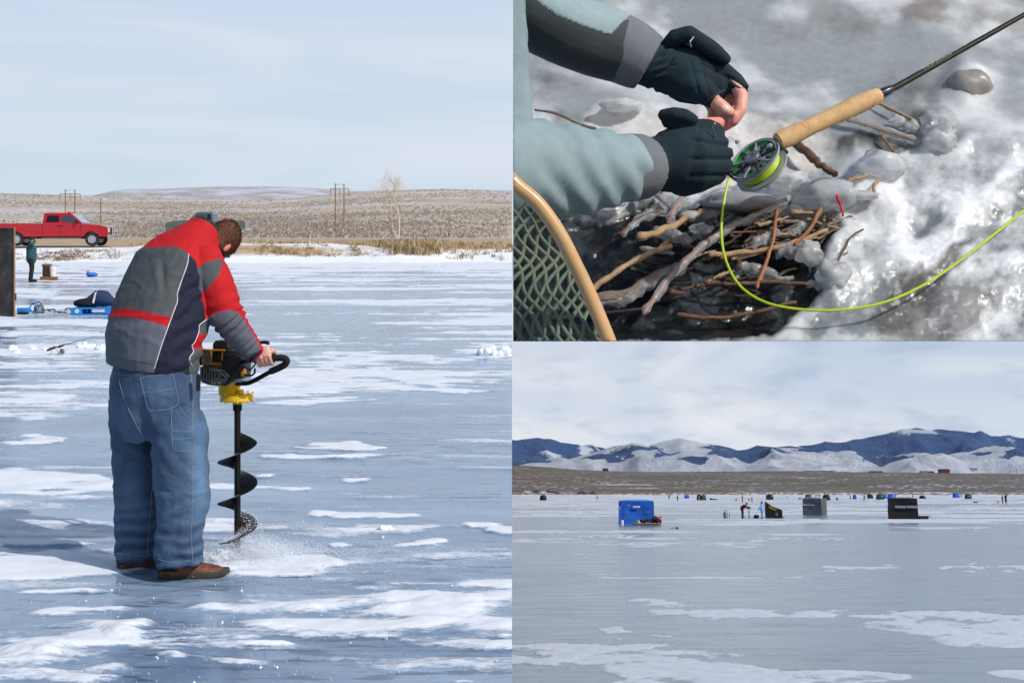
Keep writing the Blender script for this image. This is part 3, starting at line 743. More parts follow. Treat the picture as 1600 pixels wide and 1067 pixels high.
# collar
mb = MB(); tn = (NECK-spine[5]).normalized()*.55+Zv*.35+Fv*.25; tn.normalize()
c0 = P(317, 366, 7.05)
rg = [ring(c0-tn*.02, tn, .088, .080), ring(c0+tn*.02-Fv*.004, tn, .080, .076), ring(c0+tn*.050-Fv*.004, tn, .075, .073), ring(c0+tn*.054, tn, .068, .067), ring(c0+tn*.02, tn, .066, .066), ring(c0-tn*.02, tn, .07, .066)]
mb.rings(rg, 0, False); mb.build('collar', mat('collar_cloth', hexc(36, 36, 42), .8), jk, off=BASE)
mb = MB(); rg = [ring(c0-tn*.03-Fv*.008, tn, .104, .094), ring(c0+tn*.012-Fv*.010, tn, .090, .086), ring(c0+tn*.034-Fv*.008, tn, .084, .081), ring(c0+tn*.034-Fv*.006, tn, .080, .077), ring(c0-tn*.02, tn, .082, .078)]
mb.rings(rg, 0, False); mb.build('collar_band', mat('collar_red', hexc(172, 18, 28), .75), jk, off=BASE)
# phone clip on the belt
mb = MB(); q = P(310, 598, 6.60); mb.box(q, (.018, .02, .075), bev=.006); mb.build('belt_pouch', mat('black_nylon', hexc(22, 22, 26), .7), man, off=BASE)

# ================================================================== power auger
AX = P(371, 500, 7.10); ax, ay = AX.x, AX.y
def zr_(row): return EYE+(HZ-row)/F*ay
aug = empty('power_auger', (ax, ay, 0), 'power ice auger with yellow gearbox and black spiral blade drilling the ice', 'ice auger')
AO = Vector((ax, ay, 0)); sp_ = ay/F
blk = mat('black_steel', hexc(20, 20, 22), .38, .3, .2); blp = mat('black_plastic', hexc(24, 24, 26), .5); yel = mat('yellow_paint', hexc(232, 188, 24), .38, 0, .06, bmp=.05, coat=.3)
alu = mat('cast_aluminium', hexc(150, 148, 140), .42, .8, .3, 40, .4, 90); org = mat('orange_paint', hexc(186, 118, 20), .4, coat=.2); rubb = mat('foam_grip', hexc(18, 18, 20), .85)
chrome = mat('bright_steel', hexc(200, 200, 205), .25, 1.0, .1)
m_ = MB(); m_.lathe([(.016, zr_(868)), (.016, zr_(640))], n=20); m_.build('shaft', blk, aug)
m_ = MB(); m_.lathe([(.019, zr_(642)), (.023, zr_(640)), (.023, zr_(632)), (.020, zr_(631)), (.020, zr_(627))], n=20); m_.lathe([(.005, -.028), (.005, .028)], Matrix.Translation((0, 0, zr_(636))) @ Matrix.Rotation(R(90), 4, 'X'), 10); m_.build('shaft_collar', blk, aug)
# spiral flight: right-handed helicoid with a thickness
m_ = MB(); z_top, z_bot = zr_(673), zr_(846); pitch = 64.5*sp_; t_ref = zr_(691.5); nseg = 150; V_ = []
for i in range(nseg+1):
    z = z_top+(z_bot-z_top)*i/nseg; th = 2*math.pi*(z-t_ref)/pitch
    ro = .099*min(1, .2+.8*min(1, i/16)) if i < 16 else .099
    for (rr, dz) in ((.014, .0025), (ro, .0015), (ro, -.0015), (.014, -.0025)):
        V_.append((rr*math.cos(th), rr*math.sin(th), z+dz))
m_.add(V_, [(4*i+j, 4*i+(j+1) % 4, 4*i+4+(j+1) % 4, 4*i+4+j) for i in range(nseg) for j in range(4)]+[(0, 1, 2, 3), (4*nseg+3, 4*nseg+2, 4*nseg+1, 4*nseg)])
m_.build('spiral_blade', blk, aug, ang=60)
for th in (0, math.pi): MB().box((.062*math.cos(th), .062*math.sin(th), z_bot-.003), (.07, .03, .006), th).build('cutting_blade', chrome, aug)
# gearbox
gx = (370-371)*sp_; gx2 = (359-371)*sp_
gb = MB(); gb.lathe([(.076, zr_(626.5)), (.082, zr_(625)), (.082, zr_(616)), (.076, zr_(614.5)), (.02, zr_(614.4))], Matrix.Translation((-.003, 0, 0)), 36)
gb.lathe([(.024, zr_(631)), (.026, zr_(626.4)), (.02, zr_(626.3))], n=20)
gb.lathe([(.050, zr_(617)), (.054, zr_(615)), (.054, zr_(600)), (.060, zr_(597)), (.060, zr_(594.5))], Matrix.Translation((gx2-.004, .01, 0)), 30)
gb.lathe([(.018, zr_(614)), (.018, zr_(609)), (.014, zr_(608))], Matrix.Translation((.018, -.02, 0)), 16)
for k in range(8):
    t = k*math.pi/4+.2; gb.lathe([(.006, zr_(626.8)), (.006, zr_(613.9))], Matrix.Translation((-.003+.0775*math.cos(t), .0775*math.sin(t), 0)), 10)
g = gb.build('gearbox', yel, aug)
for k in range(8):
    t = k*math.pi/4+.2; m_ = MB().lathe([(.0055, zr_(628)), (.0055, zr_(612.9)), (.003, zr_(612.6))], Matrix.Translation((-.003+.0775*math.cos(t), .0775*math.sin(t), 0)), 6); m_.build('bolt', chrome, g)
# engine block
def LP(px, py, dy=0.0): return Vector(((px-371)*sp_, dy, zr_(py)))
e_rot = Matrix.Rotation(R(-8), 4, 'Z')
def ebox(mb, x0, x1, y0, y1, dy, dep, bev=.006, mi=0):
    c = (LP(x0, y0, dy)+LP(x1, y1, dy))/2; mb.box(c, (abs(x1-x0)*sp_, dep, abs(y1-y0)*sp_), e_rot, mi, bev)
m_ = MB(); ebox(m_, 330, 386, 589, 595, 0, .15, .003); m_.build('mounting_plate', mat('zinc_plate', hexc(150, 165, 175), .35, .8), aug)
m_ = MB(); ebox(m_, 322, 380, 562, 590, .02, .15, .012)
for k in range(6): ebox(m_, 319+k*4.3, 321.4+k*4.3, 571, 592, -.055, .05, .002)
m_.tube([LP(334, 574, -.085), LP(356, 577, -.09), LP(364, 586, -.09)], .008, 10); m_.tube([LP(345, 592, -.08), LP(352, 580, -.09), LP(362, 592, -.08)], .006, 8)
eng = m_.build('engine', alu, aug)
m_ = MB(); ebox(m_, 356, 386, 545, 588, -.01, .17, .018); ebox(m_, 328, 360, 546, 574, .03, .12, .012); m_.lathe([(.05, -.012), (.056, 0), (.052, .012), (.02, .016)], Matrix.Translation(LP(371, 566, -.10)) @ Matrix.Rotation(R(90), 4, 'X'), 28)
m_.build('shroud', blp, aug)
m_ = MB(); ebox(m_, 337, 361, 534, 546, .0, .10, .010); ebox(m_, 339, 359, 531.5, 535, .0, .08, .006); m_.build('air_filter', blp, aug)
m_ = MB()
for (x0, x1, y0, y1) in ((321, 357, 543.5, 546), (321, 357, 564.5, 567.5), (321, 323, 545, 566), (334, 336.5, 545, 566), (352, 356.5, 545, 566)): ebox(m_, x0, x1, y0, y1, -.078, .014, .002)
fr_ = m_.build('engine_guard', org, aug)
m_ = MB(); ebox(m_, 336.5, 352, 547, 563, -.072, .01, .001); 
for k in range(4): ebox(m_, 338+k*3.4, 339.2+k*3.4, 549, 561, -.079, .004, .0005)
m_.build('muffler', mat('muffler_steel', hexc(64, 64, 66), .4, .9, .4), aug)
m_ = MB(); ebox(m_, 323, 334, 546, 564, -.070, .012, .002); m_.build('muffler_shield', mat('shield_steel', hexc(176, 176, 190), .3, .9, .2), aug)
m_ = MB(); m_.lathe([(.018, -.02), (.024, -.01), (.024, .012), (.016, .02)], Matrix.Translation(LP(317, 556, -.06)) @ Matrix.Rotation(R(90), 4, 'Y'), 20); ebox(m_, 315, 322, 563, 569, -.05, .04, .004); m_.build('spark_plug_cap', blp, aug)
m_ = MB(); ebox(m_, 378, 388, 574, 586, -.07, .04, .004); m_.build('carburettor', org, aug)
m_ = MB(); m_.tube(catmull([LP(384, 582, -.08), LP(395, 584, -.1), LP(404, 580, -.12), LP(405, 572, -.12)], 6), .005, 8); m_.tube(catmull([LP(386, 572, -.05), LP(396, 575, -.08), LP(410, 558, -.10), LP(418, 548, -.10), LP(414, 543, -.08)], 6), .004, 8); m_.build('throttle_cable', rubb, aug)
m_ = MB(); m_.tube(catmull([LP(398, 538, -.06), LP(408, 534, -.07), LP(420, 533, -.08), LP(424, 535, -.08)], 5), [.006]*5+[.009]*6+[.010]*4+[.006], 10, round_ends=True); m_.build('throttle_lever', blp, aug)
hb = [P(306, 585, 7.28), P(324, 597, 7.22), P(350, 599.5, 7.14), P(376, 599, 7.06), P(392, 597, 7.02), P(424, 580, 6.97), P(443, 571, 6.94), P(448, 563.5, 6.93), P(440, 559, 6.93), P(415, 561, 6.93), P(392, 563, 6.935), P(380, 566, 6.94), P(370, 577, 6.96), P(363, 591, 7.0), P(352, 599, 7.05), P(338, 599.5, 7.12)]
m_ = MB(); m_.tube([p-AO for p in catmull(hb, 5)], .0115, 12); m_.tube([p-AO for p in catmull([P(306, 585, 7.28), P(292, 572, 7.33), P(290, 561, 7.36), P(300, 556, 7.35), P(318, 557, 7.31), P(336, 566, 7.26), P(345, 590, 7.2)], 5)], .0115, 12)
hn = m_.build('handlebar', blk, aug)
m_ = MB(); m_.tube([p-AO for p in catmull([P(424, 580, 6.97), P(443, 571, 6.94), P(448, 563.5, 6.93), P(440, 559, 6.93), P(415, 561, 6.93), P(400, 562.5, 6.933)], 6)], .0165, 14, round_ends=True); m_.build('grip', rubb, hn)
m_ = MB(); m_.tube([p-AO for p in catmull([P(292, 572, 7.33), P(290, 561, 7.36), P(300, 556, 7.35), P(316, 556.5, 7.32)], 6)], .0165, 14, round_ends=True); m_.build('grip', rubb, hn)
m_ = MB(); m_.box(P(337.5, 597, 7.10)-AO, (.048, .006, .020), bev=.0025); m_.build('warning_label', mat('yellow_label', hexc(210, 200, 40), .5), hn)
m_ = MB(); q = P(312, 588, 7.2)-AO; m_.box(q, (.03, .02, .02), bev=.004); m_.build('cable_clip', mat('white_plastic', hexc(215, 212, 205), .5), hn)
# ice shavings thrown out at the hole: flakes, a low heap and a fine mist
rs = np.random.RandomState(5); hx, hy = ax, ay
n_ = 62000; a_ = rs.rand(n_)*6.283; g_ = np.abs(rs.randn(n_)); far_ = rs.rand(n_) < .38
r_ = .02+g_*np.where(far_, .27, .12)
X_ = hx+.10+np.cos(a_)*r_*1.3+.14*g_*far_; Y_ = hy-.08+np.sin(a_)*r_*.7
Z_ = np.abs(rs.randn(n_))*(.008+.055*np.exp(-r_*3.0))
S_ = .0014+.0020*rs.rand(n_)**2+.002*(rs.rand(n_) < .006)
m_n = 900; zz = zr_(1)*0+np.array([zr_(785+q*58) for q in rs.rand(m_n)**.55]); th = 2*math.pi*(zz-t_ref)/pitch+(rs.rand(m_n)-.5)*.35; rr = .018+.084*rs.rand(m_n)**.7
X_ = np.concatenate([X_, hx+rr*np.cos(th)]); Y_ = np.concatenate([Y_, hy+rr*np.sin(th)]); Z_ = np.concatenate([Z_, zz+.004+.008*rs.rand(m_n)]); S_ = np.concatenate([S_, .0014+.003*rs.rand(m_n)])
n_ += m_n; dd = rs.randn(n_, 4, 3); dd /= np.linalg.norm(dd, axis=2)[..., None]; dd[:, :, 2] = np.abs(dd[:, :, 2])
V_ = (np.stack([X_, Y_, Z_+.002], -1)[:, None, :]+dd*S_[:, None, None]).reshape(-1, 3)
q_ = np.arange(n_)[:, None]*4; F_ = np.concatenate([q_+np.array(t_) for t_ in ((0, 1, 2), (0, 2, 3), (0, 3, 1), (1, 3, 2))]).tolist(); V_ = V_.tolist()
hp0 = MB()
for i, (dx, dy, rx, rz) in enumerate(((-.05, -.06, .07, .05), (.06, -.05, .10, .035), (.0, .05, .11, .04), (.18, -.08, .13, .020), (-.10, 0, .05, .03), (.33, -.05, .14, .012))): hp0.blob((hx+dx, hy+dy, 0), (rx, rx*.7, rz), i, .6, 3, fr=2.5)
k0 = len(V_); V_ += [tuple(v) for v in hp0.v]; F_ += [tuple(i+k0 for i in f) for f in hp0.f]
me = bpy.data.meshes.new('shavings'); me.from_pydata(V_, [], F_); me.update()
frostm = mat('ice_shavings', hexc(236, 240, 247), .7, var=.05)
o = link(me, 'ice_shavings', frostm); tag(o, 'white ice shavings flying and piling round the turning auger blade', 'ice shavings', kind='stuff')
# ================================================================== things on and beside the lake
def wheel(parent, c, r, wdt, side, tm, rm, nm='wheel'):
    M = Matrix.Translation(c) @ Matrix.Rotation(R(90)*side, 4, 'X')
    t = MB().lathe([(r*.62, -wdt*.5), (r*.93, -wdt*.5), (r, -wdt*.36), (r, wdt*.36), (r*.93, wdt*.5), (r*.62, wdt*.5), (r*.6, wdt*.2), (r*.6, -wdt*.5)], M, 28, cap=False)
    w_ = t.build(nm, tm, parent)
    MB().lathe([(r*.61, wdt*.18), (r*.60, wdt*.42), (r*.54, wdt*.44), (r*.50, wdt*.30), (r*.30, wdt*.30), (r*.26, wdt*.46), (r*.10, wdt*.47), (0.001, wdt*.47)], M, 24).build('rim', rm, w_)
def pickup(mw, label, paint, dark, long_=True, guard=True, flip=1):
    """x forward, y left, wheels on z = 0"""
    t = empty('pickup_truck', mw, label, 'pickup truck', 'pickup trucks parked on the shore')
    Lf, Lr = (3.30, -3.42) if long_ else (2.75, -2.75); wf, wr = (2.32, -2.22) if long_ else (1.78, -1.62); wrad = .41 if long_ else .37; W = .98
    cf, cr = (1.72, -.66) if long_ else (1.15, -.55)      # cab front (windscreen foot) and back
    hood, bed, sill, roof = (1.30, 1.34, .56, 2.0) if long_ else (1.16, 1.12, .50, 1.78)
    def arch(cx, r, n=10): return [(cx+r*math.cos(a), wrad+r*math.sin(a)*1.0) for a in [math.pi*(1-j/n) for j in range(n+1)]]
    ra = wrad*1.22
    low = [(Lr, sill+.12)]+[(x, max(z, sill)) for x, z in arch(wr, ra)]+[(x, max(z, sill)) for x, z in arch(wf, ra)]+[(Lf-.05, sill+.02)]
    top = [(Lf, sill+.25), (Lf, hood-.28), (Lf-.10, hood-.14), (Lf-.5, hood-.04), (cf+.1, hood+.02), (cf-.1, bed+.02), (cr, bed), (Lr+.02, bed), (Lr, bed-.06)]
    prof = low+top
    b = MB(); n = len(prof)
    rgs = [[Vector((x, y, z)) for x, z in prof] for y in (-W+.05, -W+.0, W-.0, W-.05)]
    rgs[0] = [Vector((x*.995, -W+.03, z if z < bed-.1 else z)) for x, z in prof]
    rg2 = [[Vector((x, -W*.965 if z > bed-.15 else -W, z)) for x, z in prof], [Vector((x, W*.965 if z > bed-.15 else W, z)) for x, z in prof]]
    b.rings(rg2)
    body = b.build('body', paint, t, smooth_=False)
    # belt crease, arch lips, bumpers
    for s in (-1, 1):
        for cx in (wr, wf):
            MB().tube([Vector((x, s*(W+.005), z)) for x, z in arch(cx, ra+.01) if z > sill-.02], .028, 6).build('wheel_arch', paint, t)
            wheel(t, Vector((cx, s*(W-.13), wrad)), wrad, .26, -s, mat('tyre', hexc(38, 38, 38), .9), mat('wheel_rim', hexc(190, 190, 192), .35, .7))
    MB().box((0, 0, sill+.28), (Lf-Lr-.5, 2*W+.012, .018), bev=.006).build('side_moulding', paint, body)
    MB().box(((cr+Lr)/2-.02, 0, bed-.02), (cr-Lr-.24, 2*W-.16, .06), bev=.01).build('cargo_bed', dark, t)
    # cab
    rx0, rx1 = cr+.10, cf-.75 if long_ else cf-.62
    g0 = bed
    def cabr(x0, x1, z, y): return [Vector((x0, -y, z)), Vector((x1, -y, z)), Vector((x1, y, z)), Vector((x0, y, z))]
    c_ = MB(); c_.rings([cabr(cr+.02, cf, g0-.02, W*.94), cabr(cr+.02, cf-.02, g0+.06, W*.93), cabr(rx0-.04, rx1+.12, roof-.10, W*.79), cabr(rx0, rx1, roof-.02, W*.74), cabr(rx0+.15, rx1-.12, roof, W*.60)])
    cab = c_.build('cab', paint, t, smooth_=False)
    glass = mat('vehicle_glass', hexc(58, 70, 78), .08, 0, .1, bmp=0); gl_r = mat('tinted_glass', hexc(24, 26, 30), .12, bmp=0)
    def cp(x, z, s, o=.006):      # a point on the cab's sloping side
        k = (z-g0-.06)/(roof-.16-g0); y = W*.93+(W*.79-W*.93)*k; return Vector((x, s*(y+o), z))
    zt_, zb_ = roof-.17, g0+.08
    def xf(z): return cf-.02+(rx1+.12-cf+.02)*(z-g0-.06)/(roof-.16-g0)
    spl = (cr+cf)/2-.14
    for s in (-1, 1):
        wins = [((spl+.10, zb_), (xf(zb_)-.16, zb_), (xf(zt_)-.12, zt_), (spl+.12, zt_)), ((cr+.22 if long_ else cr+.14, zb_), (spl-.07, zb_), (spl-.07, zt_), (cr+.26 if long_ else cr+.2, zt_))]
        if not long_: wins[1] = ((cr+.12, zb_), (cr+.42, zb_), (cr+.44, zt_), (cr+.2, zt_)); wins[0] = ((cr+.50, zb_),)+wins[0][1:3]+((cr+.52, zt_),)
        for k, wn in enumerate(wins):
            q = [cp(x, z, s) for x, z in wn]; i_ = [v-Vector((0, s*.03, 0)) for v in q]
            MB().rings([i_, q]).build('window', (glass, gl_r)[k], cab, smooth_=False)
        MB().box((xf(zb_)-.22, s*(W+.10), zb_+.04), (.10, .22, .22), bev=.04).build('wing_mirror', blp, t)
        for hx_ in (spl-.12, spl+.14+(cf-spl)*.0) if long_ else (cr+.58,):
            MB().box((hx_, s*(W+.012), bed-.13), (.15, .025, .035), bev=.01).build('door_handle', blp, t)
        for dx in ((cr+.02, spl+.02, cf-.06) if long_ else (cr+.02, cf-.04)):
            MB().box((dx, s*(W+.001), (bed+sill)/2+.03), (.012, .012, bed-sill-.12)).build('door_gap', mat('gap', hexc(30, 8, 8), .9), body)
    q = [Vector((cf+.01, y*W*.86, g0+.05)) for y in (-1, 1)]+[Vector((rx1+.155, y*W*.72, roof-.10)) for y in (1, -1)]
    MB().rings([[v-Vector((.03, 0, .01)) for v in q], q]).build('windscreen', mat('windscreen_glass', hexc(150, 165, 175), .1, bmp=0), cab, smooth_=False)
    q = [Vector((cr+.005, y*W*.8, g0+.08)) for y in (-1, 1)]+[Vector((rx0-.052, y*W*.66, roof-.16)) for y in (1, -1)]
    MB().rings([[v+Vector((.03, 0, 0)) for v in q], q]).build('rear_window', gl_r, cab, smooth_=False)
    chr_ = mat('chrome', hexc(205, 205, 208), .18, .9, .08)
    MB().box((Lf+.05, 0, sill+.03), (.20, 2*W-.02, .22), bev=.05).build('front_bumper', chr_, t)
    MB().box((Lr-.07, 0, sill+.02), (.18, 2*W-.1, .20), bev=.04).build('rear_bumper', chr_, t)
    MB().box((Lf+.005, 0, hood-.38), (.05, 1.1, .34), bev=.02).build('grille', mat('grille', hexc(60, 60, 62), .4, .6), t)
    for s in (-1, 1):
        MB().box((Lf-.02, s*(W-.2), hood-.36), (.10, .36, .22), bev=.03).build('headlight', mat('headlight_glass', hexc(225, 222, 210), .15, bmp=0), t)
        MB().box((Lr-.005, s*(W-.09), bed-.25), (.04, .16, .34), bev=.015).build('tail_light', mat('tail_lens', hexc(180, 60, 40), .25, bmp=0), t)
    if guard:
        g_ = MB()
        for s in (-1, 1): g_.tube([(Lf+.10, s*.55, sill-.1), (Lf+.26, s*.55, sill+.1), (Lf+.26, s*.52, hood+.06)], .04, 8)
        for z in (sill+.12, sill+.36, hood-.1, hood+.04): g_.tube([(Lf+.26, -.92, z), (Lf+.27, 0, z), (Lf+.26, .92, z)], .034, 8)
        for s in (-1, 1): g_.tube([(Lf+.26, s*.92, sill+.1), (Lf+.26, s*.92, hood+.05)], .034, 8)
        g_.build('grille_guard', chr_, t)
        g_ = MB(); 
        for x in (-.9, -.3, .3, .9, 1.3)[:5]: g_.box((rx0+.2+(x+.9)*.45, 0, roof+.015), (.10, .09, .05), bev=.02)
        for i, x in enumerate((-.6, -.3, 0, .3, .6)): MB().box((rx1-.16, x, roof+.02), (.14, .09, .05), bev=.02).build('cab_light', mat('amber_lens', hexc(190, 60, 40), .3), cab)
        for s in (-1, 1): MB().box(((cr+cf)/2, s*(W-.02), sill-.10), (cf-cr-.1, .16, .05), bev=.02).build('running_board', mat('step', hexc(120, 120, 118), .5), t)
    MB().box((0, 0, sill-.02), (Lf-Lr-1.0, 1.1, .22), bev=.03).build('chassis', mat('underbody', hexc(26, 26, 26), .9), t)
    return t
redp = mat('red_paint', hexc(172, 14, 30), .22, .0, .05, 3, .02, 8, coat=.6); grnp = mat('green_paint', hexc(84, 102, 102), .3, .1, .06, 3, .02, 8, coat=.5)
q = P(91, 386, 86.2)
pickup(Matrix.Translation((q.x, q.y, EYE-(384.5-HZ)/F*85.2)), 'red four door pickup with a long bed and bright grille guard on the shore', redp, mat('bed_liner', hexc(60, 14, 18), .7))
q = P(325, 376, 99)
pickup(Matrix.Translation((q.x, q.y, EYE-(371-HZ)/F*99)) @ Matrix.Rotation(R(180), 4, 'Z'), 'grey green pickup facing left, mostly hidden behind the bending man', grnp, mat('bed_dark', hexc(20, 30, 30), .8), False, False)

def small_person(root_mw, label, pose, cols, s=1.0, group=None, name='person'):
    """standing figure about 1.75 m: x forward. pose: dict of overrides. one skin, clothes over it"""
    d = dict(lean=0.0, armR=((.12, -.26, 1.15), (.30, -.22, 1.05)), armL=((.05, .27, 1.13), (.12, .25, .88)), head=(0.02, 0, 1.63), footR=(.02, -.12), footL=(-.02, .12), hat=None, hood=False, voxel=.022)
    d.update(pose); V = Vector
    ln = d['lean']; hip = V((-.10*ln, 0, .93)); ch = V((ln*.34, 0, 1.32-.16*ln)); nk = V((ln*.46, 0, 1.48-.26*ln))
    hd = V(d['head']) if 'headset' in d else nk+V((.03+.08*ln, 0, .15-.04*ln))
    sh = .19
    def arms(mb, k):
        for sg, key in ((-1, 'armR'), (1, 'armL')):
            e, h = d[key]; s_ = V((ch.x*.8+nk.x*.2, sg*sh, nk.z-.08)); mb.tube([s_, V(e), V(h)], [.05*k, .042*k, .03*k], 10, round_ends=True)
    b = MB()
    b.tube([hip, ch, nk], [.13, .13, .06], 12, round_ends=True); b.tube([nk-V((0, 0, .03)), hd], [.055, .05], 10)
    b.blob(hd, (.095, .075, .115), 1, .03, 2); b.tube([hd+V((.085, 0, .0)), hd+V((.105, 0, -.02))], .014, 6, round_ends=True)
    for e, h in (d['armR'], d['armL']):
        v = (V(h)-V(e)).normalized(); x, y, _ = basis(v)
        b.blob(V(h)+v*.03, (.034, .034, .045), 2, .05, 2)
        for k in range(4): b.tube([V(h)+v*.05+x*(.018*(k-1.5)), V(h)+v*(.10-.008*abs(k-1.2))+x*(.018*(k-1.5))], .0095, 6, round_ends=True)
        b.tube([V(h)+v*.02+x*.03, V(h)+v*.06+x*.05], .011, 6, round_ends=True)
    arms(b, .8)
    for f_, sg in ((d['footR'], -1), (d['footL'], 1)):
        b.tube([V((hip.x, sg*.09, .92)), V(((hip.x+f_[0])/2+.02, (sg*.1+f_[1])/2, .5)), V((f_[0]-.03, f_[1], .08))], [.08, .06, .045], 10, round_ends=True)
    sk = remeshed(b, d['voxel']*.6, 1, .5, 'body'); body = link(sk, name, mat('skin_plain', hexc(196, 146, 126), .6), None, root_mw @ Matrix.Scale(s, 4)); tag(body, label, 'person', group)
    c = MB(); c.tube([hip-V((0, 0, .08)), hip+V((0, 0, .12)), ch, nk-V((0, 0, .03))], [.19, .19, .2, .10], 16, round_ends=True)
    for sg, key in ((-1, 'armR'), (1, 'armL')):
        e, h = d[key]; s_ = V((ch.x*.8+nk.x*.2, sg*sh, nk.z-.08)); c.tube([s_, V(e), V(h)*.92+V(e)*.08], [.08, .072, .052], 12, round_ends=True)
    m = remeshed(c, d['voxel'], 2, .6, 'coat'); displace(m, lambda c_, n_: .008*fbm(c_[:, 0]*9, c_[:, 1]*9, c_[:, 2]*9, o=3)); o = link(m, 'jacket', cols[0], body)
    t_ = MB(); t_.tube([hip-V((0, 0, .12)), hip+V((0, 0, .05))], [.16, .15], 14, round_ends=True)
    for f_, sg in ((d['footR'], -1), (d['footL'], 1)):
        t_.tube([V((hip.x, sg*.09, .88)), V(((hip.x+f_[0])/2+.02, (sg*.1+f_[1])/2, .5)), V((f_[0]-.03, f_[1], .09))], [.115, .092, .078], 12, round_ends=True)
    m = remeshed(t_, d['voxel'], 2, .6, 'trousers'); link(m, 'trousers', cols[1], body)
    for f_ in (d['footR'], d['footL']):
        t_ = MB(); t_.tube([V((f_[0]-.05, f_[1], .06)), V((f_[0]+.06, f_[1], .05)), V((f_[0]+.17, f_[1], .04))], [.058, .055, .040], 10, round_ends=True); t_.tube([V((f_[0]-.03, f_[1], .05)), V((f_[0]-.03, f_[1], .14))], .056, 10); t_.build('boot', cols[2], body)
    if d['hat'] is not None:
        t_ = MB().blob(hd+V((-.008, 0, .035)), (.108, .09, .098), 3, .06, 2)
        if d['hood']: t_.blob(hd+V((-.04, 0, -.02)), (.11, .12, .15), 4, .05, 2); 
        else: t_.tube([hd+V((.03, 0, .03)), hd+V((.13, 0, .02))], [.07, .05], 8)
        t_.build('hood' if d['hood'] else 'hat', d['hat'], body)
    else:
        t_ = MB().blob(hd+V((-.02, 0, .03)), (.095, .085, .10), 3, .10, 2); t_.build('hair', mat('dark_hair', hexc(60, 42, 32), .7), body)
    return body
teal = mat('teal_coat', hexc(38, 78, 84), .85); dkt = mat('black_trousers', hexc(26, 26, 30), .85); bt = mat('black_boot', hexc(22, 22, 22), .7)
g0_ = gl(49, 440)
small_person(Matrix.Translation(g0_) @ Matrix.Rotation(R(12), 4, 'Z'), 'person in a teal hooded coat and black trousers standing by the dark tent',
             dict(armR=((.06, -.30, 1.42), (.16, -.14, 1.60)), armL=((.04, .27, 1.12), (.16, .24, .90)), hat=mat('dark_cap', hexc(24, 34, 40), .8), voxel=.02), (teal, dkt, bt), .92)

# dark shelter at the edge: leaning canvas wall on wooden corner poles
tw = empty('ice_shelter', (0, 0, 0), 'tall black canvas shelter with wooden corner poles', 'ice shelter')
a0 = gl(22, 495); a1 = a0+Vector((-1.05, .30, 0)); a2 = a0+Vector((-.62, 1.5, 0)); a3 = a1+Vector((-.5, 1.5, 0)); Yq = a0.y
ht = (495-357)/F*Yq
tw.matrix_world = Matrix.Translation(a0)
m_ = MB(); nx_, nz_ = 16, 20
def tarp(p, q, seed):
    V_ = []; 
    for j in range(nz_+1):
        for i in range(nx_+1):
            u_, v_ = i/nx_, j/nz_; c = p.lerp(q, u_); nrm = (q-p).cross(Zv).normalized()
            k = math.sin(u_*math.pi)*.035
            w_ = mnoise.fractal(Vector((u_*3+seed, v_*4, seed)), 1, 2, 3)*.03
            V_.append(c+Zv*(v_*ht)+nrm*(w_-k)-a0)
    return V_, [(j*(nx_+1)+i, j*(nx_+1)+i+1, (j+1)*(nx_+1)+i+1, (j+1)*(nx_+1)+i) for j in range(nz_) for i in range(nx_)]
for (p, q, sd) in ((a1, a0, 1), (a0, a2, 2), (a2, a3, 3), (a3, a1, 4)):
    v_, f_ = tarp(p, q, sd); m_.add(v_, f_)
can, nt, b = new_mat('black_canvas'); v = coords(nt); n1 = noise_n(nt, v, 2.5, 5, .7)
L(nt, ramp(nt, n1, [(.35, hexc(44, 44, 46)), (.56, hexc(66, 65, 66)), (.72, hexc(112, 94, 80))]), b.inputs['Base Color']); b.inputs['Roughness'].default_value = .95; bump(nt, b, noise_n(nt, v, 9, 4), .5, .03)
tb = m_.build('canvas_wall', can, tw, ang=50)
m_ = MB(); m_.rings([[v-a0+Zv*(ht-.01) for v in (a0, a2, a3, a1)], [v-a0+Zv*(ht+.012) for v in (a0, a2, a3, a1)]]); m_.build('roof', can, tw)
for p in (a0, a1, a2, a3): MB().tube([p-a0+Vector((.012, -.012, 0)), p-a0+Vector((.012, -.012, ht+.02))], .018, 8).build('corner_pole', mat('pole_wood', hexc(150, 112, 84), .8, vs=30), tw)
MB().box(Vector((.035, -.01, .40)), (.02, .05, .14), bev=.004).build('hinge', mat('rust_brown', hexc(92, 56, 40), .8), tw)

# wooden box with a bucket by the standing fisherman
q = gl(76, 438); wb = empty('wooden_box', Matrix.Translation(q) @ Matrix.Scale(.74, 4), 'open brown wooden box with rods leaning beside the teal coat fisherman', 'box')
br_m = mat('brown_board', hexc(128, 84, 52), .8, vs=14); dk_m = mat('dark_board', hexc(56, 38, 30), .8); s_ = q.y/F
MB().box((-8*s_+.10, 0, .36), (.34, .34, .72), None, 0, .02).build('cabinet', dk_m, wb)
MB().box((-8*s_+.10, 0, .76), (.40, .38, .10), None, 0, .02).build('top_board', br_m, wb)
MB().box((.03, -.05, .09), (.78, .42, .18), None, 0, .02).build('base_tray', br_m, wb)
MB().tube([(-.1, 0, .8), (-.25, 0, 1.0), (-.42, .1, 1.12)], .010, 6).build('rod', blp, wb)
bk = empty('bucket', Matrix.Translation(q+Vector((.18, -.05, .135))) @ Matrix.Scale(.74, 4), 'white plastic bucket standing on the brown wooden box tray', 'bucket')
MB().lathe([(.14, 0), (.145, .02), (.17, .50), (.18, .50), (.18, .52), (.165, .52), (.16, .5), (.135, .03)], n=24).build('pail', mat('white_plastic', hexc(215, 212, 205), .5), bk)
MB().tube([(-.18, 0, .5), (0, -.02, .56), (.34, 0, .545)], .012, 6).build('handle', blp, bk)

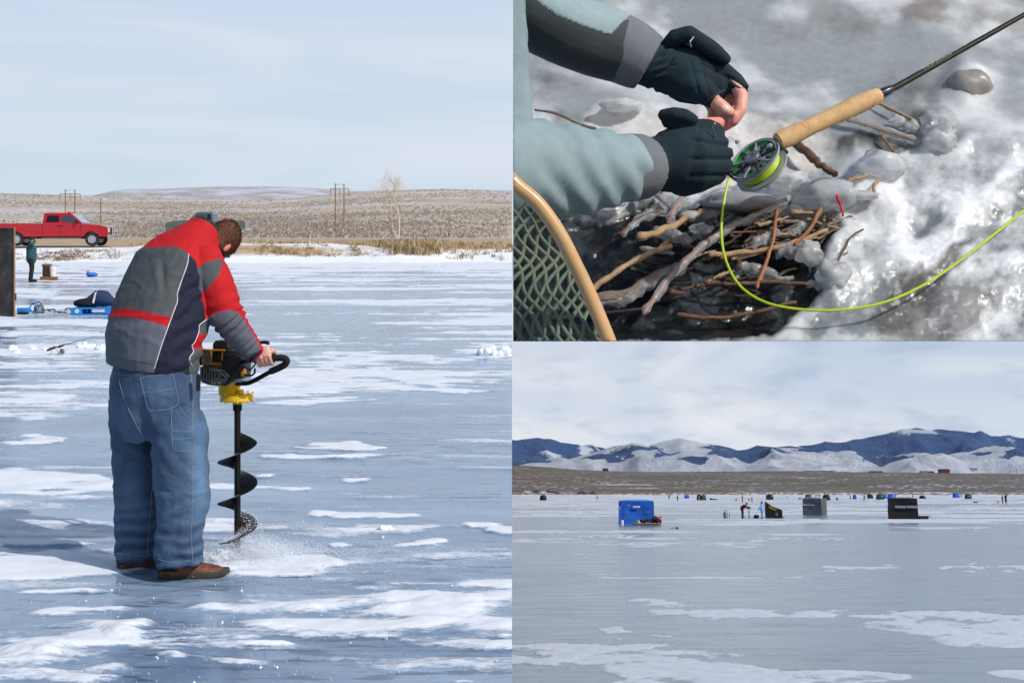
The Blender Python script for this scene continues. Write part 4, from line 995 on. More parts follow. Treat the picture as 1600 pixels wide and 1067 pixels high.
# blue plastic pallet sled with the navy bag
q = gl(172, 492); sl_ = q.y/F
pl = empty('pallet', q, 'bright blue plastic pallet lying on the ice left of the man', 'pallet'); pl['label'] = 'bright blue plastic pallet on the ice with a navy bag on it'
blue = mat('blue_plastic', hexc(30, 132, 214), .45); Wp = 118*sl_
MB().box((0, .3, .135), (Wp, .75, .028), bev=.006).build('deck', blue, pl)
MB().box((0, .3, .012), (Wp, .75, .022), bev=.006).build('base', blue, pl)
for j in (-.03, .3, .62):
    for i in (-1, 0, 1): MB().box((i*(Wp/2-.10), j, .072), (.22 if i else .18, .10, .105), bev=.012).build('block', blue, pl)
M = MB().lathe([(.045, -.004), (.045, .004)], Matrix.Translation((-Wp/2+.12, -.084, .08)) @ Matrix.Rotation(R(90), 4, 'X'), 20).build('disc_mark', mat('pale_blue', hexc(190, 220, 240), .6), pl)
q2 = q+Vector((-28*sl_, .25, .149)); bg_ = empty('duffel_bag', Matrix.Translation(q2) @ Matrix.Scale(1.12, 4), 'navy and black soft bag lying on the blue pallet', 'bag')
bb = MB(); bb.blob((-.17, 0, .07), (.22, .17, .10), 4, .25, 3); bb.build('black_pouch', mat('black_cloth', hexc(22, 22, 28), .9), bg_)
bb = MB(); bb.tube([(-.10, 0, .10), (.05, 0, .17), (.18, 0, .15), (.29, 0, .10)], [.10, .16, .15, .09], 16, round_ends=True); bb.build('bag_body', mat('navy_cloth', hexc(34, 52, 84), .85, var=.2), bg_)
bb = MB(); bb.tube([(.00, -.175, .08), (.03, -.14, .24), (.05, 0, .335), (.05, .12, .27)], .020, 8); bb.build('strap', mat('pale_strap', hexc(196, 196, 190), .8), bg_)

# crampons / ice cleats and the small blue gear near the shelter
def gear(px, py, label, cat, name, fn, group=None):
    q = gl(px, py); t = empty(name, q, label, cat, group); fn(t, q.y/F); return t
def lantern(t, s):
    MB().lathe([(.09, .0), (.11, .05), (.10, .16), (.05, .2)], n=18).build('dome', mat('steel_grey', hexc(150, 156, 160), .3, .8), t)
    MB().tube([(-.12, 0, .21), (0, 0, .26), (.06, 0, .2)], .012, 6).build('handle', blp, t)
gear(61, 491, 'shiny round steel lantern head on the ice between shelter and pallet', 'lantern', 'lantern', lantern)
def chains(t, s):
    rs = random.Random(3)
    for i in range(9): 
        c = Vector((-.45+i*.115, rs.uniform(-.05, .05), .03+rs.uniform(0, .05))); r_ = rs.uniform(.045, .085); tl = rs.uniform(-.9, .9)
        MB().tube([c+Vector((math.cos(a)*r_, math.sin(a)*r_*math.cos(tl), abs(math.sin(a)*r_*math.sin(tl)))) for a in [k*.5236 for k in range(12)]], .010, 6, closed=True).build('link', mat('chain_dark', hexc(70, 76, 82), .5, .6), t)
gear(80, 491, 'tangle of dark metal rings lying beside the blue pallet', 'chain', 'chain', chains)
def tipup(t, s):
    MB().box((0, 0, .03), (.20, .14, .06), bev=.02).build('foot', blp, t); MB().box((.02, 0, .10), (.28, .09, .09), bev=.03).build('seat', blue, t)
    MB().tube([(.1, 0, .1), (.2, 0, .24), (.24, 0, .26), (.32, 0, .06)], .014, 6).build('arm', blue, t)
gear(36, 492, 'small blue folding tip-up close to the foot of the canvas shelter', 'tip-up', 'tip_up', tipup)
def bluething(t, s):
    MB().blob((0, 0, .10), (.22, .14, .09), 3, .3, 2).build('lump', mat('blue_cloth', hexc(40, 110, 200), .8), t); MB().lathe([(.05, .14), (.06, .2), (.02, .24)], Matrix.Translation((-.14, 0, 0)), 10).build('cap', mat('red_cap', hexc(170, 40, 50), .6), t)
gear(143, 433, 'small bright blue bundle alone on the far ice', 'bundle', 'bundle', bluething)

# spinning rod on a wire stand near the slush
q = gl(92, 556); rd = empty('ice_rod', q, 'short fishing rod with reel on a thin red wire stand in the slush', 'fishing rod')
s_ = q.y/F; red_w = mat('red_wire', hexc(176, 52, 40), .5); ck = mat('dark_cork', hexc(78, 58, 46), .8)
def lq(px, py): return Vector(((px-92)*s_, 0, (556-py)*s_))
MB().tube([lq(80, 546), lq(80, 557), lq(81, 559), lq(104, 558), lq(110, 558)], .004, 6).build('stand', red_w, rd)
MB().tube([lq(74.5, 547), lq(85, 543)], [.016, .020], 10, round_ends=True).build('grip', ck, rd)
MB().tube([lq(93, 541.5), lq(99, 539.5)], [.018, .014], 10, round_ends=True).build('fore_grip', ck, rd)
MB().tube([lq(85, 543), lq(93, 541.5), lq(99, 539.5), lq(125, 532), lq(155, 525)], [.009, .009, .006, .004, .0015], 8).build('rod_blank', blp, rd)
rl = MB().lathe([(.03, -.02), (.036, -.01), (.036, .02), (.02, .026)], Matrix.Translation(lq(97, 549)) @ Matrix.Rotation(R(70), 4, 'Y'), 16).build('reel', mat('reel_grey', hexc(120, 122, 124), .35, .7), rd)
MB().tube([lq(90, 543), lq(91, 552), lq(86, 557)], [.012, .018, .006], 8).build('reel_foot', mat('white_plastic', hexc(215, 212, 205), .5), rd)
MB().tube([lq(97, 549)+Vector((0, -.03, 0)), lq(93, 553)+Vector((0, -.05, 0)), lq(88, 557)+Vector((0, -.05, 0))], .005, 6).build('crank', blp, rl)

# separate chunks and piles of ice
def chunk(px, py, sz, seed, label, group=None):
    q = gl(px, py); o = MB().blob((0, 0, sz[2]*.5), sz, seed, .55, 3, fr=1.3).build('ice_chunk', ice_c, None, Matrix.Translation(q), ang=40); tag(o, label, 'ice chunk', group)
ice_c = mat('frozen_snow', hexc(226, 232, 242), .6, 0, .08, 8, .5, 30, .01)
chunk(603, 829, (.035, .03, .022), 3, 'single grey lump of ice on the bare ice right of the auger', )
o = MB(); rs = random.Random(8)
for i in range(22): o.blob((rs.gauss(0, .12), rs.gauss(0, .10), .035+.06*rs.random()*math.exp(-i*.05)), rs.uniform(.03, .09), i, .5, 2, fr=1.4)
o = o.build('ice_pile', ice_c, None, Matrix.Translation(gl(772, 556)), ang=60); tag(o, 'pile of broken white ice at the end of a snow streak', 'ice pile')
for k, (px, py, w_) in enumerate(((20, 548, .07), (51, 547, .06), (70, 549, .05), (27, 553, .06), (130, 546, .09), (143, 545, .08), (160, 550, .10), (155, 546, .07))):
    chunk(px, py, (w_, w_*.8, w_*.7), k+11, 'rounded white snow lump in the row beside the small fishing rod', 'snow lumps by the small rod')
# loose crumbs over the near ice: one mass
rs = np.random.RandomState(9); V_ = []; F_ = []; k = 0
for i in range(750):
    py_ = 650+rs.rand()**.55*430; px_ = rs.rand()*806-3
    if rs.rand() > .25+.75*math.exp(-((px_-180)/220)**2-((py_-985)/60)**2)+.25*math.exp(-((py_-1010)/50)**2): continue
    q = gl(px_, py_); s_ = .0018+.009*rs.rand()**6
    if q.x > -.015: continue
    d = rs.randn(6, 3); d /= np.linalg.norm(d, axis=1)[:, None]; d[:, 2] = np.abs(d[:, 2])
    z0 = .013
    V_ += [(q.x+a[0]*s_, q.y+a[1]*s_, z0*(rs.rand())+a[2]*s_*1.2) for a in d]; F_ += [(k, k+1, k+2), (k, k+2, k+3), (k, k+3, k+4), (k+1, k+2, k+5), (k+2, k+3, k+5), (k+3, k+4, k+5), (k, k+4, k+1), (k+4, k+5, k+1)]; k += 6
me = bpy.data.meshes.new('crumbs'); me.from_pydata(V_, [], F_); me.update()
tag(link(me, 'ice_crumbs', ice_c), 'loose white ice crumbs strewn over the dark lake ice', 'ice crumbs', kind='stuff')

# poles of the power line, the bare tree, stump and shore bushes
wood = mat('pole_brown', hexc(136, 96, 66), .85, vs=2)
def hframe(px0, px1, top, base, Y, label):
    z0 = EYE+(HZ-base)/F*Y; z1 = EYE+(HZ-top)/F*Y; x0 = (px0-800)/F*Y; x1 = (px1-800)/F*Y
    t = empty('utility_pole', (x0, Y, z0), label, 'utility pole', 'poles of the power line on the sage plain')
    r_ = .085
    MB().tube([(0, 0, -1), (0, 0, z1-z0)], r_, 8).build('post', wood, t)
    if px1 != px0:
        MB().tube([(x1-x0, 0, -1), (x1-x0, 0, z1-z0)], r_, 8).build('post', wood, t)
        e_ = (x1-x0)*.55; zc = (z1-z0)*.86
        MB().box(((x1-x0)/2, 0, zc), ((x1-x0)+2*e_, r_*1.2, r_*1.2)).build('crossarm', wood, t)
        MB().tube([(0, 0, z1-z0-.3), ((x1-x0)/2, 0, z1-z0-.1), (x1-x0, 0, z1-z0-.3)], r_*.25, 5).build('ground_wire', blp, t)
        for x in (-e_, (x1-x0)/2, x1-x0+e_): MB().lathe([(r_*.5, 0), (r_*.7, -.5), (r_*.4, -1.2)], Matrix.Translation((x, 0, zc)), 8).build('insulator', mat('insulator', hexc(110, 90, 80), .5), t)
hframe(524, 537.5, 287, 347, 235, 'tall twin pole brown power frame standing against the sky')
hframe(102, 117, 296, 347, 240, 'faint twin pole power frame above the red truck cab')
hframe(157.5, 157.5, 310, 349, 230, 'single short brown pole behind the hood of the red truck')
def twigtree(base, top_h, label, lean, spread, seed, col, depth_=4, name='bare_tree', forks=None, width=1.0):
    rs = random.Random(seed); tr = empty(name, base, label, 'tree'); trunk = MB(); crown = MB()
    def grow(p, d, ln, r_, dep, mbx):
        pts = [p]; q = p.copy(); dd = d.copy()
        for i in range(4):
            dd = (dd+Vector((rs.uniform(-.13, .13), rs.uniform(-.13, .13), rs.uniform(-.04, .08)))).normalized(); q = q+dd*ln/4; pts.append(q.copy())
        mbx.tube(pts, [r_*(1-.4*i/4) for i in range(5)], 5 if dep < 3 else 3, cap=False)
        if dep >= depth_: return
        nb = 2+(rs.random() < .6)+(dep > 1)
        for k in range(nb):
            a = rs.uniform(0, 6.283); t_ = rs.uniform(.28, .62)*spread; x, y, _ = basis(dd)
            nd = (dd*math.cos(t_)+(x*math.cos(a)+y*math.sin(a))*math.sin(t_)+Vector((0, 0, .12))).normalized()
            grow(pts[-1-(k > 1)], nd, ln*rs.uniform(.62, .85), r_*.55, dep+1, crown)
    for dv, ln, r_ in forks: grow(Vector((0, 0, 0)), Vector(dv).normalized(), ln, r_, 1, trunk)
    trunk.build('trunk', col, tr); crown.build('crown', col, tr); return tr
bark = mat('pale_bark', hexc(204, 188, 172), .9, vs=6)
q = P(622, 378, 96)
twigtree(Vector((q.x, q.y, land_z(q.x, q.y)-.05)), 4, 'leafless pale tree with forked trunk rising from shore grass', 0, 1.15, 4, bark, 5, forks=[((-.26, 0, 1), 1.65, .055), ((.22, .1, 1), 1.85, .06)])
q = P(674, 378, 94)
twigtree(Vector((q.x, q.y, land_z(q.x, q.y)-.05)), 1, 'small pale bare shrub right of the leafless tree', 0, .5, 9, bark, 4, 'bare_shrub', forks=[((.02, 0, 1), .45, .03), ((.2, 0, 1), .35, .02), ((-.2, .1, 1), .35, .02)])
for k, (px, lb) in enumerate(((64, 'below the rear wheel'), (113, 'below the doors'), (176, 'below the front bumper'))):
    q = P(px, 398, 81.8)
    twigtree(Vector((q.x, 81.8, land_z(q.x, 81.8)-.05)), 1, f'grey brown tangled shore bush {lb} of the red truck', 0, 1.6, 20+k, mat('grey_twigs', hexc(124, 106, 92), .9, vs=5), 4, 'shore_bush', forks=[((math.cos(a)*.8, math.sin(a)*.5, .75), .34, .02) for a in (0, 1, 2.2, 3.1, 4, 5.2)])
# ================================================================== THE FROZEN BAY BELOW THE MOUNTAINS
# its ice sheet falls away from the camera at 10.8 degrees; everything on it stands square to that sheet
TILT = math.atan((766-HZ)/F); BH = 2.8
TB = Matrix.Translation(CAM) @ Matrix.Rotation(-TILT, 4, 'X')
TBi = TB.to_3x3().inverted(); TBn = np.array(TBi)
def bray(px, py): return (TBi @ Vector(((px-800)/F, 1, (HZ-py)/F)))
def bg_(px, py, z=0.0):          # point on the bay's ice (local frame, ice at z = -BH)
    d = bray(px, py); k = (-BH+z)/d.z; return Vector((d.x*k, d.y*k, -BH+z))
def bs(p): return p.y/F          # metres per photograph pixel there
def bmw(p, rz=0): return TB @ Matrix.Translation(p) @ Matrix.Rotation(R(rz), 4, 'Z')
sky_patch('sky', 16000, -62, 62, -.5, 30,
          [(0.0, hexc(226, 231, 239)), (.12, hexc(203, 214, 231)), (.3, hexc(180, 198, 225)), (.6, hexc(172, 191, 220)), (1, hexc(165, 185, 215))],
          (hexc(234, 236, 240), .95), None, TB, (5.0, 2.0, 14), .7, (.44, .64), (5.0, .5, .75, hexc(166, 182, 207), .55), 3.2)
# ice: screen-even rows
pyb = np.concatenate([np.arange(1110, 860, -1.8), np.arange(860, 786, -1.0), np.arange(786, 769.4, -.45)])
pxb = np.concatenate([np.linspace(-900, 780, 50), np.arange(792, 1612, 2.0), np.linspace(1625, 2600, 30)])
PYb, PXb = np.meshgrid(pyb, pxb, indexing='ij')
dr = np.stack([(PXb-800)/F, np.ones_like(PXb), (HZ-PYb)/F], -1) @ TBn.T
kb = -BH/dr[..., 2]; XB = dr[..., 0]*kb; YB = dr[..., 1]*kb
sb = [(1290, 962, 330, 11), (1440, 975, 190, 14), (1160, 960, 190, 8), (1560, 985, 130, 26), (960, 1010, 190, 10), (900, 1024, 190, 10), (1060, 1040, 200, 12), (1300, 1058, 340, 14), (1160, 1048, 200, 16), (1040, 1022, 160, 10), (1000, 1062, 90, 8), (1600, 1060, 120, 12),
      (1530, 886, 60, 7), (1345, 888, 55, 3.5), (1295, 895, 22, 2), (1040, 944, 40, 3), (1590, 883, 50, 4), (1025, 850, 75, 3), (1140, 851, 80, 1.6), (910, 871, 90, 1.5), (960, 985, 40, 2), (1080, 986, 70, 2), (905, 835, 60, 1.5), (960, 838, 40, 1.5), (1250, 842, 100, 2)]
Sb = patches(PXb+fbm(XB*.7, YB*.5, o=4)*60, PYb+fbm(XB*.6+9, YB*.45, o=4)*np.interp(PYb, [800, 1067], [3, 22]), sb)
m1 = fbm(XB*.35, YB*.30, o=6, g=.6); m2 = fbm(XB*1.6, YB*1.3, o=5, g=.6); m3 = fbm(XB*.035+7, YB*.10, o=5, g=.65)
bb_ = np.interp(PYb, [770, 775, 790, 805, 830, 850, 880, 1067], [.9, .24, .10, .06, .02, -.14, -.45, -.5])
snb = np.maximum(smooth(-.10, .45, Sb*.45+m1*.6+m2*.5), smooth(-.02, .30, (m3+bb_)*1.6+m2*.15))
frb = np.clip(np.interp(PYb, [770, 820, 900, 1067], [.5, .42, .36, .28])*(.55+.8*fbm(XB*.12+3, YB*.12, o=5)), 0, .42)
low_l = smooth(1010, 1050, PYb)*smooth(1060, 860, PXb)
snb = np.maximum(snb, frb*(1-.7*low_l))
VB = np.stack([XB, YB, -BH+snb*.02+snb*.01*m2], -1)
baym = ice_material('bay_ice', hexc(92, 106, 124), hexc(124, 137, 150), hexc(210, 217, 228), (.10, .26), (.5, 2.5), .25)
me = grid_mesh('bay_ice', VB, len(pxb), len(pyb), {'snow': snb}); o = link(me, 'lake', baym, None, TB); o['kind'] = 'structure'
# brown shore hills
Yh = np.concatenate([np.linspace(860, 1150, 30), np.geomspace(1160, 3400, 130)]); uh = np.linspace(-.55, .62, 500)
YH, UH = np.meshgrid(Yh, uh, indexing='ij'); XH = UH*YH; PXh = 800+UH*F
hill_x = [-400, 700, 800, 850, 900, 950, 1000, 1200, 1400, 1470, 1600, 2200]; hill_y = [724, 726, 728.5, 731, 735, 737, 738, 737.5, 738.5, 739.5, 740.5, 742]
HB = 766.0
hh = (HB-np.interp(PXh, hill_x, hill_y))/F*2500
zh = -BH-.4+smooth(880, 960, YH)*(.5+.5*fbm(XH*.03, YH*.02, o=3))+(hh+BH)*np.clip((YH-960)/1500, 0, 1)**1.35*np.where(YH > 2500, np.clip(1-(YH-2500)/900, 0, 1), 1)
zh += fbm(XH*.004, YH*.006, o=5)*7*np.interp(YH, [950, 1300, 2200, 2500, 3400], [0, .7, .8, .25, .5])
mb_, nt, b = new_mat('brown_hills'); v = coords(nt)
g1 = noise_n(nt, v, .12, 6, .8); g2 = noise_n(nt, coords(nt, (.4, 1, 1)), .006, 5, .65)
base = ramp(nt, g1, [(.3, hexc(52, 47, 45)), (.5, hexc(84, 77, 72)), (.7, hexc(116, 107, 99))])
base = mixc(nt, ramp(nt, g2, [(.40, (0, 0, 0)), (.6, (.6, .6, .6))]), base, hexc(112, 98, 84))
spk = N(nt, 'ShaderNodeTexVoronoi'); spk.inputs['Scale'].default_value = .11; L(nt, v, spk.inputs['Vector'])
f1 = ramp(nt, spk.outputs['Distance'], [(.20, (1, 1, 1)), (.40, (0, 0, 0))]); f2 = ramp(nt, noise_n(nt, v, .012, 5, .7), [(.47, (0, 0, 0)), (.60, (1, 1, 1))])
f3 = mixc(nt, 1.0, f1, f2, 'MULTIPLY'); c = mixc(nt, f3, base, hexc(205, 210, 220))
pf = ramp(nt, noise_n(nt, coords(nt, (.35, 1, 1)), .010, 5, .75), [(.60, (0, 0, 0)), (.66, (.8, .8, .8))]); c = mixc(nt, pf, c, hexc(205, 210, 220))
c = mixc(nt, attr(nt, 'shore'), c, hexc(210, 214, 224))
L(nt, c, b.inputs['Base Color']); b.inputs['Roughness'].default_value = .95
shr = smooth(1120, 1000, YH)*smooth(-.35, -.05, fbm(XH*.05, YH*.06, o=3)+.3*smooth(1000, 950, YH))
me = grid_mesh('brown_hills', np.stack([XH, YH, zh], -1), len(uh), len(Yh), {'shore': shr}); o = link(me, 'hills', mb_, None, TB); o['kind'] = 'structure'
# snowy foothills and forested ridge
foot_x = [-600, 800, 850, 900, 940, 985, 1010, 1060, 1100, 1140, 1180, 1230, 1270, 1330, 1370, 1400, 1440, 1500, 1560, 1600, 2200]
foot_y = [694, 692, 703, 704, 700, 690, 692, 686, 696, 704, 700, 697, 703, 700, 708, 698, 692, 694, 700, 703, 698]
rid_x = [-600, 800, 830, 900, 950, 985, 1010, 1035, 1060, 1090, 1130, 1170, 1200, 1240, 1280, 1310, 1340, 1380, 1405, 1425, 1450, 1480, 1510, 1560, 1600, 1900, 2400]
rid_y = [668, 672, 677, 678, 684, 687, 688, 682, 677, 684, 692, 690, 687, 688, 695, 693, 687, 680, 669, 666.5, 669, 671, 672, 681, 686, 690, 684]
def massif(name, y0, y1, yc, rx, ry, base_row, rough, freq, seed, nx, ny, ex):
    Y_ = np.linspace(y0, y1, ny); u_ = np.linspace(-.42, .52, nx); YY_, UU_ = np.meshgrid(Y_, u_, indexing='ij'); X_ = UU_*YY_; P_ = 800+UU_*F
    H = (765-np.interp(P_, rx, ry))/F*yc
    t = np.where(YY_ < yc, np.clip((YY_-y0)/(yc-y0), 0, 1)**ex, np.clip(1-(YY_-yc)/(y1-yc), 0, 1)**.8)
    rg = 1-2*np.abs(fbm(X_*freq+seed, YY_*freq*.7, o=4, g=.5))
    gul = 1-2*np.abs(fbm(X_*freq*2.4+seed*2, YY_*freq*.8+3, o=3, g=.5))
    z = H*t+(rg-.75)*rough*np.clip(t*(1.25-t)*3.2, 0, 1)+(gul-.75)*rough*.55*np.clip(t*(1.1-t)*3.2, 0, 1)*(YY_ < yc+200)
    z = z-BH-2
    return X_, YY_, z, P_, t, rg, gul
X_, Y_, z_, P_, t_, rg_, gu_ = massif('foot', 4300, 6300, 5600, foot_x, foot_y, 740, 60, .0019, 5, 900, 330, .85)
woods = smooth(.04, .30, fbm(X_*.0035+4, Y_*.0030, o=6, g=.62)+.55*(t_-.66)+.30*(.7-gu_))*smooth(.25, .6, t_)
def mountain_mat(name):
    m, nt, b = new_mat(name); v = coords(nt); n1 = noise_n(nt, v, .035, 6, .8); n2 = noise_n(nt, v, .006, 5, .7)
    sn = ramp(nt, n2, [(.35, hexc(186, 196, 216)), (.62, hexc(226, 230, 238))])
    dark = ramp(nt, n1, [(.3, hexc(50, 80, 126)), (.7, hexc(76, 108, 156))])  # blue distance haze painted into the forest colour
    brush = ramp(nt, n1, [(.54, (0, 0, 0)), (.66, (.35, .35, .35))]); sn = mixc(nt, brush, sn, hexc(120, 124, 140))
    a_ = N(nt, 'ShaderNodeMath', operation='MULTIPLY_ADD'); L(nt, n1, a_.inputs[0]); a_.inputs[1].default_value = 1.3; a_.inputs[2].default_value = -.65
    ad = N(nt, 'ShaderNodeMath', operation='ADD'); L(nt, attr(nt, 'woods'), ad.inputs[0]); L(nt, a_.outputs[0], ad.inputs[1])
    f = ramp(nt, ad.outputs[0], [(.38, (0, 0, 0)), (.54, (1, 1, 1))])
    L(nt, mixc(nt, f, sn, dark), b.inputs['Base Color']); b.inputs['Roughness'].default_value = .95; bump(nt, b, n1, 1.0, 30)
    return m
mm_ = mountain_mat('mountain')
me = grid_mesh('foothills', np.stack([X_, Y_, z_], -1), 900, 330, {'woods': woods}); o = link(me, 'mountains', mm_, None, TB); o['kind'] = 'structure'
X_, Y_, z_, P_, t_, rg_, gu_ = massif('ridge', 6000, 9000, 7400, rid_x, rid_y, 740, 95, .0016, 12, 900, 300, .9)
cn_ = .55+.9*fbm(X_*.008, Y_*.006, o=5, g=.65)
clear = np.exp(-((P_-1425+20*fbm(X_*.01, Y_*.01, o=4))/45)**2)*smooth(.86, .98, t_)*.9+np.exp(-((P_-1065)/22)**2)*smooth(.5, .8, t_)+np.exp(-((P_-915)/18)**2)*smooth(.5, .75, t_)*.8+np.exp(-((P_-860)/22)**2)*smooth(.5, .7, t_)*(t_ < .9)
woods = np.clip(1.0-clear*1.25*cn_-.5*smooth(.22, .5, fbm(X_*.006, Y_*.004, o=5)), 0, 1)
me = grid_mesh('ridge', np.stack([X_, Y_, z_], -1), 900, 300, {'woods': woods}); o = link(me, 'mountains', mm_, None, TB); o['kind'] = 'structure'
def shorez(x, y):
    i = int(round(np.interp(y, Yh, np.arange(len(Yh))))); j = int(round(np.interp(x/y, uh, np.arange(len(uh))))); return float(zh[i, j])
# scrub tufts along the bay's far shore: one mass
rs = np.random.RandomState(4); V_ = []; F_ = []; k = 0
for i in range(1700):
    y = 930+rs.rand()*rs.rand()*500; x = (-.03+rs.rand()*.42)*y; h = .3+rs.rand()*.5; w_ = .5+rs.rand()*1.5; z = shorez(x, y)-.1
    V_ += [(x-w_, y, z), (x+w_, y, z), (x+w_*.5, y+.2, z+h), (x-w_*.6, y+.1, z+h*.8)]; F_.append((k, k+1, k+2, k+3)); k += 4
me = bpy.data.meshes.new('scrub'); me.from_pydata(V_, [], F_); me.update()
tag(link(me, 'shore_scrub', mat('scrub', hexc(112, 102, 92), .95, vs=.5), None, TB), 'brown scrub tufts on the snowy far shore of the bay', 'scrub', kind='stuff')

# ---------------------------------------------------------------- shelters
def cloth_m(name, c): return mat(name, hexc(*c), .8, 0, .12, 1.6, .3, 4, .03)
def dent(p, n, k): return p
def cube_tent(px0, px1, top, base, depth, label, col, roofc=None, side=None, sidecol=None, details=None, group=None, rz=0, name='ice_shelter', lean=0.03):
    c = bg_((px0+px1)/2, base); s = bs(c); rz = rz-math.degrees(math.atan2(c.x, c.y)); wd = (px1-px0)*s; ht = (base-top)*s
    t = empty(name, bmw(c, rz), label, 'ice shelter', group)
    m_ = MB(); n = 14; big = wd*F/c.y > 20
    if not big: n = 4
    def face(a, b_, seed):
        V_ = []
        for j in range(n+1):
            for i in range(n+1):
                u_, v_ = i/n, j/n; p = a.lerp(b_, u_); nr = (b_-a).cross(Zv).normalized()
                bulge = -math.sin(u_*math.pi)*math.sin(v_*math.pi)*.05*wd+.02*wd*mnoise.noise(Vector((u_*3+seed, v_*3, seed)))*(big)
                ctr = (Vector((0, depth/2, 0))-p)*lean*v_
                V_.append(p+ctr+Zv*(v_*ht)+nr*bulge)
        return V_, [(j*(n+1)+i, j*(n+1)+i+1, (j+1)*(n+1)+i+1, (j+1)*(n+1)+i) for j in range(n) for i in range(n)]
    A, B, C_, D_ = Vector((-wd/2, 0, 0)), Vector((wd/2, 0, 0)), Vector((wd/2, depth, 0)), Vector((-wd/2, depth, 0))
    for sd, (a, b_) in enumerate(((A, B), (B, C_), (C_, D_), (D_, A))): v_, f_ = face(a, b_, sd+len(label)*.1); m_.add(v_, f_)
    m_.build('wall', col, t, ang=60)
    rr = MB(); k = 1-lean
    q = [Vector((x*k, depth/2+(y-depth/2)*k, ht)) for x, y in ((-wd/2, 0), (wd/2, 0), (wd/2, depth), (-wd/2, depth))]
    q2 = [Vector((x*.5, depth/2+(y-depth/2)*.5, ht*1.045)) for x, y in ((-wd/2, 0), (wd/2, 0), (wd/2, depth), (-wd/2, depth))]
    rr.rings([[v-Zv*.05 for v in q], q, q2]); rr.build('roof', roofc or col, t, smooth_=False)
    if details: details(t, wd, ht, s, depth)
    return t
blu_t = cloth_m('blue_nylon', (18, 84, 176)); blk_t = cloth_m('black_nylon_tent', (10, 11, 15)); gry_t = cloth_m('grey_nylon', (54, 60, 72)); gr2_t = cloth_m('pale_grey_nylon', (112, 114, 114)); grn_t = cloth_m('green_nylon', (18, 62, 48))
wht_p = mat('white_plastic', hexc(215, 212, 205), .5); pale_w = mat('window_film', hexc(176, 184, 196), .4); dk_w = mat('dark_window', hexc(16, 26, 50), .5)
def text_mesh(txt, size, name, m, parent, loc, rot, sx=1.0):
    cu = bpy.data.curves.new(name, 'FONT'); cu.body = txt; cu.size = size; cu.extrude = .004; cu.align_x = 'CENTER'; cu.align_y = 'CENTER'
    o = bpy.data.objects.new('tmp', cu); C.objects.link(o); dg = bpy.context.evaluated_depsgraph_get(); dg.update()
    me = bpy.data.meshes.new_from_object(o.evaluated_get(dg)); bpy.data.objects.remove(o); me.name = name
    o = link(me, name, m, parent); o.location = loc; o.rotation_euler = rot; o.scale = (sx, 1, 1); return o
def bt_details(t, wd, ht, s, dp):
    def r_(x0, x1, y0, y1, m, nm, o=.03): MB().box(((x0+x1)/2*s-wd/2, -o, ht-(y0+y1)/2*s), ((x1-x0)*s, .03, (y1-y0)*s), bev=.02).build(nm, m, t)
    r_(22.5, 33.5, 7.5, 10.5, pale_w, 'window', .10); r_(2.3, 4, 3, 6.5, dk_w, 'vent'); r_(1.8, 3, 9, 11.2, pale_w, 'patch'); r_(1.8, 3, 12, 13.2, pale_w, 'patch')
    r_(15.8, 17.6, 6, 7, wht_p, 'eyelet', .09); r_(8.8, 9.3, 5, 33, mat('blue_seam', hexc(14, 60, 140), .8), 'door_seam', .05)
    gt = mat('grey_print', hexc(120, 130, 146), .6)
    text_mesh('SIZE', 3.4*s, 'lettering', gt, t, (45.5*s-wd/2, -.10, ht-16.8*s), (R(90), 0, 0), 1.1); text_mesh('ICE', 3.2*s, 'lettering', gt, t, (13.5*s-wd/2, -.11, ht-16.8*s), (R(90), 0, 0), 1.2)
cube_tent(967, 1022, 783.5, 818, 2.0, 'large bright blue cube shelter with pale window strip on the near ice', blu_t, mat('sky_blue_nylon', hexc(60, 130, 214), .8), details=bt_details)
def gt_details(t, wd, ht, s, dp):
    MB().box((-wd/2+11*s, -.14, ht-10*s), (15*s, .02, 1.3*s)).build('window', mat('slot_film', hexc(120, 140, 160), .5), t)
    MB().box((-wd/2+3*s, -.10, ht-10*s), (2*s, .03, 2*s)).build('eyelet', wht_p, t)
cube_tent(1255, 1284, 779.2, 805, 1.9, 'dark grey box shelter with a paler right wall on the bay ice', gry_t, gr2_t, details=gt_details)
q = bg_(1288.5, 804.7); s = bs(q); sp = MB(); sp.box((0, .5, 12.9*s), (7.4*s, .9, 25.5*s), bev=.05); 
o = sp.build('shelter_flap', gr2_t, None, bmw(q, -math.degrees(math.atan2(q.x, q.y)))); tag(o, 'paler grey end panel standing against the dark grey box shelter', 'shelter panel')
def bk_details(t, wd, ht, s, dp):
    for x0, x1 in ((11, 27), (28, 44)): MB().box(((x0+x1)/2*s-wd/2, -.12, ht-12.3*s), ((x1-x0)*s, .02, 3.6*s), Matrix.Rotation(R(2), 4, 'Y'), bev=.01).build('window', mat('grey_film', hexc(120, 124, 134), .4), t)
cube_tent(1389, 1434, 780, 811, 2.0, 'big black cube shelter with a two pane grey window strip', blk_t, details=bk_details)
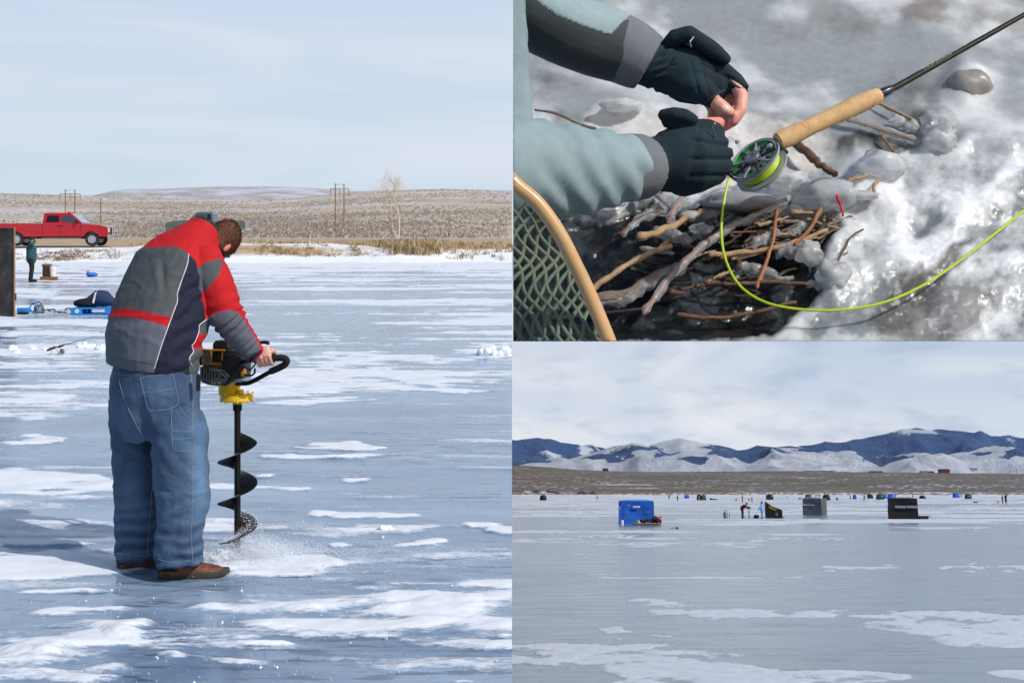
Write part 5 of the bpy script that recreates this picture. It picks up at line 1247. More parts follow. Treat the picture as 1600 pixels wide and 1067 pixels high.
# sloping black flip shelter with yellow lettering
q = bg_(1210, 809); s = bs(q); t = empty('flip_shelter', bmw(q, -math.degrees(math.atan2(q.x, q.y))), 'black sloping flip shelter with yellow lettering beside two people', 'ice shelter')
pr = [(-12.5, 0.5), (-13.6, 6), (-13.2, 16), (-13.8, 23), (-12.6, 25), (-10.5, 23), (-4, 18), (4, 14.6), (10, 13.2), (11.6, 11), (12.2, 1), (11.5, 0.2), (-10, .2)]
m_ = MB(); m_.rings([[Vector((x*s, y, z*s)) for x, z in pr] for y in (0, 1.5)]); m_.build('canopy', blk_t, t, smooth_=False)
MB().box((.6*s, .7, .5*s), (28*s, 1.7, 1.0*s), bev=.04).build('sled_base', mat('black_sled', hexc(18, 18, 20), .5), t)
MB().box((3.6*s, -.02, 5.4*s), (3.6*s, .03, 4*s), bev=.02).build('window', mat('clear_film', hexc(92, 104, 122), .3), t)
text_mesh('SHANTY', 3.2*s, 'lettering', mat('yellow_print', hexc(214, 200, 40), .6), t, (-2.2*s, -.02, 14.0*s), (R(90), R(26), 0), 1.0)
for x in (-13.7, 12.0): MB().tube([(x*s, 0, .5*s), (x*s, 0, (24 if x < 0 else 12)*s)], .03, 6).build('frame_pole', mat('grey_pole', hexc(90, 92, 96), .5), t)

# people of the bay
red_j = mat('dark_red_coat', hexc(112, 22, 30), .85); jn = mat('dark_jeans', hexc(34, 48, 76), .9); lb = mat('light_blue_coat', hexc(120, 164, 214), .8); lbp = mat('blue_overtrousers', hexc(84, 128, 190), .85)
kh = mat('tan_coat', hexc(122, 104, 84), .9); dkc = mat('dark_coat', hexc(34, 34, 42), .9); bluc = mat('blue_coat', hexc(40, 84, 150), .85)
def bperson(px, base, hpx, label, pose, cols, rz=0, group=None):
    c = bg_(px, base); s = hpx*bs(c)/1.76; return small_person(bmw(c, rz), label, pose, cols, s, group)
bperson(1161, 809, 26.5, 'person in a dark red coat bending over an ice auger on the bay', dict(lean=.72, armR=((.42, -.26, 1.08), (.66, -.14, .98)), armL=((.42, .26, 1.08), (.66, .14, .98)), hat=mat('dark_cap2', hexc(44, 34, 34), .8), footR=(-.02, -.17), footL=(-.04, .17), voxel=.03), (red_j, jn, bt), -28)
bperson(1191, 810, 26, 'person in pale blue coat and overtrousers carrying a black bucket', dict(armR=((-.02, -.26, 1.15), (-.05, -.30, .90)), armL=((.16, .26, 1.12), (.30, .20, .92)), hat=mat('blue_hood', hexc(70, 96, 130), .85), hood=True, voxel=.03), (lb, lbp, bt), 160)
far_people = [(1045.5, 781, 9, dkc, bluc, 'person in a dark coat crouching by gear near the far shore', dict(lean=.5)), (1058.5, 782.5, 8.6, dkc, dkc, 'person all in black standing on the far ice left of the small blue tent', {}),
              (1160, 784, 10.5, kh, kh, 'person in a tan coat standing behind the red coated auger man', {}), (1175, 784, 9, mat('grey_coat', hexc(130, 136, 150), .9), jn, 'person in a light grey top and jeans behind the auger man', {}),
              (1280, 779, 8, red_j, kh, 'person in a dark red top just above the grey shelter roof', {}), (1275, 779, 7.5, bluc, bluc, 'person in blue leaning over above the grey shelter roof', dict(lean=.6)),
              (1328.5, 780.5, 7, dkc, dkc, 'small dark person beside the narrow blue tent on the far ice', {}), (1350.5, 781.5, 9, bluc, dkc, 'person in blue striding between the blue tent and black tent', dict(footR=(.25, -.1), footL=(-.22, .1))),
              (1399.5, 778.5, 7, bluc, bluc, 'person in dark blue by the right side of the bright blue tent', {}), (1426.5, 779.5, 7.6, kh, kh, 'person in tan standing alone right of the blue tent', {}),
              (1502, 777.5, 5.6, dkc, dkc, 'tiny dark person between the blue and the green tents at right', {}), (933, 781, 7, dkc, bluc, 'person in blue trousers near the parked cars at the shore', dict(lean=.3)),
              (1566.5, 786, 13, kh, dkc, 'person in a tan coat sitting by a red box on the open ice', dict(lean=.2)), (1572, 786, 15, dkc, dkc, 'person in black standing close to the seated tan coated one', dict(lean=.15, armR=((.12, -.30, 1.42), (.22, -.2, 1.62))))]
for px, base, hpx, c1, c2, lab, ps in far_people:
    ps = dict(ps); ps['hat'] = mat('dark_cap2', hexc(44, 34, 34), .8); ps['voxel'] = .05
    bperson(px, base, hpx, lab, ps, (c1, c2, bt), random.uniform(-60, 60))

# far shelters
def dome_tent(px, base, wpx, hpx, label, col, kind='dome', col2=None, group=None):
    c = bg_(px, base); s = bs(c); w_, h_ = wpx*s, hpx*s; t = empty('ice_shelter', bmw(c, random.uniform(-15, 15)), label, 'ice shelter', group)
    if kind == 'dome':
        rg = []
        for z, k in ((0, 1), (.45, 1.02), (.8, .88), (.97, .62), (1.02, .15)): rg.append(ring(Vector((0, w_*.4, z*h_)), Zv, w_/2*k, w_*.4*k, 16, 4, Vector((1, 0, 0))))
        MB().rings(rg).build('canopy', col, t)
    else:
        pr = [(-.5, 0), (-.5, .75), (-.36, .95), (-.1, 1.0), (.3, .92), (.5, .6), (.5, 0)]
        MB().rings([[Vector((x*w_, y, z*h_)) for x, z in pr] for y in (0, w_*.7)]).build('canopy', col, t, smooth_=False)
    MB().box((-.1*w_, -.02, h_*.38), (w_*.26, .04, h_*.66), bev=.01).build('door', col2 or col, t)
    MB().box((.25*w_, -.03, h_*.6), (w_*.14, .03, h_*.14), bev=.01).build('window', pale_w if col2 is None else dk_w, t)
    return t
FG = 'small shelters far out on the bay ice'
for px, base, w_, h_, lab, col, kd, c2 in [
    (848, 781.5, 10, 8, 'small black pop-up shelter far left below the parked cars', blk_t, 'dome', None), (1073, 778.5, 7.5, 5.5, 'little blue shelter between the black clad person and the black pair of tents', blu_t, 'dome', None),
    (1093, 781.5, 7, 9, 'black shelter of a touching pair, the one with a tan edge', blk_t, 'dome', kh), (1100.5, 781.5, 6.5, 8.6, 'dark slate shelter touching the right side of the black one', gry_t, 'box', None),
    (1203.5, 780.5, 10, 8, 'black square shelter behind the yellow lettered flip shelter', blk_t, 'box', None), (1264, 780, 10, 8, 'grey shelter top showing just behind the dark grey box shelter', gry_t, 'dome', None),
    (1293.5, 781.5, 11, 8.5, 'black rounded shelter just behind the grey box shelter', blk_t, 'dome', None), (1335.5, 779.5, 5.5, 7, 'narrow bright blue shelter beside a small dark person', blu_t, 'box', None),
    (1361, 778.5, 7.5, 6.8, 'little black square shelter between striding person and green shelter', blk_t, 'box', None), (1375.5, 780.5, 11, 8.8, 'dark green shelter touching a blue one, left of the black cube', grn_t, 'dome', None),
    (1382.5, 779, 6, 6.5, 'blue shelter half hidden behind the dark green one', blu_t, 'box', None), (1392.5, 780.5, 11, 9, 'bright blue shelter standing just behind the big black cube shelter', blu_t, 'dome', None),
    (1442, 779, 9, 5, 'low black shelter alone on the ice right of the tan person', blk_t, 'dome', None), (1496, 777.5, 10, 7.5, 'bright blue shelter at right with a tiny person beside it', blu_t, 'dome', None),
    (1512.5, 779.5, 8.5, 8, 'dark green shelter with a blue side at the right', grn_t, 'dome', None), (1517, 779.2, 4, 7.2, 'blue shelter attached behind the right hand green one', blu_t, 'box', None)]:
    dome_tent(px, base, w_, h_, lab, col, kd, c2, FG)

# gear on the bay ice
def bgear(px, base, name, label, cat, fn, rz=0, group=None):
    c = bg_(px, base); t = empty(name, bmw(c, rz), label, cat, group); fn(t, bs(c)); return t
def bucket(r_, h_):
    def f(t, s):
        MB().lathe([(r_*.85, 0), (r_, h_), (r_*1.08, h_), (r_*1.08, h_*1.06), (r_*.9, h_*1.06), (r_*.8, h_*.1)], n=16).build('pail', wht_p, t)
        MB().tube([(r_, 0, h_), (0, -r_*1.1, h_*.7), (-r_, 0, h_)], .012, 5).build('handle', blp, t)
    return f
bgear(972, 819.5, 'bucket', 'white bucket at the left corner of the blue cube shelter', 'bucket', bucket(.14, .36))
bgear(998, 819, 'bucket', 'white bucket in front of the wooden sled by the blue shelter', 'bucket', bucket(.16, .34))
def sled(t, s):
    MB().box((0, 0, .10), (42*s, .9, .06), bev=.02).build('deck', mat('pine_board', hexc(160, 122, 80), .8, vs=6), t)
    for y in (-.35, .35): MB().tube([(-21*s, y, .10), (-20*s, y, .03), (19*s, y, .03), (22*s, y, .22)], .03, 6).build('runner', mat('dark_board', hexc(56, 38, 30), .8), t)
    m_ = MB(); rs = random.Random(2)
    for i in range(12): m_.blob((rs.uniform(-10, 17)*s, rs.uniform(-.2, .3), .2+.25*rs.random()), (rs.uniform(.12, .3), .2, .13), i, .4, 2)
    m_.blob((12*s, .1, .5), (.25, .2, .22), 3, .4, 2); m_.build('gear_pile', mat('dark_gear', hexc(30, 32, 34), .8, var=.5, vs=6), t)
    MB().blob((17*s, 0, .50), (.14, .1, .16), 5, .5, 2).build('red_flag', mat('red_plastic', hexc(210, 46, 44), .5), t); MB().blob((21*s, 0, .62), (.11, .05, .08), 6, .4, 2).build('red_flag', mat('red_plastic', hexc(210, 46, 44), .5), t)
    MB().box((20.5*s, .1, .25), (3.2*s, .6, .36), bev=.04).build('blue_box', mat('navy_plastic', hexc(24, 40, 92), .6), t)
bgear(1011, 819.5, 'sled', 'low wooden sled heaped with dark gear and red flags by the blue shelter', 'sled', sled)
def tub(t, s):
    MB().rings([[Vector((x*k, y*k, z)) for x, y in ((-.48, -.3), (.5, -.3), (.56, .3), (-.48, .3))] for z, k in ((0, .82), (.02, .84), (.30, 1.0), (.33, 1.05), (.33, .98), (.30, .95), (.06, .80))]).build('tub', mat('black_sled', hexc(18, 18, 20), .5), t, smooth_=False)
    MB().tube([(.5, 0, .3), (.8, -.05, .12), (1.0, -.05, .02)], .012, 5).build('tow_rope', blp, t)
bgear(1442.5, 811, 'sled_tub', 'black plastic sled tub beside the big black cube shelter', 'sled', tub)
def lant(t, s): MB().lathe([(.20, 0), (.24, .1), (.24, .5), (.14, .62), (.10, .72)], n=18).build('tank', mat('grey_green_tank', hexc(120, 140, 146), .5), t); MB().tube([(.1, 0, .6), (.2, 0, .78), (-.05, 0, .8)], .02, 6).build('valve', blp, t); MB().tube([(.35, 0, 0), (.42, 0, .3), (.40, 0, .55)], .03, 6).build('burner', blp, t)
bgear(1134, 809, 'gas_tank', 'squat grey gas tank standing alone left of the red coated man', 'gas tank', lant)
def bkt(t, s): MB().lathe([(.22, 0), (.26, .05), (.27, .30), (.29, .34), (.25, .34), (.2, .06)], n=16).build('tub', mat('black_sled', hexc(18, 18, 20), .5), t); MB().tube([(-.2, 0, .3), (.1, 0, .55), (.28, 0, .98)], .016, 5).build('handle', blp, t); MB().tube([(-.2, 0, 0), (-.45, 0, .04)], .03, 5).build('foot', blp, t)
bgear(1182, 809.5, 'heater', 'round black pot on the ice between the two people', 'pot', bkt)
c = bg_(1170.5, 809.5); s = bs(c); t = empty('ice_auger', bmw(c), 'thin dark ice auger held upright by the red coated man', 'ice auger')
MB().tube([(0, 0, 0), (0, 0, 1.0)], .022, 8).build('shaft', blk, t)
V_ = []; 
for i in range(73):
    z = .05+.8*i/72; th = z*2*math.pi/.24
    for rr, dz in ((.02, .006), (.10, .004), (.10, -.004), (.02, -.006)): V_.append((rr*math.cos(th), rr*math.sin(th), z+dz))
MB().add(V_, [(4*i+j, 4*i+(j+1) % 4, 4*i+4+(j+1) % 4, 4*i+4+j) for i in range(72) for j in range(4)]).build('spiral_blade', blk, t, ang=60)
MB().box((0, 0, 1.08), (.26, .24, .20), bev=.04).build('engine', mat('dark_red_plastic', hexc(90, 30, 26), .5), t); MB().tube([(-.30, 0, 1.0), (-.1, 0, .98), (.1, 0, .98), (.30, 0, 1.0)], .018, 6).build('handlebar', blk, t)
def box_small(col, w_=.5, h_=.35, lid=None):
    def f(t, s): MB().box((0, 0, h_/2), (w_, w_*.6, h_), bev=.04).build('case', col, t); MB().box((0, 0, h_+.03), (w_*1.04, w_*.64, .06), bev=.02).build('lid', lid or wht_p, t); MB().tube([(-w_*.3, 0, h_+.05), (0, 0, h_+.2), (w_*.3, 0, h_+.05)], .02, 5).build('handle', blp, t)
    return f
bgear(1524.5, 785.5, 'cool_box', 'dark blue cool box alone on the ice left of the seated pair', 'cool box', box_small(mat('navy_plastic', hexc(24, 40, 92), .6), .95, .3))
bgear(1559.5, 785.5, 'bait_box', 'small bright red box beside the tan coated person', 'box', box_small(mat('red_plastic', hexc(210, 46, 44), .5), .45, .3, mat('red_plastic', hexc(210, 46, 44), .5)))
bgear(1250, 780, 'cool_box', 'small blue case on the far ice left of the grey box shelter', 'cool box', box_small(mat('blue_case', hexc(24, 90, 180), .6), .9, .5))
bgear(1229.5, 778.5, 'folding_chair', 'small dark folding chair on the far ice left of the blue case', 'chair', lambda t, s: (MB().box((0, 0, .42), (.7, .5, .06)).build('seat', mat('navy_plastic', hexc(24, 40, 92), .6), t), MB().box((.33, 0, .75), (.06, .5, .6), Matrix.Rotation(R(12), 4, 'Y')).build('backrest', mat('navy_plastic', hexc(24, 40, 92), .6), t), [MB().tube([(x, y, 0), (x*.8, y, .42)], .025, 5).build('leg', blp, t) for x in (-.3, .3) for y in (-.22, .22)]))
bgear(1308, 781.5, 'camp_stool', 'small dark red stool right of the rounded black shelter', 'stool', lambda t, s: (MB().box((0, 0, .5), (.6, .5, .5), bev=.1).build('seat', mat('dark_red_plastic', hexc(90, 30, 26), .5), t), MB().tube([(-.3, 0, 0), (.3, 0, .2)], .04, 5).build('leg', blp, t), MB().tube([(.3, 0, 0), (-.3, 0, .2)], .04, 5).build('leg', blp, t)))
bgear(1116, 781, 'sled_tub', 'flat black sled right of the touching pair of far shelters', 'sled', lambda t, s: (MB().box((0, 0, .2), (2.0, .8, .3), bev=.1).build('tub', blk, t), MB().blob((-.9, 0, .3), (.5, .3, .25), 3, .4, 2).build('load', mat('dark_gear', hexc(30, 32, 34), .8), t)))
bgear(1054, 826, 'hand_line', 'dark little rod lying flat on the bare ice right of the blue shelter', 'fishing rod', lambda t, s: (MB().tube([(-.3, 0, .04), (.25, .05, .12)], .02, 5).build('rod', blk, t), MB().blob((.2, 0, .06), (.10, .06, .06), 3, .3, 2).build('reel', blk, t)))
for px, lab in ((1150.5, 'tiny red marker on the far ice behind the gas tank'), (1170, 'tiny red marker between the two people behind the auger man')):
    bgear(px, 782, 'marker', lab, 'marker', lambda t, s: (MB().box((0, 0, .25), (.5, .3, .5), bev=.08).build('body', mat('red_plastic', hexc(210, 46, 44), .5), t), MB().tube([(0, 0, .5), (0, 0, .8)], .03, 5).build('stem', blk, t)))

# parked cars along the bay shore and buildings on the skyline
def far_car(px, base, wpx, label, paint, truck=False, rz=0):
    c = bray(px, base); Y = 985.0; k = Y/c.y; p = Vector((c.x*k, Y, c.z*k)); s = bs(p); Lc = wpx*s
    t = empty('parked_car', bmw(p, rz), label, 'car', 'cars parked on the bay shore'); h = Lc*.33
    pr = [(-.5, .16), (-.5, .55), (-.36, .60), (-.26, .98), (.10, 1.0), (.24, .62), (.46, .54), (.5, .40), (.5, .16)] if not truck else [(-.5, .2), (-.5, .58), (-.12, .58), (-.08, 1.0), (.16, 1.0), (.26, .62), (.48, .56), (.5, .2)]
    MB().rings([[Vector((x*Lc, y*Lc*.38, z*h)) for x, z in pr] for y in (-.5, .5)]).build('body', paint, t, smooth_=False)
    gm = mat('vehicle_glass', hexc(58, 70, 78), .08)
    MB().box(((-.07 if not truck else .05)*Lc, 0, .80*h), (Lc*(.30 if not truck else .18), Lc*.385, h*.22)).build('window', gm, t)
    for x in (-.32, .32):
        for y in (-.19, .19): MB().lathe([(h*.22, -.08), (h*.22, .08)], Matrix.Translation((x*Lc, y*Lc, h*.2)) @ Matrix.Rotation(R(90), 4, 'X'), 12).build('wheel', mat('tyre', hexc(38, 38, 38), .9), t)
dp = lambda n, c: mat(n, hexc(*c), .35, coat=.3)
for px, base, w_, lab, pc, tr_ in [(825, 770.3, 14, 'silver car at the far left of the row on the bay shore', dp('silver_car', (170, 174, 180)), False), (838, 769.4, 11, 'dark suv second in the row of shore cars', dp('dark_car', (34, 36, 42)), False),
    (849, 770.2, 11, 'white pickup in the middle of the row of shore cars', dp('white_car', (190, 192, 196)), True), (857, 769.6, 10, 'black car right of the white pickup on the shore', dp('black_car', (24, 24, 28)), False),
    (865, 770.4, 9, 'dark blue car fifth in the row of shore cars', dp('navy_car', (26, 34, 60)), False), (872, 770.8, 8, 'red car ending the row of shore cars', dp('red_car', (130, 26, 34)), False),
    (909, 772.2, 14, 'dark green suv of the pair apart from the row of cars', dp('dark_green_car', (34, 46, 44)), False), (925, 772.4, 14, 'dark maroon pickup right of the dark green suv', dp('maroon_car', (74, 30, 38)), True)]:
    far_car(px, base, w_, lab, pc, tr_)
def far_house(px, base, w_px, h_px, label, wallm, roofm, cat='house'):
    c = bray(px, base); Y = 2440.0; k = Y/c.y; p = Vector((c.x*k, Y, c.z*k)); s = bs(p); w_, h_ = w_px*s, h_px*s
    t = empty(cat.replace(' ', '_'), bmw(p), label, cat); MB().box((0, 0, h_*.25), (w_, w_*.5, h_*.7)).build('wall', wallm, t)
    MB().rings([[Vector((x*w_, y, z*h_)) for x, z in ((-.54, .58), (.54, .58), (.40, .98), (-.40, .98))] for y in (-w_*.3, w_*.3)]).build('roof', roofm, t, smooth_=False)
    for x in (-.28, .0, .28): MB().box((x*w_, -w_*.25, h_*.3), (w_*.12, .4, h_*.24)).build('window', dk_w, t)
hb_ = mat('house_brown', hexc(96, 66, 58), .9, vs=.2); hg_ = mat('house_grey', hexc(140, 138, 140), .9, vs=.2); rf_ = mat('roof_brown', hexc(76, 52, 48), .9, vs=.2)
for a in [(1475, 738.5, 16, 6, 'brown ranch house with a brown roof on the skyline at right', hb_, rf_), (1443.5, 739, 12, 4, 'pale grey barn on the skyline left of the brown house', hg_, hg_), (1455, 739, 8, 3, 'small brown shed between barn and ranch house', hb_, rf_),
          (1368, 738.2, 20, 2.4, 'long low grey shed on the middle of the skyline', hg_, rf_), (1276, 737.4, 50, 2.0, 'very long low brown shed on the skyline above the grey shelter', hb_, rf_), (946, 736, 9, 4.5, 'small dark brown cabin on the skyline at left', hb_, rf_)]: far_house(*a)
c = bray(1589, 741); k = 2400/c.y; p = Vector((c.x*k, 2400, c.z*k)); s = bs(p); t = empty('mast', bmw(p), 'thin mast on the skyline at the far right', 'mast'); MB().tube([(0, 0, 0), (0, 0, 8*s)], .35, 6).build('post', wood, t); MB().box((0, 0, 7*s), (3, .4, .4)).build('crossarm', wood, t)
# ================================================================== THE ICY STREAM BANK WITH THE FLY ROD
# a steep bank close by, leaning back at 45 degrees; it is a slab of frozen ground about 80 cm wide
NB = Vector((0, -math.sqrt(.5), math.sqrt(.5)))
def Yb(py): return 2.124/(1-(HZ-py)/F)
def SB(px, py, h=0.0): return P(px, py, Yb(py))+NB*h
xs = np.concatenate([np.arange(801.9, 1624, 2.0), np.arange(1630, 1900, 9)]); ys = np.concatenate([np.arange(-230, -10, 9), np.arange(-4, 533.5, 1.7)])[::-1]
PYs, PXs = np.meshgrid(ys, xs, indexing='ij')
wxx = PXs+fbm(PXs*.02, PYs*.02, o=4)*28; wyy = PYs+fbm(PXs*.02+50, PYs*.02, o=4)*28
Q = lambda c, r: np.exp(-(((wxx+1.3*(wyy-PYs)-c[0])/r[0])**2+((wyy+.8*(wxx-PXs)-c[1])/r[1])**2))
def soft(poly, w_=10):
    """soft inside mask of a polygon, by sampling it jittered"""
    m = np.zeros(PXs.shape)
    for dx, dy in ((0, 0), (w_, 0), (-w_, 0), (0, w_), (0, -w_), (w_*.7, w_*.7), (-w_*.7, w_*.7), (w_*.7, -w_*.7), (-w_*.7, -w_*.7)): m += inpoly(wxx+dx, wyy+dy, poly)
    return m/9
dark = soft([(780, 322), (900, 325), (1010, 318), (1095, 322), (1118, 352), (1180, 330), (1262, 340), (1300, 352), (1296, 400), (1280, 455), (1262, 480), (1210, 515), (1120, 545), (780, 545)], 9)
bank = soft([(1080, 300), (1140, 300), (1205, 278), (1300, 286), (1345, 262), (1420, 268), (1510, 232), (1950, 180), (1950, 560), (1225, 560), (1270, 470), (1290, 400), (1296, 352), (1180, 335), (1120, 352)], 8)*(1-dark)
foam = soft([(905, 190), (945, 165), (975, 172), (1040, 178), (1130, 172), (1230, 190), (1300, 205), (1330, 240), (1210, 290), (1100, 300), (900, 215)], 7)*(1-bank)
fl = fbm(PXs*.007+PYs*.004, PYs*.014-PXs*.004, o=4, g=.5)       # smooth streaks of running water
fine = fbm(PXs*.05, PYs*.06, o=5, g=.6); mid = fbm(PXs*.018, PYs*.02, o=4)
whitew = smooth(-.38, .34, fl*1.2+.10+.55*Q((1540, 150), (35, 55))+.35*Q((1010, 60), (60, 45))+.30*Q((1280, 130), (60, 40))-.9*Q((1330, 60), (110, 40))*.6-.75*Q((1420, 110), (150, 45))-.55*Q((830, 60), (140, 30)))
water = np.array(s2l((146, 151, 153)))*(1-whitew[..., None])+np.array(s2l((206, 208, 209)))*whitew[..., None]
brn = np.clip(Q((1405, 22), (95, 14))+Q((1530, 30), (150, 22))*.8+.6*Q((1350, 40), (235, 14)), 0, 1)*smooth(-.2, .3, mid+.2)
water = water*(1-.55*brn[..., None])+np.array(s2l((108, 88, 76)))*.55*brn[..., None]
ib = smooth(-.55, .35, mid+.5*fine)
ib = ib*(.55+.45*smooth(-.3, .35, fbm(PXs*.011+PYs*.008, PYs*.014-PXs*.006, o=4))); icec = np.array(s2l((126, 132, 134)))*(1-ib[..., None])+np.array(s2l((236, 237, 238)))*ib[..., None]
rockm = np.clip(soft([(1395, 450), (1430, 428), (1500, 395), (1535, 372), (1530, 392), (1500, 430), (1470, 452), (1400, 478)], 6)+soft([(1390, 470), (1480, 455), (1540, 440), (1560, 470), (1530, 505), (1500, 540), (1370, 540), (1380, 500)], 10)*.85+soft([(1545, 300), (1600, 285), (1650, 300), (1650, 330), (1570, 340)], 9)*.35, 0, 1)*smooth(-.75, -.1, mid-.3*fine+.25)
icec = icec*(1-.8*rockm[..., None])+np.array(s2l((86, 80, 72)))*.8*rockm[..., None]
spks = smooth(.28, .42, fbm(PXs*.11, PYs*.11, o=3))*rockm; icec = icec*(1-.6*spks[..., None])+np.array(s2l((205, 206, 208)))*.6*spks[..., None]
fo = np.array(s2l((206, 203, 198)))*(1+.16*fine[..., None])
dk = np.array(s2l((22, 26, 28)))*(1+.9*np.clip(fine, -.7, 1)[..., None]); gpat = smooth(.12, .40, mid+.25*fine); dk = dk*(1-gpat[..., None]*.5)+np.array(s2l((74, 80, 84)))*gpat[..., None]*.5
rb = smooth(.2, .4, fbm(PXs*.03+9, PYs*.05, o=4)); dk = dk*(1-.25*rb[..., None])+np.array(s2l((70, 46, 32)))*.25*rb[..., None]
tone = water*(1-foam[..., None])+fo*foam[..., None]
wet = 1.3*np.clip(Q((1262, 222), (38, 12))+Q((1335, 238), (50, 12))+Q((1405, 240), (45, 14))+Q((1445, 195), (40, 16))+.8*Q((1430, 150), (70, 30))+.7*Q((1250, 258), (26, 10))+.6*Q((860, 130), (50, 18))+.6*Q((890, 190), (40, 10))+.6*Q((1225, 195), (30, 8)), 0, 1)*smooth(-.5, .25, mid+.4*fine+.15)
wet *= 1-bank; tone = tone*(1-.7*wet[..., None])+np.array(s2l((66, 66, 64)))*.7*wet[..., None]
tone = tone*(1-bank[..., None])+icec*bank[..., None]; tone = tone*(1-dark[..., None])+dk*dark[..., None]
lumps = [(1512, 132, 48, 44, .040), (1478, 200, 30, 22, .026), (1462, 232, 26, 24, .03), (1425, 205, 16, 12, .015), (1400, 195, 12, 10, .012), (1560, 232, 70, 24, .025), (1370, 280, 46, 30, .034), (1300, 300, 60, 24, .03), (1230, 300, 40, 22, .030), (1160, 250, 34, 24, .018),
         (1152, 326, 62, 20, .030), (960, 180, 34, 16, .020), (1080, 190, 60, 14, .015), (1305, 360, 26, 60, .030), (1310, 455, 36, 34, .018), (1440, 330, 90, 46, .03), (1545, 300, 80, 40, .028), (1270, 415, 22, 26, .018), (1130, 290, 20, 14, .02),
         (1350, 400, 70, 50, .02), (1580, 420, 60, 50, .02), (1245, 200, 40, 16, .014), (1340, 225, 40, 18, .018), (1180, 200, 30, 14, .012), (1590, 160, 30, 40, .02)]
H = fl*.008+mid*.008*(bank+foam+.3)+fine*.0007*(bank+foam)+fine*.0035*dark
for cx, cy, rx, ry, h in lumps:
    d2 = ((wxx-cx)/rx)**2+((wyy-cy)/ry)**2; H = H+.42*h*np.clip(1-d2, 0, 1)**.7
H = H+fbm(PXs*.016+PYs*.006, PYs*.022-PXs*.008, o=3)*.012*bank-.020*dark+dark*fbm(PXs*.025, PYs*.05, o=4)*.007
def blur(A, r):
    for ax_ in (0, 1):
        k = np.cumsum(np.concatenate([np.repeat(np.take(A, [0], ax_), r+1, ax_), A, np.repeat(np.take(A, [-1], ax_), r, ax_)], ax_), ax_); n_ = A.shape[ax_]
        A = (np.take(k, np.arange(2*r+1, 2*r+1+n_), ax_)-np.take(k, np.arange(0, n_), ax_))/(2*r+1)
    return A
Hb = blur(blur(H, 4), 4); wgt = np.clip(1-dark*.75, 0, 1); H = Hb*wgt+H*(1-wgt)+(bank+.8*foam)*(.0012*fbm(PXs*.09, PYs*.11, o=3)+.0016*(1-2*np.abs(fbm(PXs*.035, PYs*.05, o=3))))
fade_e = smooth(533, 486, PYs); H = H*fade_e
s_ = (HZ-PYs)/F; YYs = 2.124/(1-s_)
Vs = np.stack([(PXs-800)/F*YYs, YYs-math.sqrt(.5)*H, EYE+s_*YYs+math.sqrt(.5)*H], -1)
# skirts: the slab has a thickness behind the surface and below its lower lip
k_left = (801.9-800)/F
low = Vs[0].copy(); lip = low.copy(); lip[:, 1] += .20; lip[:, 0] = low[:, 0]/low[:, 1]*lip[:, 1]; lip[:, 2] = EYE+(low[:, 2]-EYE)/low[:, 1]*lip[:, 1]+.02
Vs = np.concatenate([lip[None], Vs], 0); tone = np.concatenate([tone[:1], tone], 0)
glz = np.concatenate([(bank+.7*foam+dark)[:1], bank+.7*foam+dark], 0)
me = grid_mesh('bank', Vs, len(xs), len(ys)+1, {'tone': tone, 'glaze': np.clip(glz, 0, 1)})
bkm, nt, b = new_mat('frozen_bank'); v = coords(nt)
n1 = noise_n(nt, v, 70, 5, .65); n2 = noise_n(nt, v, 240, 3, .6)
L(nt, mixc(nt, 1.0, attr(nt, 'tone', 'Color'), ramp(nt, n1, [(.3, (.86, .86, .87)), (.7, (1.08, 1.08, 1.08))]), 'MULTIPLY'), b.inputs['Base Color'])
b.inputs['Coat Weight'].default_value = .12; b.inputs['Coat Roughness'].default_value = .08; b.inputs['Subsurface Weight'].default_value = .75; b.inputs['Subsurface Radius'].default_value = (1, 1, 1); b.inputs['Subsurface Scale'].default_value = .03
L(nt, ramp(nt, attr(nt, 'glaze'), [(0, (.55,)*3), (1, (.30,)*3)]), b.inputs['Roughness']); b.inputs['IOR'].default_value = 1.33
hh_ = N(nt, 'ShaderNodeMath', operation='MULTIPLY_ADD'); L(nt, n2, hh_.inputs[0]); hh_.inputs[1].default_value = .4; L(nt, n1, hh_.inputs[2])
h2_ = N(nt, 'ShaderNodeMath', operation='MULTIPLY'); L(nt, hh_.outputs[0], h2_.inputs[0]); L(nt, attr(nt, 'glaze'), h2_.inputs[1])
bump(nt, b, h2_.outputs[0], .16, .004)
stream = link(me, 'stream_bank', bkm); tag(stream, kind='structure')

# ---- twigs frozen into the bank; clear ice sleeves on some
ice_g, nt, b = new_mat('clear_ice'); v = coords(nt); b.inputs['Base Color'].default_value = (.93, .95, .96, 1); b.inputs['Transmission Weight'].default_value = .82; b.inputs['IOR'].default_value = 1.31
b.inputs['Roughness'].default_value = .12; bump(nt, b, noise_n(nt, v, 120, 3), .6, .004)
ice_w, nt, b = new_mat('cloudy_ice'); v = coords(nt); L(nt, ramp(nt, noise_n(nt, v, 45, 5, .7), [(.3, hexc(222, 225, 227)), (.65, hexc(248, 248, 249))]), b.inputs['Base Color']); b.inputs['Roughness'].default_value = .16; b.inputs['IOR'].default_value = 1.25
b.inputs['Transmission Weight'].default_value = .62; b.inputs['Subsurface Weight'].default_value = .5; b.inputs['Subsurface Scale'].default_value = .015; b.inputs['Subsurface Radius'].default_value = (1, 1, 1); bump(nt, b, noise_n(nt, v, 60, 4), .35, .004)
tw_m = {k: mat('twig_'+k, hexc(*c), .6, 0, .35, 60, .5, 160, .003) for k, c in dict(orange=(150, 98, 58), brown=(98, 70, 50), dark=(48, 36, 30), grey=(112, 98, 86), pale=(160, 132, 98), red=(196, 30, 44)).items()}
TG = 'twigs frozen into the stream bank'
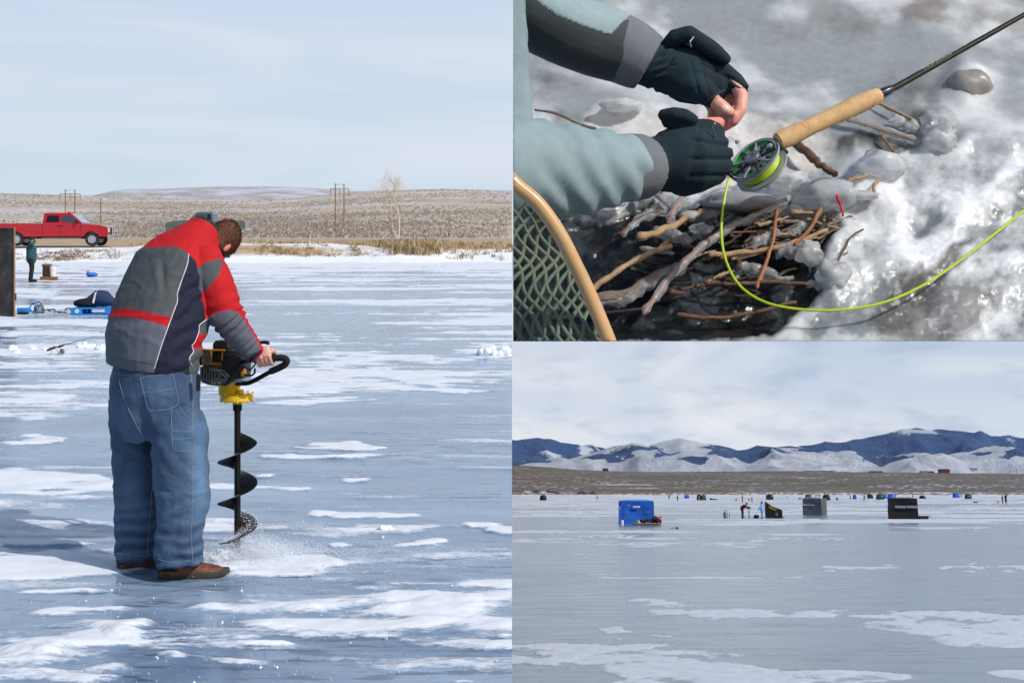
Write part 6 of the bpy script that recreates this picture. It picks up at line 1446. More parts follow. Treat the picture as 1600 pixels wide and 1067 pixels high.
def twig(pts, r0, r1, colk, label, iced=0, h=.02, seed=0, side=None):
    r0 *= .9; r1 *= .85
    rs = random.Random(seed+len(pts)); p = [SB(x, y, hh*.62) for x, y, hh in [(q+(h,))[:3] for q in pts]]
    p = catmull(p, 5); n = len(p); p = [a+Vector((rs.uniform(-1, 1), rs.uniform(-1, 1), rs.uniform(-1, 1)))*r0*.28 for a in p]
    base = p[0]; t = empty('twig', base, label, 'twig', TG)
    MB().tube([a-base for a in p], [(r0+(r1-r0)*i/(n-1))*(1+.18*rs.uniform(-1, 1)) for i in range(n)], 9, round_ends=True).build('stick', tw_m[colk], t)
    if side:
        for (i, dx, dy, L_) in side: 
            a = p[int(i*(n-1))]; MB().tube([a-base, a-base+Vector((dx, -.006, dy))*L_*.5+NB*.004, a-base+Vector((dx*1.1, -.004, dy*.9))*L_], [r1*.9, r1*.7, r1*.5], 7).build('side_shoot', tw_m[colk], t)
    if iced:
        m_ = MB(); m_.tube([a-base-Vector((0, 0, r0*.5)) for a in p], [r0*iced*(.75+.45*math.sin(i*.9+seed)**2+.35*rs.random())*(.6 if i in (0, n-1) else 1) for i in range(n)], 10, round_ends=True)
        for i in range(1, n, 3): m_.blob(p[i]-base-Vector((0, 0, r0*1.2)), tuple(r0*iced*rs.uniform(.7, 1.3) for _ in range(3)), i+seed, .4, 2)
        me = remeshed(m_, max(.0013, r0*.35), 2, .6, 'ice_sleeve'); displace(me, lambda c_, n_: r0*.45*fbm(c_[:, 0]*110, c_[:, 1]*110, c_[:, 2]*110, o=2)); link(me, 'ice_sleeve', ice_g, t)
    return t
twig([(1005, 503), (1040, 455), (1085, 408), (1130, 375), (1180, 350), (1225, 328)], .0042, .0034, 'orange', 'long orange twig sheathed in clear ice running under the green line', 1.35, .035, 1)
twig([(1180, 462), (1192, 430), (1205, 390), (1212, 335)], .0034, .0030, 'orange', 'upright orange twig standing inside the loop of green line', 0, .03, 2)
twig([(1240, 395), (1262, 372), (1280, 340)], .003, .0035, 'orange', 'short orange twig end just left of the red sliver', 0, .03, 3)
twig([(925, 478), (980, 470), (1030, 440), (1065, 425)], .0095, .0075, 'grey', 'thick grey branch with white frost lying by the net hoop', .9, .025, 4)
twig([(1002, 428), (1035, 425), (1062, 415), (1058, 432)], .010, .006, 'grey', 'iced stub end of a grey branch', 1.3, .02, 5) if False else None
twig([(915, 470), (955, 440), (1000, 412), (1045, 395)], .0055, .0045, 'pale', 'pale brown stick slanting behind the thick grey branch', 0, .022, 6)
twig([(1000, 385), (1040, 372), (1075, 352), (1095, 345)], .0070, .0050, 'pale', 'short blunt tan stick in the middle of the dark water', 0, .03, 7)
twig([(970, 380), (1000, 355), (1035, 345), (1056, 340)], .0038, .0030, 'brown', 'thin rust brown twig with beads of ice below the lower cuff', 1.2, .03, 8)
twig([(1010, 303), (1025, 322), (1045, 340), (1052, 345)], .0032, .0030, 'brown', 'brown twig leaning up towards the lower glove', 1.8, .035, 9)
twig([(1043, 362), (1055, 340), (1072, 315)], .0036, .0030, 'orange', 'orange brown twig tip wrapped in ice just under the lower glove', 1.9, .04, 10)
twig([(1100, 455), (1150, 458), (1200, 455), (1262, 458)], .0036, .0030, 'brown', 'dark level twig crossing below the bend of the green line', 0, .03, 11)
twig([(1110, 408), (1160, 405), (1230, 392), (1290, 370)], .0050, .0040, 'pale', 'straight tan stick lying level through the loop of line', 0, .022, 12)
twig([(860, 505), (920, 498), (1000, 490)], .004, .003, 'dark', 'dark wet twig low behind the net hoop', 0, .015, 13)
twig([(1235, 236), (1262, 262), (1285, 282), (1300, 290)], .0085, .0060, 'brown', 'broken brown bark stick just right of the reel', 0, .04, 14)
twig([(1085, 268), (1110, 250), (1135, 240), (1150, 238)], .0048, .0036, 'pale', 'pale tan stick between lower glove and reel', 0, .035, 15)
twig([(836, 186), (870, 192), (905, 208), (930, 215)], .0022, .0028, 'grey', 'thin grey twig beside the pale coat at upper left of the bank', 0, .03, 16)
twig([(1322, 300), (1335, 296), (1350, 292)], .0040, .0030, 'pale', 'short tan twig stub poking out of the white ice', 0, .038, 17)
twig([(1362, 325), (1362, 305), (1372, 298)], .0036, .0030, 'pale', 'little hooked tan twig stub in the white ice', 0, .036, 18)
twig([(1300, 332), (1306, 348), (1311, 365)], .0026, .0020, 'red', 'bright red sliver stuck in the ice', 0, .062, 19)
twig([(1300, 432), (1315, 405), (1325, 385), (1345, 372)], .0022, .0016, 'brown', 'thin curved brown twig in the ice below the red sliver', 0, .03, 20)
twig([(1305, 190), (1370, 210), (1430, 228)], .0042, .0036, 'pale', 'long pale iced branch running right from below the cork grip', 1.7, .02, 21)
twig([(1370, 170), (1420, 195), (1455, 215)], .0034, .0030, 'pale', 'faint tan twig leading into the white ice lumps', 0, .02, 22)
twig([(1375, 222), (1392, 245), (1402, 262)], .0026, .0020, 'orange', 'thin reddish twig behind the white ice mound', 0, .02, 23)
twig([(1060, 500), (1110, 505), (1160, 500), (1240, 480)], .0040, .003, 'brown', 'brown root along the lower edge of the dark hollow', 0, .018, 24)
rs = random.Random(31)
for i in range(96):
    x, y = rs.uniform(985, 1285), rs.uniform(335, 475)
    if i > 60: x, y = rs.uniform(1120, 1285), rs.uniform(332, 400)
    a = rs.uniform(-.9, .3); l_ = rs.uniform(18, 60)
    twig([(x, y), (x+math.cos(a)*l_*.5, y+math.sin(a)*l_*.5+rs.uniform(-3, 3)), (x+math.cos(a)*l_, y+math.sin(a)*l_)], rs.uniform(.0018, .0052), .0016, rs.choice(['dark', 'brown', 'brown', 'dark', 'grey', 'pale']), 'short dark wet twig in the tangle under the ice', 1.8 if i % 7 == 0 else 0, rs.uniform(.004, .02), i)
# lumps of glassy ice
IG = 'glassy ice lumps on the stream bank'
def lump(px, py, r_, h, seed, label, m=None, amp=.45):
    p = SB(px, py, h*.55); s = Yb(py)/F; mb_ = MB().blob((0, 0, 0), (r_[0]*s, r_[0]*s*.7, r_[1]*s), seed, amp, 3, fr=1.7)
    o = mb_.build('ice_lump', m or ice_w, None, Matrix.Translation(p), ang=80); tag(o, label, 'ice lump', IG)
lump(1152, 328, (60, 17), .030, 1, 'smooth flat grey ice cap just below the fly reel', mat('grey_ice', hexc(142, 142, 144), .4, var=.12, vs=20, bmp=.2), .18)
lump(1225, 300, (34, 17), .045, 2, 'white bubbly ice lump against the foot of the reel')
lump(1178, 300, (22, 12), .040, 3, 'small clear ice bead in front of the reel', ice_g)
lump(1135, 262, (20, 30), .030, 4, 'ragged glassy ice left of the reel between reel and glove')
lump(1372, 276, (40, 24), .042, 5, 'big rounded white ice mound right of the broken bark stick', None, .3)
lump(1290, 320, (50, 26), .030, 6, 'broad white ice lump holding the red sliver', None, .3)
lump(945, 325, (30, 16), .028, 7, 'clear ice shard hanging under the lower pale sleeve', ice_g)
lump(1092, 372, (16, 9), .035, 8, 'clear ice bead at the middle of the twig tangle', ice_g)
lump(1262, 410, (20, 18), .032, 9, 'dripping glassy ice tip at the edge of the dark hollow')
lump(1300, 440, (24, 26), .022, 10, 'round cloudy ice lump above the low bend of the line', None, .6)
lump(1075, 350, (14, 8), .03, 11, 'brown tinted ice bead beside the short blunt tan stick')
lump(1335, 322, (34, 9), .040, 12, 'long white ice roll right of the red sliver', None, .2)
lump(1400, 200, (13, 9), .025, 13, 'small white ice knob on the pale iced branch', None, .5)
lump(1422, 208, (12, 9), .025, 14, 'second white ice knob on the iced branch, nearer the big lumps', None, .5)
lump(1462, 206, (26, 20), .035, 15, 'white rounded ice lump, upper of the two at the end of the branch', None, .6)
lump(1466, 232, (24, 24), .035, 16, 'white rounded ice lump, lower of the two at the end of the branch', None, .6)
lump(970, 178, (34, 12), .030, 17, 'white iced log end between the two sleeves', None, .3)
lump(1512, 138, (38, 26), .008, 18, 'grey brown ice covered stone behind the rod', mat('iced_stone', hexc(142, 136, 130), .35, var=.3, vs=9, bmp=.4, bs=40), .25)

# ---- fly rod, reel and line
def PP(px, py, Y): return P(px, py, Y)
ra, rb_ = PP(1213, 223, 1.985), PP(1375, 148, 2.02); rod = empty('fly_rod', ra, 'fly fishing rod with cork grip and reel lying over the icy bank', 'fishing rod')
cork, nt, b = new_mat('cork'); v = coords(nt); 
n1 = noise_n(nt, v, 60, 6, .75); n2 = noise_n(nt, coords(nt, (1, 1, 1)), 320, 3, .7); wv = N(nt, 'ShaderNodeTexWave'); wv.inputs['Scale'].default_value = 55; wv.inputs['Distortion'].default_value = 12; wv.bands_direction = 'X'; L(nt, v, wv.inputs['Vector'])
c = ramp(nt, n1, [(.28, hexc(150, 104, 62)), (.42, hexc(208, 164, 112)), (.7, hexc(226, 188, 138))]); c = mixc(nt, .07, c, wv.outputs['Color'], 'MULTIPLY'); c = mixc(nt, ramp(nt, n2, [(.66, (0, 0, 0)), (.74, (.7, .7, .7))]), c, hexc(110, 72, 42))
L(nt, c, b.inputs['Base Color']); b.inputs['Roughness'].default_value = .8; bump(nt, b, n2, .4, .001)
d_ = (rb_-ra).normalized(); Lg = (rb_-ra).length
pr = [(0, .0095), (.02, .0128), (.10, .0138), (.22, .0130), (.35, .0118), (.5, .0122), (.65, .0134), (.8, .0136), (.92, .0122), (.985, .0106), (1.0, .0090)]
MB().tube([d_*Lg*t for t, r in pr], [r for t, r in pr], 24).build('cork_grip', cork, rod)
bk_m = mat('graphite_blank', hexc(48, 46, 34), .22, .2, .1, coat=.5)
end = PP(1720, -44, 2.10)-ra
MB().tube([d_*Lg*.99, d_*(Lg+.03), (d_*(Lg+.03))*.5+end*.5, end], [.0062, .0052, .0040, .0030], 16).build('blank', bk_m, rod)
MB().tube([d_*Lg*.995, d_*(Lg+.006), d_*(Lg+.018), d_*(Lg+.020)], [.0078, .0078, .0066, .0056], 18).build('winding_check', mat('navy_wrap', hexc(26, 36, 48), .3, coat=.5), rod)
MB().tube([-d_*.03, d_*.002], [.0045, .0062], 14).build('reel_seat', mat('rosewood', hexc(96, 48, 30), .4, coat=.4), rod)
m_ = MB(); rs = random.Random(4); up_ = Vector((0, -.6, .8)); up_ = (up_-d_*up_.dot(d_)).normalized(); e2 = (end-d_*(Lg+.03)).normalized()
o0 = d_*(Lg+.03)
for row_, n_c in ((.0, 26), (.0022, 17)):
    x = .036+row_*4
    for i in range(n_c):
        w_ = rs.uniform(.0010, .0024); x += w_+.0010+(.002 if rs.random() < .2 else 0)
        m_.box(o0+e2*x+up_*.0048-(up_.cross(e2))*(row_-.001)*1.0, (w_, .0013, .0004), e2.to_track_quat('X', 'Z').to_matrix().to_4x4())
m_.build('printing', mat('rod_print', hexc(190, 196, 186), .5), rod)
MB().box(o0+e2*.092+up_*.0048, (.006, .0016, .0005), e2.to_track_quat('X', 'Z').to_matrix().to_4x4()).build('green_mark', mat('green_print', hexc(70, 150, 60), .5), rod)
nz_ = Vector((-.61, -.46, .65)).normalized(); nx2 = Vector((.75, 0, .66)); nx2 = (nx2-nz_*nx2.dot(nz_)).normalized(); ny2 = nz_.cross(nx2)
rc = PP(1178, 250, 1.955)
MR = Matrix(((nx2.x, ny2.x, nz_.x, rc.x-ra.x), (nx2.y, ny2.y, nz_.y, rc.y-ra.y), (nx2.z, ny2.z, nz_.z, rc.z-ra.z), (0, 0, 0, 1)))
gm_ = mat('reel_metal', hexc(168, 172, 178), .3, .35, .08, bmp=0); gd = mat('reel_dark', hexc(50, 52, 58), .35, .2, bmp=0); gg = mat('reel_green', hexc(40, 170, 50), .4, .1, bmp=0); lime = mat('lime_line', hexc(178, 205, 20), .45, 0, .12, 300, .0)
MR = MR @ Matrix.Scale(.93, 4)
reel = MB().lathe([(.0425, .002), (.0425, -.002), (.0405, -.003), (.0375, -.001), (.0375, .002), (.0400, .0035)], MR, 56, cap=False)
rl = reel.build('reel', gm_, rod)
MB().lathe([(.0315, -.003), (.0315, -.019)], MR, 40).build('line_backing', lime, rl)
cl = MB(); rs = random.Random(2)
for i in range(17):
    z = -.0035-.0150*i/16; ph = rs.uniform(0, 6); a_ = rs.uniform(.0003, .0014)
    cl.tube([MR @ Vector(((.0318+.0004*(i % 2))*math.cos(t), (.0318+.0004*(i % 2))*math.sin(t), z+a_*math.sin(t+ph))) for t in [k*2*math.pi/44 for k in range(44)]], .0010, 6, closed=True)
cl.build('wound_line', lime, rl)
MB().lathe([(.0425, -.0205), (.0425, -.0235), (.040, -.0255), (.010, -.0255)], MR, 48).build('back_rim', gm_, rl)
MB().lathe([(.0345, -.0015), (.0345, -.0035), (.002, -.0035)], MR, 48).build('spool_web', mat('reel_pale', hexc(176, 178, 168), .5, 0, bmp=0), rl)
MB().lathe([(.0374, .0006), (.0374, -.0016), (.0318, -.0016), (.0318, .0006)], MR, 48, cap=False).build('green_ring', gg, rl)
for k in range(9):
    a = k*2*math.pi/9+.2; M2 = MR @ Matrix.Rotation(a, 4, 'Z'); m_ = MB()
    m_.box((0, 0, 0), (.024, .0030, .0028), bev=.0006); m_.v = [tuple(M2 @ (Vector(p)+Vector((.0245, 0, .0006)))) for p in m_.v]; m_.build('spoke', gm_ if k % 2 else gd, rl)
    m_ = MB(); m_.box((0, 0, 0), (.006, .0045, .004), bev=.001); m_.v = [tuple(M2 @ (Vector(p)+Vector((.024, .0062, -.0005)))) for p in m_.v]; m_.build('spool_block', gd, rl)
m_ = MB().lathe([(.0125, -.002), (.0125, .006), (.0115, .008), (.006, .0085), (.005, .0075), (.001, .0075)], MR, 32); hub = m_.build('drag_knob', mat('knob_grey', hexc(112, 116, 122), .4, .2, bmp=0), rl)
for k in range(18):
    a = k*2*math.pi/18; MB().tube([MR @ Vector((.0126*math.cos(a), .0126*math.sin(a), z)) for z in (-.001, .006)], .0008, 5).build('ridge', gd, hub)
M2 = MR @ Matrix.Translation((-.040, .004, .002)); MB().lathe([(.0035, 0), (.0032, .004), (.0055, .008), (.0062, .014), (.005, .017), (.002, .018)], M2, 18).build('reel_handle', mat('black_knob', hexc(24, 24, 26), .3, coat=.4), rl)
M2 = MR @ Matrix.Translation((.030, -.006, .001)); MB().lathe([(.0045, 0), (.0045, .003), (.003, .0045), (.001, .0045)], M2, 16).build('counterweight', gm_, rl)
MB().tube([Vector((0, 0, 0))-d_*.02, (rc-ra)+nx2*.040-nz_*.012, (rc-ra)+nx2*.042-nz_*.028], [.003, .0034, .003], 8).build('reel_foot', gd, rl)
lp = [(1216, 272, .070), (1206, 284, .078), (1194, 290, .082), (1172, 293, .082), (1150, 304, .078), (1134, 326, .070), (1125, 358, .060), (1122, 398, .046), (1130, 438, .040), (1152, 472, .034), (1190, 494, .030), (1240, 505, .030), (1300, 507, .030), (1370, 495, .028), (1432, 470, .03), (1490, 434, .034), (1548, 390, .036), (1605, 342, .034), (1660, 290, .03)]
p = catmull([SB(x, y, h) for x, y, h in lp], 7); b0 = p[0]
o = MB().tube([a-b0 for a in p], .0019, 8).build('fly_line', lime, None, Matrix.Translation(b0)); tag(o, 'lime green fly line looping from the reel across the ice', 'fishing line')

# ---- the angler's arms at the left, cut by the bank's left end
CUTN = Vector((-1, k_left, 0))
def tb(mb, rows, n=20, round_ends=True, flat=1.0):
    pts = [P(x, y, Y) for x, y, r, Y in rows]; mb.tube(pts, [r*Y/F for x, y, r, Y in rows], n, round_ends=round_ends)
# skin: shoulder, two arms, two hands with five fingers each
mb = MB()
tb(mb, [(768, 300, 40, 1.62), (768, 120, 40, 1.68), (768, -60, 40, 1.75)])
tb(mb, [(780, -10, 42, 1.80), (900, 40, 34, 1.83), (1000, 92, 28, 1.85), (1040, 108, 30, 1.85)]); tb(mb, [(780, 290, 44, 1.60), (900, 265, 38, 1.62), (1000, 256, 30, 1.66), (1035, 252, 32, 1.67)])
tb(mb, [(1035, 108, 26, 1.85), (1070, 118, 28, 1.855), (1100, 125, 22, 1.86)])
tb(mb, [(1060, 124, 13, 1.85), (1098, 140, 11.5, 1.825), (1116, 158, 11.5, 1.81), (1134, 172, 11, 1.808), (1140, 175, 9, 1.808)], 14)     # thumb
tb(mb, [(1105, 110, 13, 1.85), (1140, 122, 11.5, 1.845), (1159, 150, 11, 1.83), (1157, 172, 10.5, 1.822), (1146, 190, 9, 1.818)], 14)  # index
tb(mb, [(1100, 120, 12, 1.865), (1132, 135, 11, 1.87), (1150, 165, 10.5, 1.86), (1144, 190, 10, 1.845), (1130, 199, 8.5, 1.838)], 14)
tb(mb, [(1090, 130, 12, 1.88), (1118, 148, 10.5, 1.885), (1132, 172, 10, 1.875), (1128, 192, 9, 1.86), (1116, 200, 8, 1.852)], 14)
tb(mb, [(1080, 135, 11, 1.89), (1102, 152, 9.5, 1.895), (1114, 172, 9, 1.89), (1112, 188, 8, 1.88)], 14)
tb(mb, [(1035, 250, 34, 1.67), (1070, 248, 38, 1.67), (1095, 245, 32, 1.68)])
for k, (y0, y1, y2) in enumerate(((215, 200, 205), (235, 228, 232), (258, 255, 256), (278, 280, 278))):
    tb(mb, [(1085, y0, 13, 1.67+.008*k), (1112, y1, 12, 1.675+.008*k), (1122, (y1+y2)/2, 11, 1.70+.008*k), (1108, y2, 10, 1.725+.008*k), (1088, y2+2, 9, 1.73+.008*k)], 12)
tb(mb, [(1050, 225, 15, 1.69), (1078, 205, 12.5, 1.72), (1104, 194, 11, 1.76), (1124, 192, 9.5, 1.79)], 14)   # its thumb meets the other fingers
skn = remeshed(mb, .0030, 3, .55, 'angler_skin'); clip_mesh(skn, CAM, CUTN)
co, no = me_arrays(skn); sc_ = np.tile(np.array(s2l((222, 158, 138))), (len(co), 1)); pxk = 800+co[:, 0]/co[:, 1]*F; pyk = HZ+(EYE-co[:, 2])/co[:, 1]*F
q_ = fbm(co[:, 0]*60, co[:, 1]*60, co[:, 2]*60, o=3); sc_ *= (1+.12*q_)[:, None]; rd_ = np.exp(-((pyk-200)/14)**2); sc_[:, 1] *= 1-.35*rd_; sc_[:, 2] *= 1-.30*rd_
nail = inpoly(pxk, pyk, [(1127, 166), (1134, 163), (1143, 168), (1146, 176), (1140, 180), (1130, 176)]) & (co[:, 1] < 1.815); sc_[nail] = np.array(s2l((240, 186, 172)))
vcol(skn, 'tone', sc_); AB = Vector((.12, 1.75, EYE+.1)); shift_mesh(skn, AB)
ang = link(skn, 'person', skin_m, None, Matrix.Translation(AB)); tag(ang, 'angler in a pale teal coat and fingerless dark gloves, only arms and hands in view', 'person')
def garment(mb, name, voxel, m, colfn=None, disp=None, clip=True, parent=None, it=4):
    me = remeshed(mb, voxel, it, .6, name)
    if disp: displace(me, disp)
    if clip: clip_mesh(me, CAM, CUTN)
    if colfn:
        co, no = me_arrays(me); vcol(me, 'tone', colfn(co, 800+co[:, 0]/co[:, 1]*F, HZ+(EYE-co[:, 2])/co[:, 1]*F))
    shift_mesh(me, AB); return link(me, name, m, parent or ang)
TEAL = np.array(s2l((136, 156, 160))); DKG = np.array(s2l((46, 56, 58)))
fold = lambda a, f1, f2: (lambda c, n: a*fbm(c[:, 0]*f1, c[:, 1]*f1, c[:, 2]*f1*.8, o=4)+a*.5*fbm(c[:, 0]*f2, c[:, 1]*f2, c[:, 2]*f2, o=3))
# upper sleeve: pale quilted top panel, dark lower panel
mb = MB(); tb(mb, [(770, -20, 66, 1.78), (820, 10, 62, 1.80), (880, 44, 58, 1.82), (930, 62, 56, 1.84), (966, 76, 54, 1.85)], 28)
def cf(c, x, y):
    col = np.tile(DKG, (len(c), 1)); top = inpoly(x, y, [(700, -300), (1000, -300), (990, 20), (953, 54), (905, 38), (868, 22), (838, 0), (800, -30)]); col[top] = TEAL*1.1; return col
def qd(c, n):
    x = 800+c[:, 0]/c[:, 1]*F; y = HZ+(EYE-c[:, 2])/c[:, 1]*F
    top = inpoly(x, y, [(700, -300), (1000, -300), (990, 20), (953, 54), (905, 38), (868, 22), (838, 0), (800, -30)])
    return .004*fbm(c[:, 0]*14, c[:, 1]*14, c[:, 2]*14, o=3)+top*(.001+.0*np.sin((x*.8+y*.5)*.22+2*fbm(x*.03, y*.03, o=2)))
ug = attr_mat('coat_cloth', 'tone', .75, (500, .25, .0008), .15, .08, 60)
sl1 = garment(mb, 'sleeve', .0022, ug, cf, qd)
rib = mat('ribbed_grey', hexc(112, 114, 120), .9, 0, .08, 60, .5, 420, .001)
mb = MB(); tb(mb, [(948, 66, 54, 1.85), (972, 78, 53.5, 1.85), (1000, 92, 50, 1.85), (1014, 100, 46, 1.85)], 28, False)
garment(mb, 'cuff', .0030, rib, None, fold(.0012, 30, 60), it=3)
bmk = None
# lower sleeve and the side of the coat
mb = MB(); tb(mb, [(770, 262, 90, 1.56), (830, 268, 82, 1.585), (890, 268, 70, 1.60), (940, 266, 60, 1.62), (968, 264, 56, 1.635)], 28)
tb(mb, [(778, 290, 62, 1.60), (772, 180, 58, 1.66), (768, 60, 56, 1.72), (762, -60, 56, 1.78)], 24)
def sf(c, n):
    x = 800+c[:, 0]/c[:, 1]*F; y = HZ+(EYE-c[:, 2])/c[:, 1]*F
    return .006*fbm(c[:, 0]*10, c[:, 1]*10, c[:, 2]*10, o=4)+.004*np.clip(1-2*np.abs(fbm(c[:, 0]*16, c[:, 1]*16, c[:, 2]*9, o=3))-.4, 0, 1)+.0022*np.sin((x-.55*(y-260))*.13+2.5*fbm(x*.012, y*.012, o=3))*smooth(820, 880, x)
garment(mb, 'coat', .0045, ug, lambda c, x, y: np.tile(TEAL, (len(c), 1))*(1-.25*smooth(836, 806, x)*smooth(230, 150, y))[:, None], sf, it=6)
mb = MB(); tb(mb, [(955, 264, 54, 1.635), (985, 262, 54, 1.645), (1006, 260, 51, 1.65), (1014, 259, 46, 1.655)], 28, False)
garment(mb, 'cuff', .0032, rib, None, fold(.0012, 30, 60), it=3)
glv, nt, b = new_mat('glove_fleece'); v = coords(nt); L(nt, ramp(nt, noise_n(nt, v, 30, 4), [(.3, hexc(8, 28, 36)), (.7, hexc(17, 44, 53))]), b.inputs['Base Color']); b.inputs['Roughness'].default_value = .9; bump(nt, b, noise_n(nt, v, 420, 3), .6, .0012)
# upper glove
mb = MB()
tb(mb, [(1000, 94, 38, 1.85), (1022, 104, 36, 1.85), (1045, 110, 38, 1.85), (1075, 120, 42, 1.85), (1100, 128, 38, 1.85), (1112, 132, 30, 1.85)], 24)
tb(mb, [(1060, 125, 26, 1.84), (1090, 139, 22, 1.826), (1108, 150, 18, 1.815), (1118, 156, 16.5, 1.812)], 16, False)
tb(mb, [(1100, 105, 20, 1.85), (1128, 112, 17, 1.848), (1148, 128, 15.5, 1.842), (1160, 146, 15, 1.835)], 16, False)
tb(mb, [(1095, 115, 18, 1.87), (1128, 128, 16, 1.875), (1145, 148, 14.5, 1.868)], 16, False)
tb(mb, [(1085, 128, 17, 1.885), (1112, 144, 15, 1.89), (1124, 158, 13.5, 1.885)], 16, False)
def gd_(c, n):
    x = 800+c[:, 0]/c[:, 1]*F; y = HZ+(EYE-c[:, 2])/c[:, 1]*F
    scr = np.exp(-((x-1030+.35*(y-110))/9)**2)
    seam_ = np.exp(-((np.abs((x-1093)-.25*(y-120))-8)/2.2)**2)*(y > 92)*(y < 150)
    return .0016*fbm(c[:, 0]*22, c[:, 1]*22, c[:, 2]*22, o=3)+scr*.0025*np.sin(y*.55+x*.2)-.0016*seam_-.0035*np.exp(-((y-(100+.55*(x-1098)))/3)**2)*smooth(1085, 1105, x)-.0012*np.exp(-((y-146+.25*(x-1060))/2)**2)*(x > 1040)*(x < 1100)
gl1 = garment(mb, 'glove', .0024, glv, None, gd_, it=3)
mb = MB(); tb(mb, [(1040, 74, 11, 1.845), (1054, 60, 15, 1.835), (1076, 54, 15, 1.83), (1098, 68, 14, 1.828), (1118, 82, 13, 1.828), (1132, 92, 10, 1.83)], 16)
tb(mb, [(1060, 70, 14, 1.86), (1085, 80, 14, 1.855), (1108, 92, 12, 1.85), (1128, 100, 9, 1.845)], 16)
me = remeshed(mb, .0024, 3, .6, 'mitten_flap'); displace(me, fold(.0018, 25, 60)); shift_mesh(me, AB); link(me, 'mitten_flap', glv, gl1)
MB().tube([P(1084, 58, 1.805), P(1078, 66, 1.80), P(1080, 74, 1.805)], .0009, 6).build('pull_tab', mat('pale_thread', hexc(168, 172, 176), .7), gl1, off=AB)
hem = mat('glove_hem', hexc(52, 82, 88), .8)
for pl in ([(1101, 162, 1.798), (1110, 154, 1.793), (1121, 147, 1.792), (1132, 141, 1.797)],): MB().tube(catmull([P(*q) for q in pl], 4), .0007, 5).build('hem_stitching', hem, gl1, off=AB)
# lower glove
mb = MB()
tb(mb, [(1000, 259, 42, 1.65), (1025, 256, 46, 1.66), (1050, 252, 52, 1.665), (1078, 250, 56, 1.67), (1098, 248, 50, 1.68)], 26)
tb(mb, [(1062, 218, 28, 1.67), (1088, 208, 24, 1.675), (1108, 205, 20, 1.68), (1116, 208, 18, 1.69)], 16); tb(mb, [(1090, 236, 22, 1.675), (1108, 234, 18, 1.69), (1114, 236, 16, 1.70)], 14)
tb(mb, [(1068, 278, 32, 1.68), (1094, 276, 26, 1.69), (1102, 272, 22, 1.70)], 16)
def g2_(c, n):
    x = 800+c[:, 0]/c[:, 1]*F; y = HZ+(EYE-c[:, 2])/c[:, 1]*F
    gr = (np.exp(-((y-221-.15*(x-1100))/3.2)**2)+np.exp(-((y-249)/3.2)**2)+.6*np.exp(-((y-276)/3.5)**2))*smooth(1066, 1092, x)
    sm = np.exp(-((x-1086+.2*(y-240))/2.4)**2)*(y > 195)*(y < 300)
    return .0022*fbm(c[:, 0]*18, c[:, 1]*18, c[:, 2]*18, o=3)+np.exp(-((x-1024)/9)**2)*.002*np.sin(y*.5)-.0045*gr-.0014*sm
gl2 = garment(mb, 'glove', .0028, glv, None, g2_, it=4)
mb = MB(); tb(mb, [(1038, 180, 10, 1.655), (1052, 178, 12, 1.65), (1070, 181, 12, 1.65), (1083, 187, 9, 1.655)], 16); tb(mb, [(1045, 190, 12, 1.66), (1075, 194, 12, 1.66)], 14)
me = remeshed(mb, .0024, 3, .6, 'mitten_flap'); displace(me, fold(.0016, 25, 60)); shift_mesh(me, AB); link(me, 'mitten_flap', glv, gl2)
MB().tube(catmull([P(1112, 196, 1.648), P(1116, 210, 1.648), P(1118, 226, 1.655)], 4), .0011, 6).build('hem_stitching', hem, gl2, off=AB)
nb = MB().blob((0, 0, 0), (.0058, .0020, .0044), 1, .03, 2); M = Matrix.Translation(P(1134, 170.5, 1.8000)) @ Matrix.Rotation(R(28), 4, 'Y')
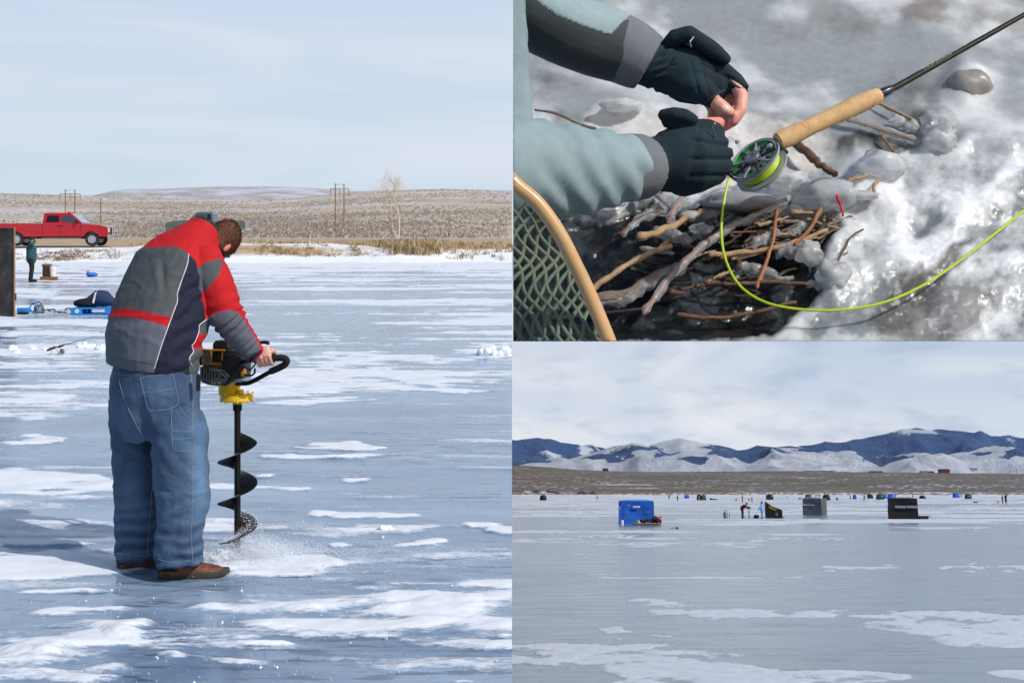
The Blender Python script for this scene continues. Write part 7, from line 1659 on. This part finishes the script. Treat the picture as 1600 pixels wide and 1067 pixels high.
q = MB(); q.add(nb.v, nb.f, 0, M); q.build('thumbnail', mat('nail', hexc(240, 196, 184), .25, var=.03, bmp=0, coat=.3), ang, off=AB)
# ---- landing net, cut by the bank's ends
hp_ = [(770, 252), (805, 288), (840, 318), (872, 362), (898, 412), (920, 458), (940, 505), (956, 545)]
NE = P(880, 420, 1.45)
me = bpy.data.meshes.new('hoop'); mb = MB(); mb.tube(catmull([P(x, y, 1.47) for x, y in hp_], 8), .0078, 18); me.from_pydata(mb.v, [], mb.f); me.update(); 
bm = bmesh.new(); bm.from_mesh(me); bmesh.ops.recalc_face_normals(bm, faces=bm.faces); bm.to_mesh(me); bm.free()
clip_mesh(me, CAM, CUTN); BOTN = Vector((0, -(533.5-HZ)/F, -1)); clip_mesh(me, CAM, BOTN)
me.polygons.foreach_set('use_smooth', np.ones(len(me.polygons), bool)); shift_mesh(me, NE)
net = empty('landing_net', NE, 'landing net with honey coloured wooden hoop and grey green mesh', 'landing net')
wd_ = mat('varnished_wood', hexc(204, 160, 108), .35, 0, .16, 16, .05, 50, coat=.3); link(me, 'hoop', wd_, net)
mb = MB(); hx_a = np.array(hp_, float)
def hoopx(y): return float(np.interp(y, hx_a[:, 1], hx_a[:, 0]))
def npnt(x, y): return P(x, y, 1.52+.05*math.sin((x-800)*.018)*math.sin((y-300)*.02)+.00012*(hoopx(y)-x))
sp = 19
for fam in (1, -1):
    for c0 in range(-400, 1200, sp):
        seg = []
        for y in range(290, 548, 5):
            x = 802+(c0-400)+fam*(y-290)*.62+4*math.sin(y*.09+c0); x += 5*math.sin(y*.05)
            if 796 < x < hoopx(y)-3: seg.append(npnt(x, y))
            else:
                if len(seg) > 2: mb.tube(seg, .0024, 6)
                seg = []
        if len(seg) > 2: mb.tube(seg, .0024, 6)
me = bpy.data.meshes.new('netting'); me.from_pydata(mb.v, [], mb.f); me.update(); clip_mesh(me, CAM, CUTN, False); clip_mesh(me, CAM, BOTN, False)
me.polygons.foreach_set('use_smooth', np.ones(len(me.polygons), bool)); shift_mesh(me, NE); link(me, 'netting', mat('net_cord', hexc(98, 110, 92), .85, 0, .3), net)
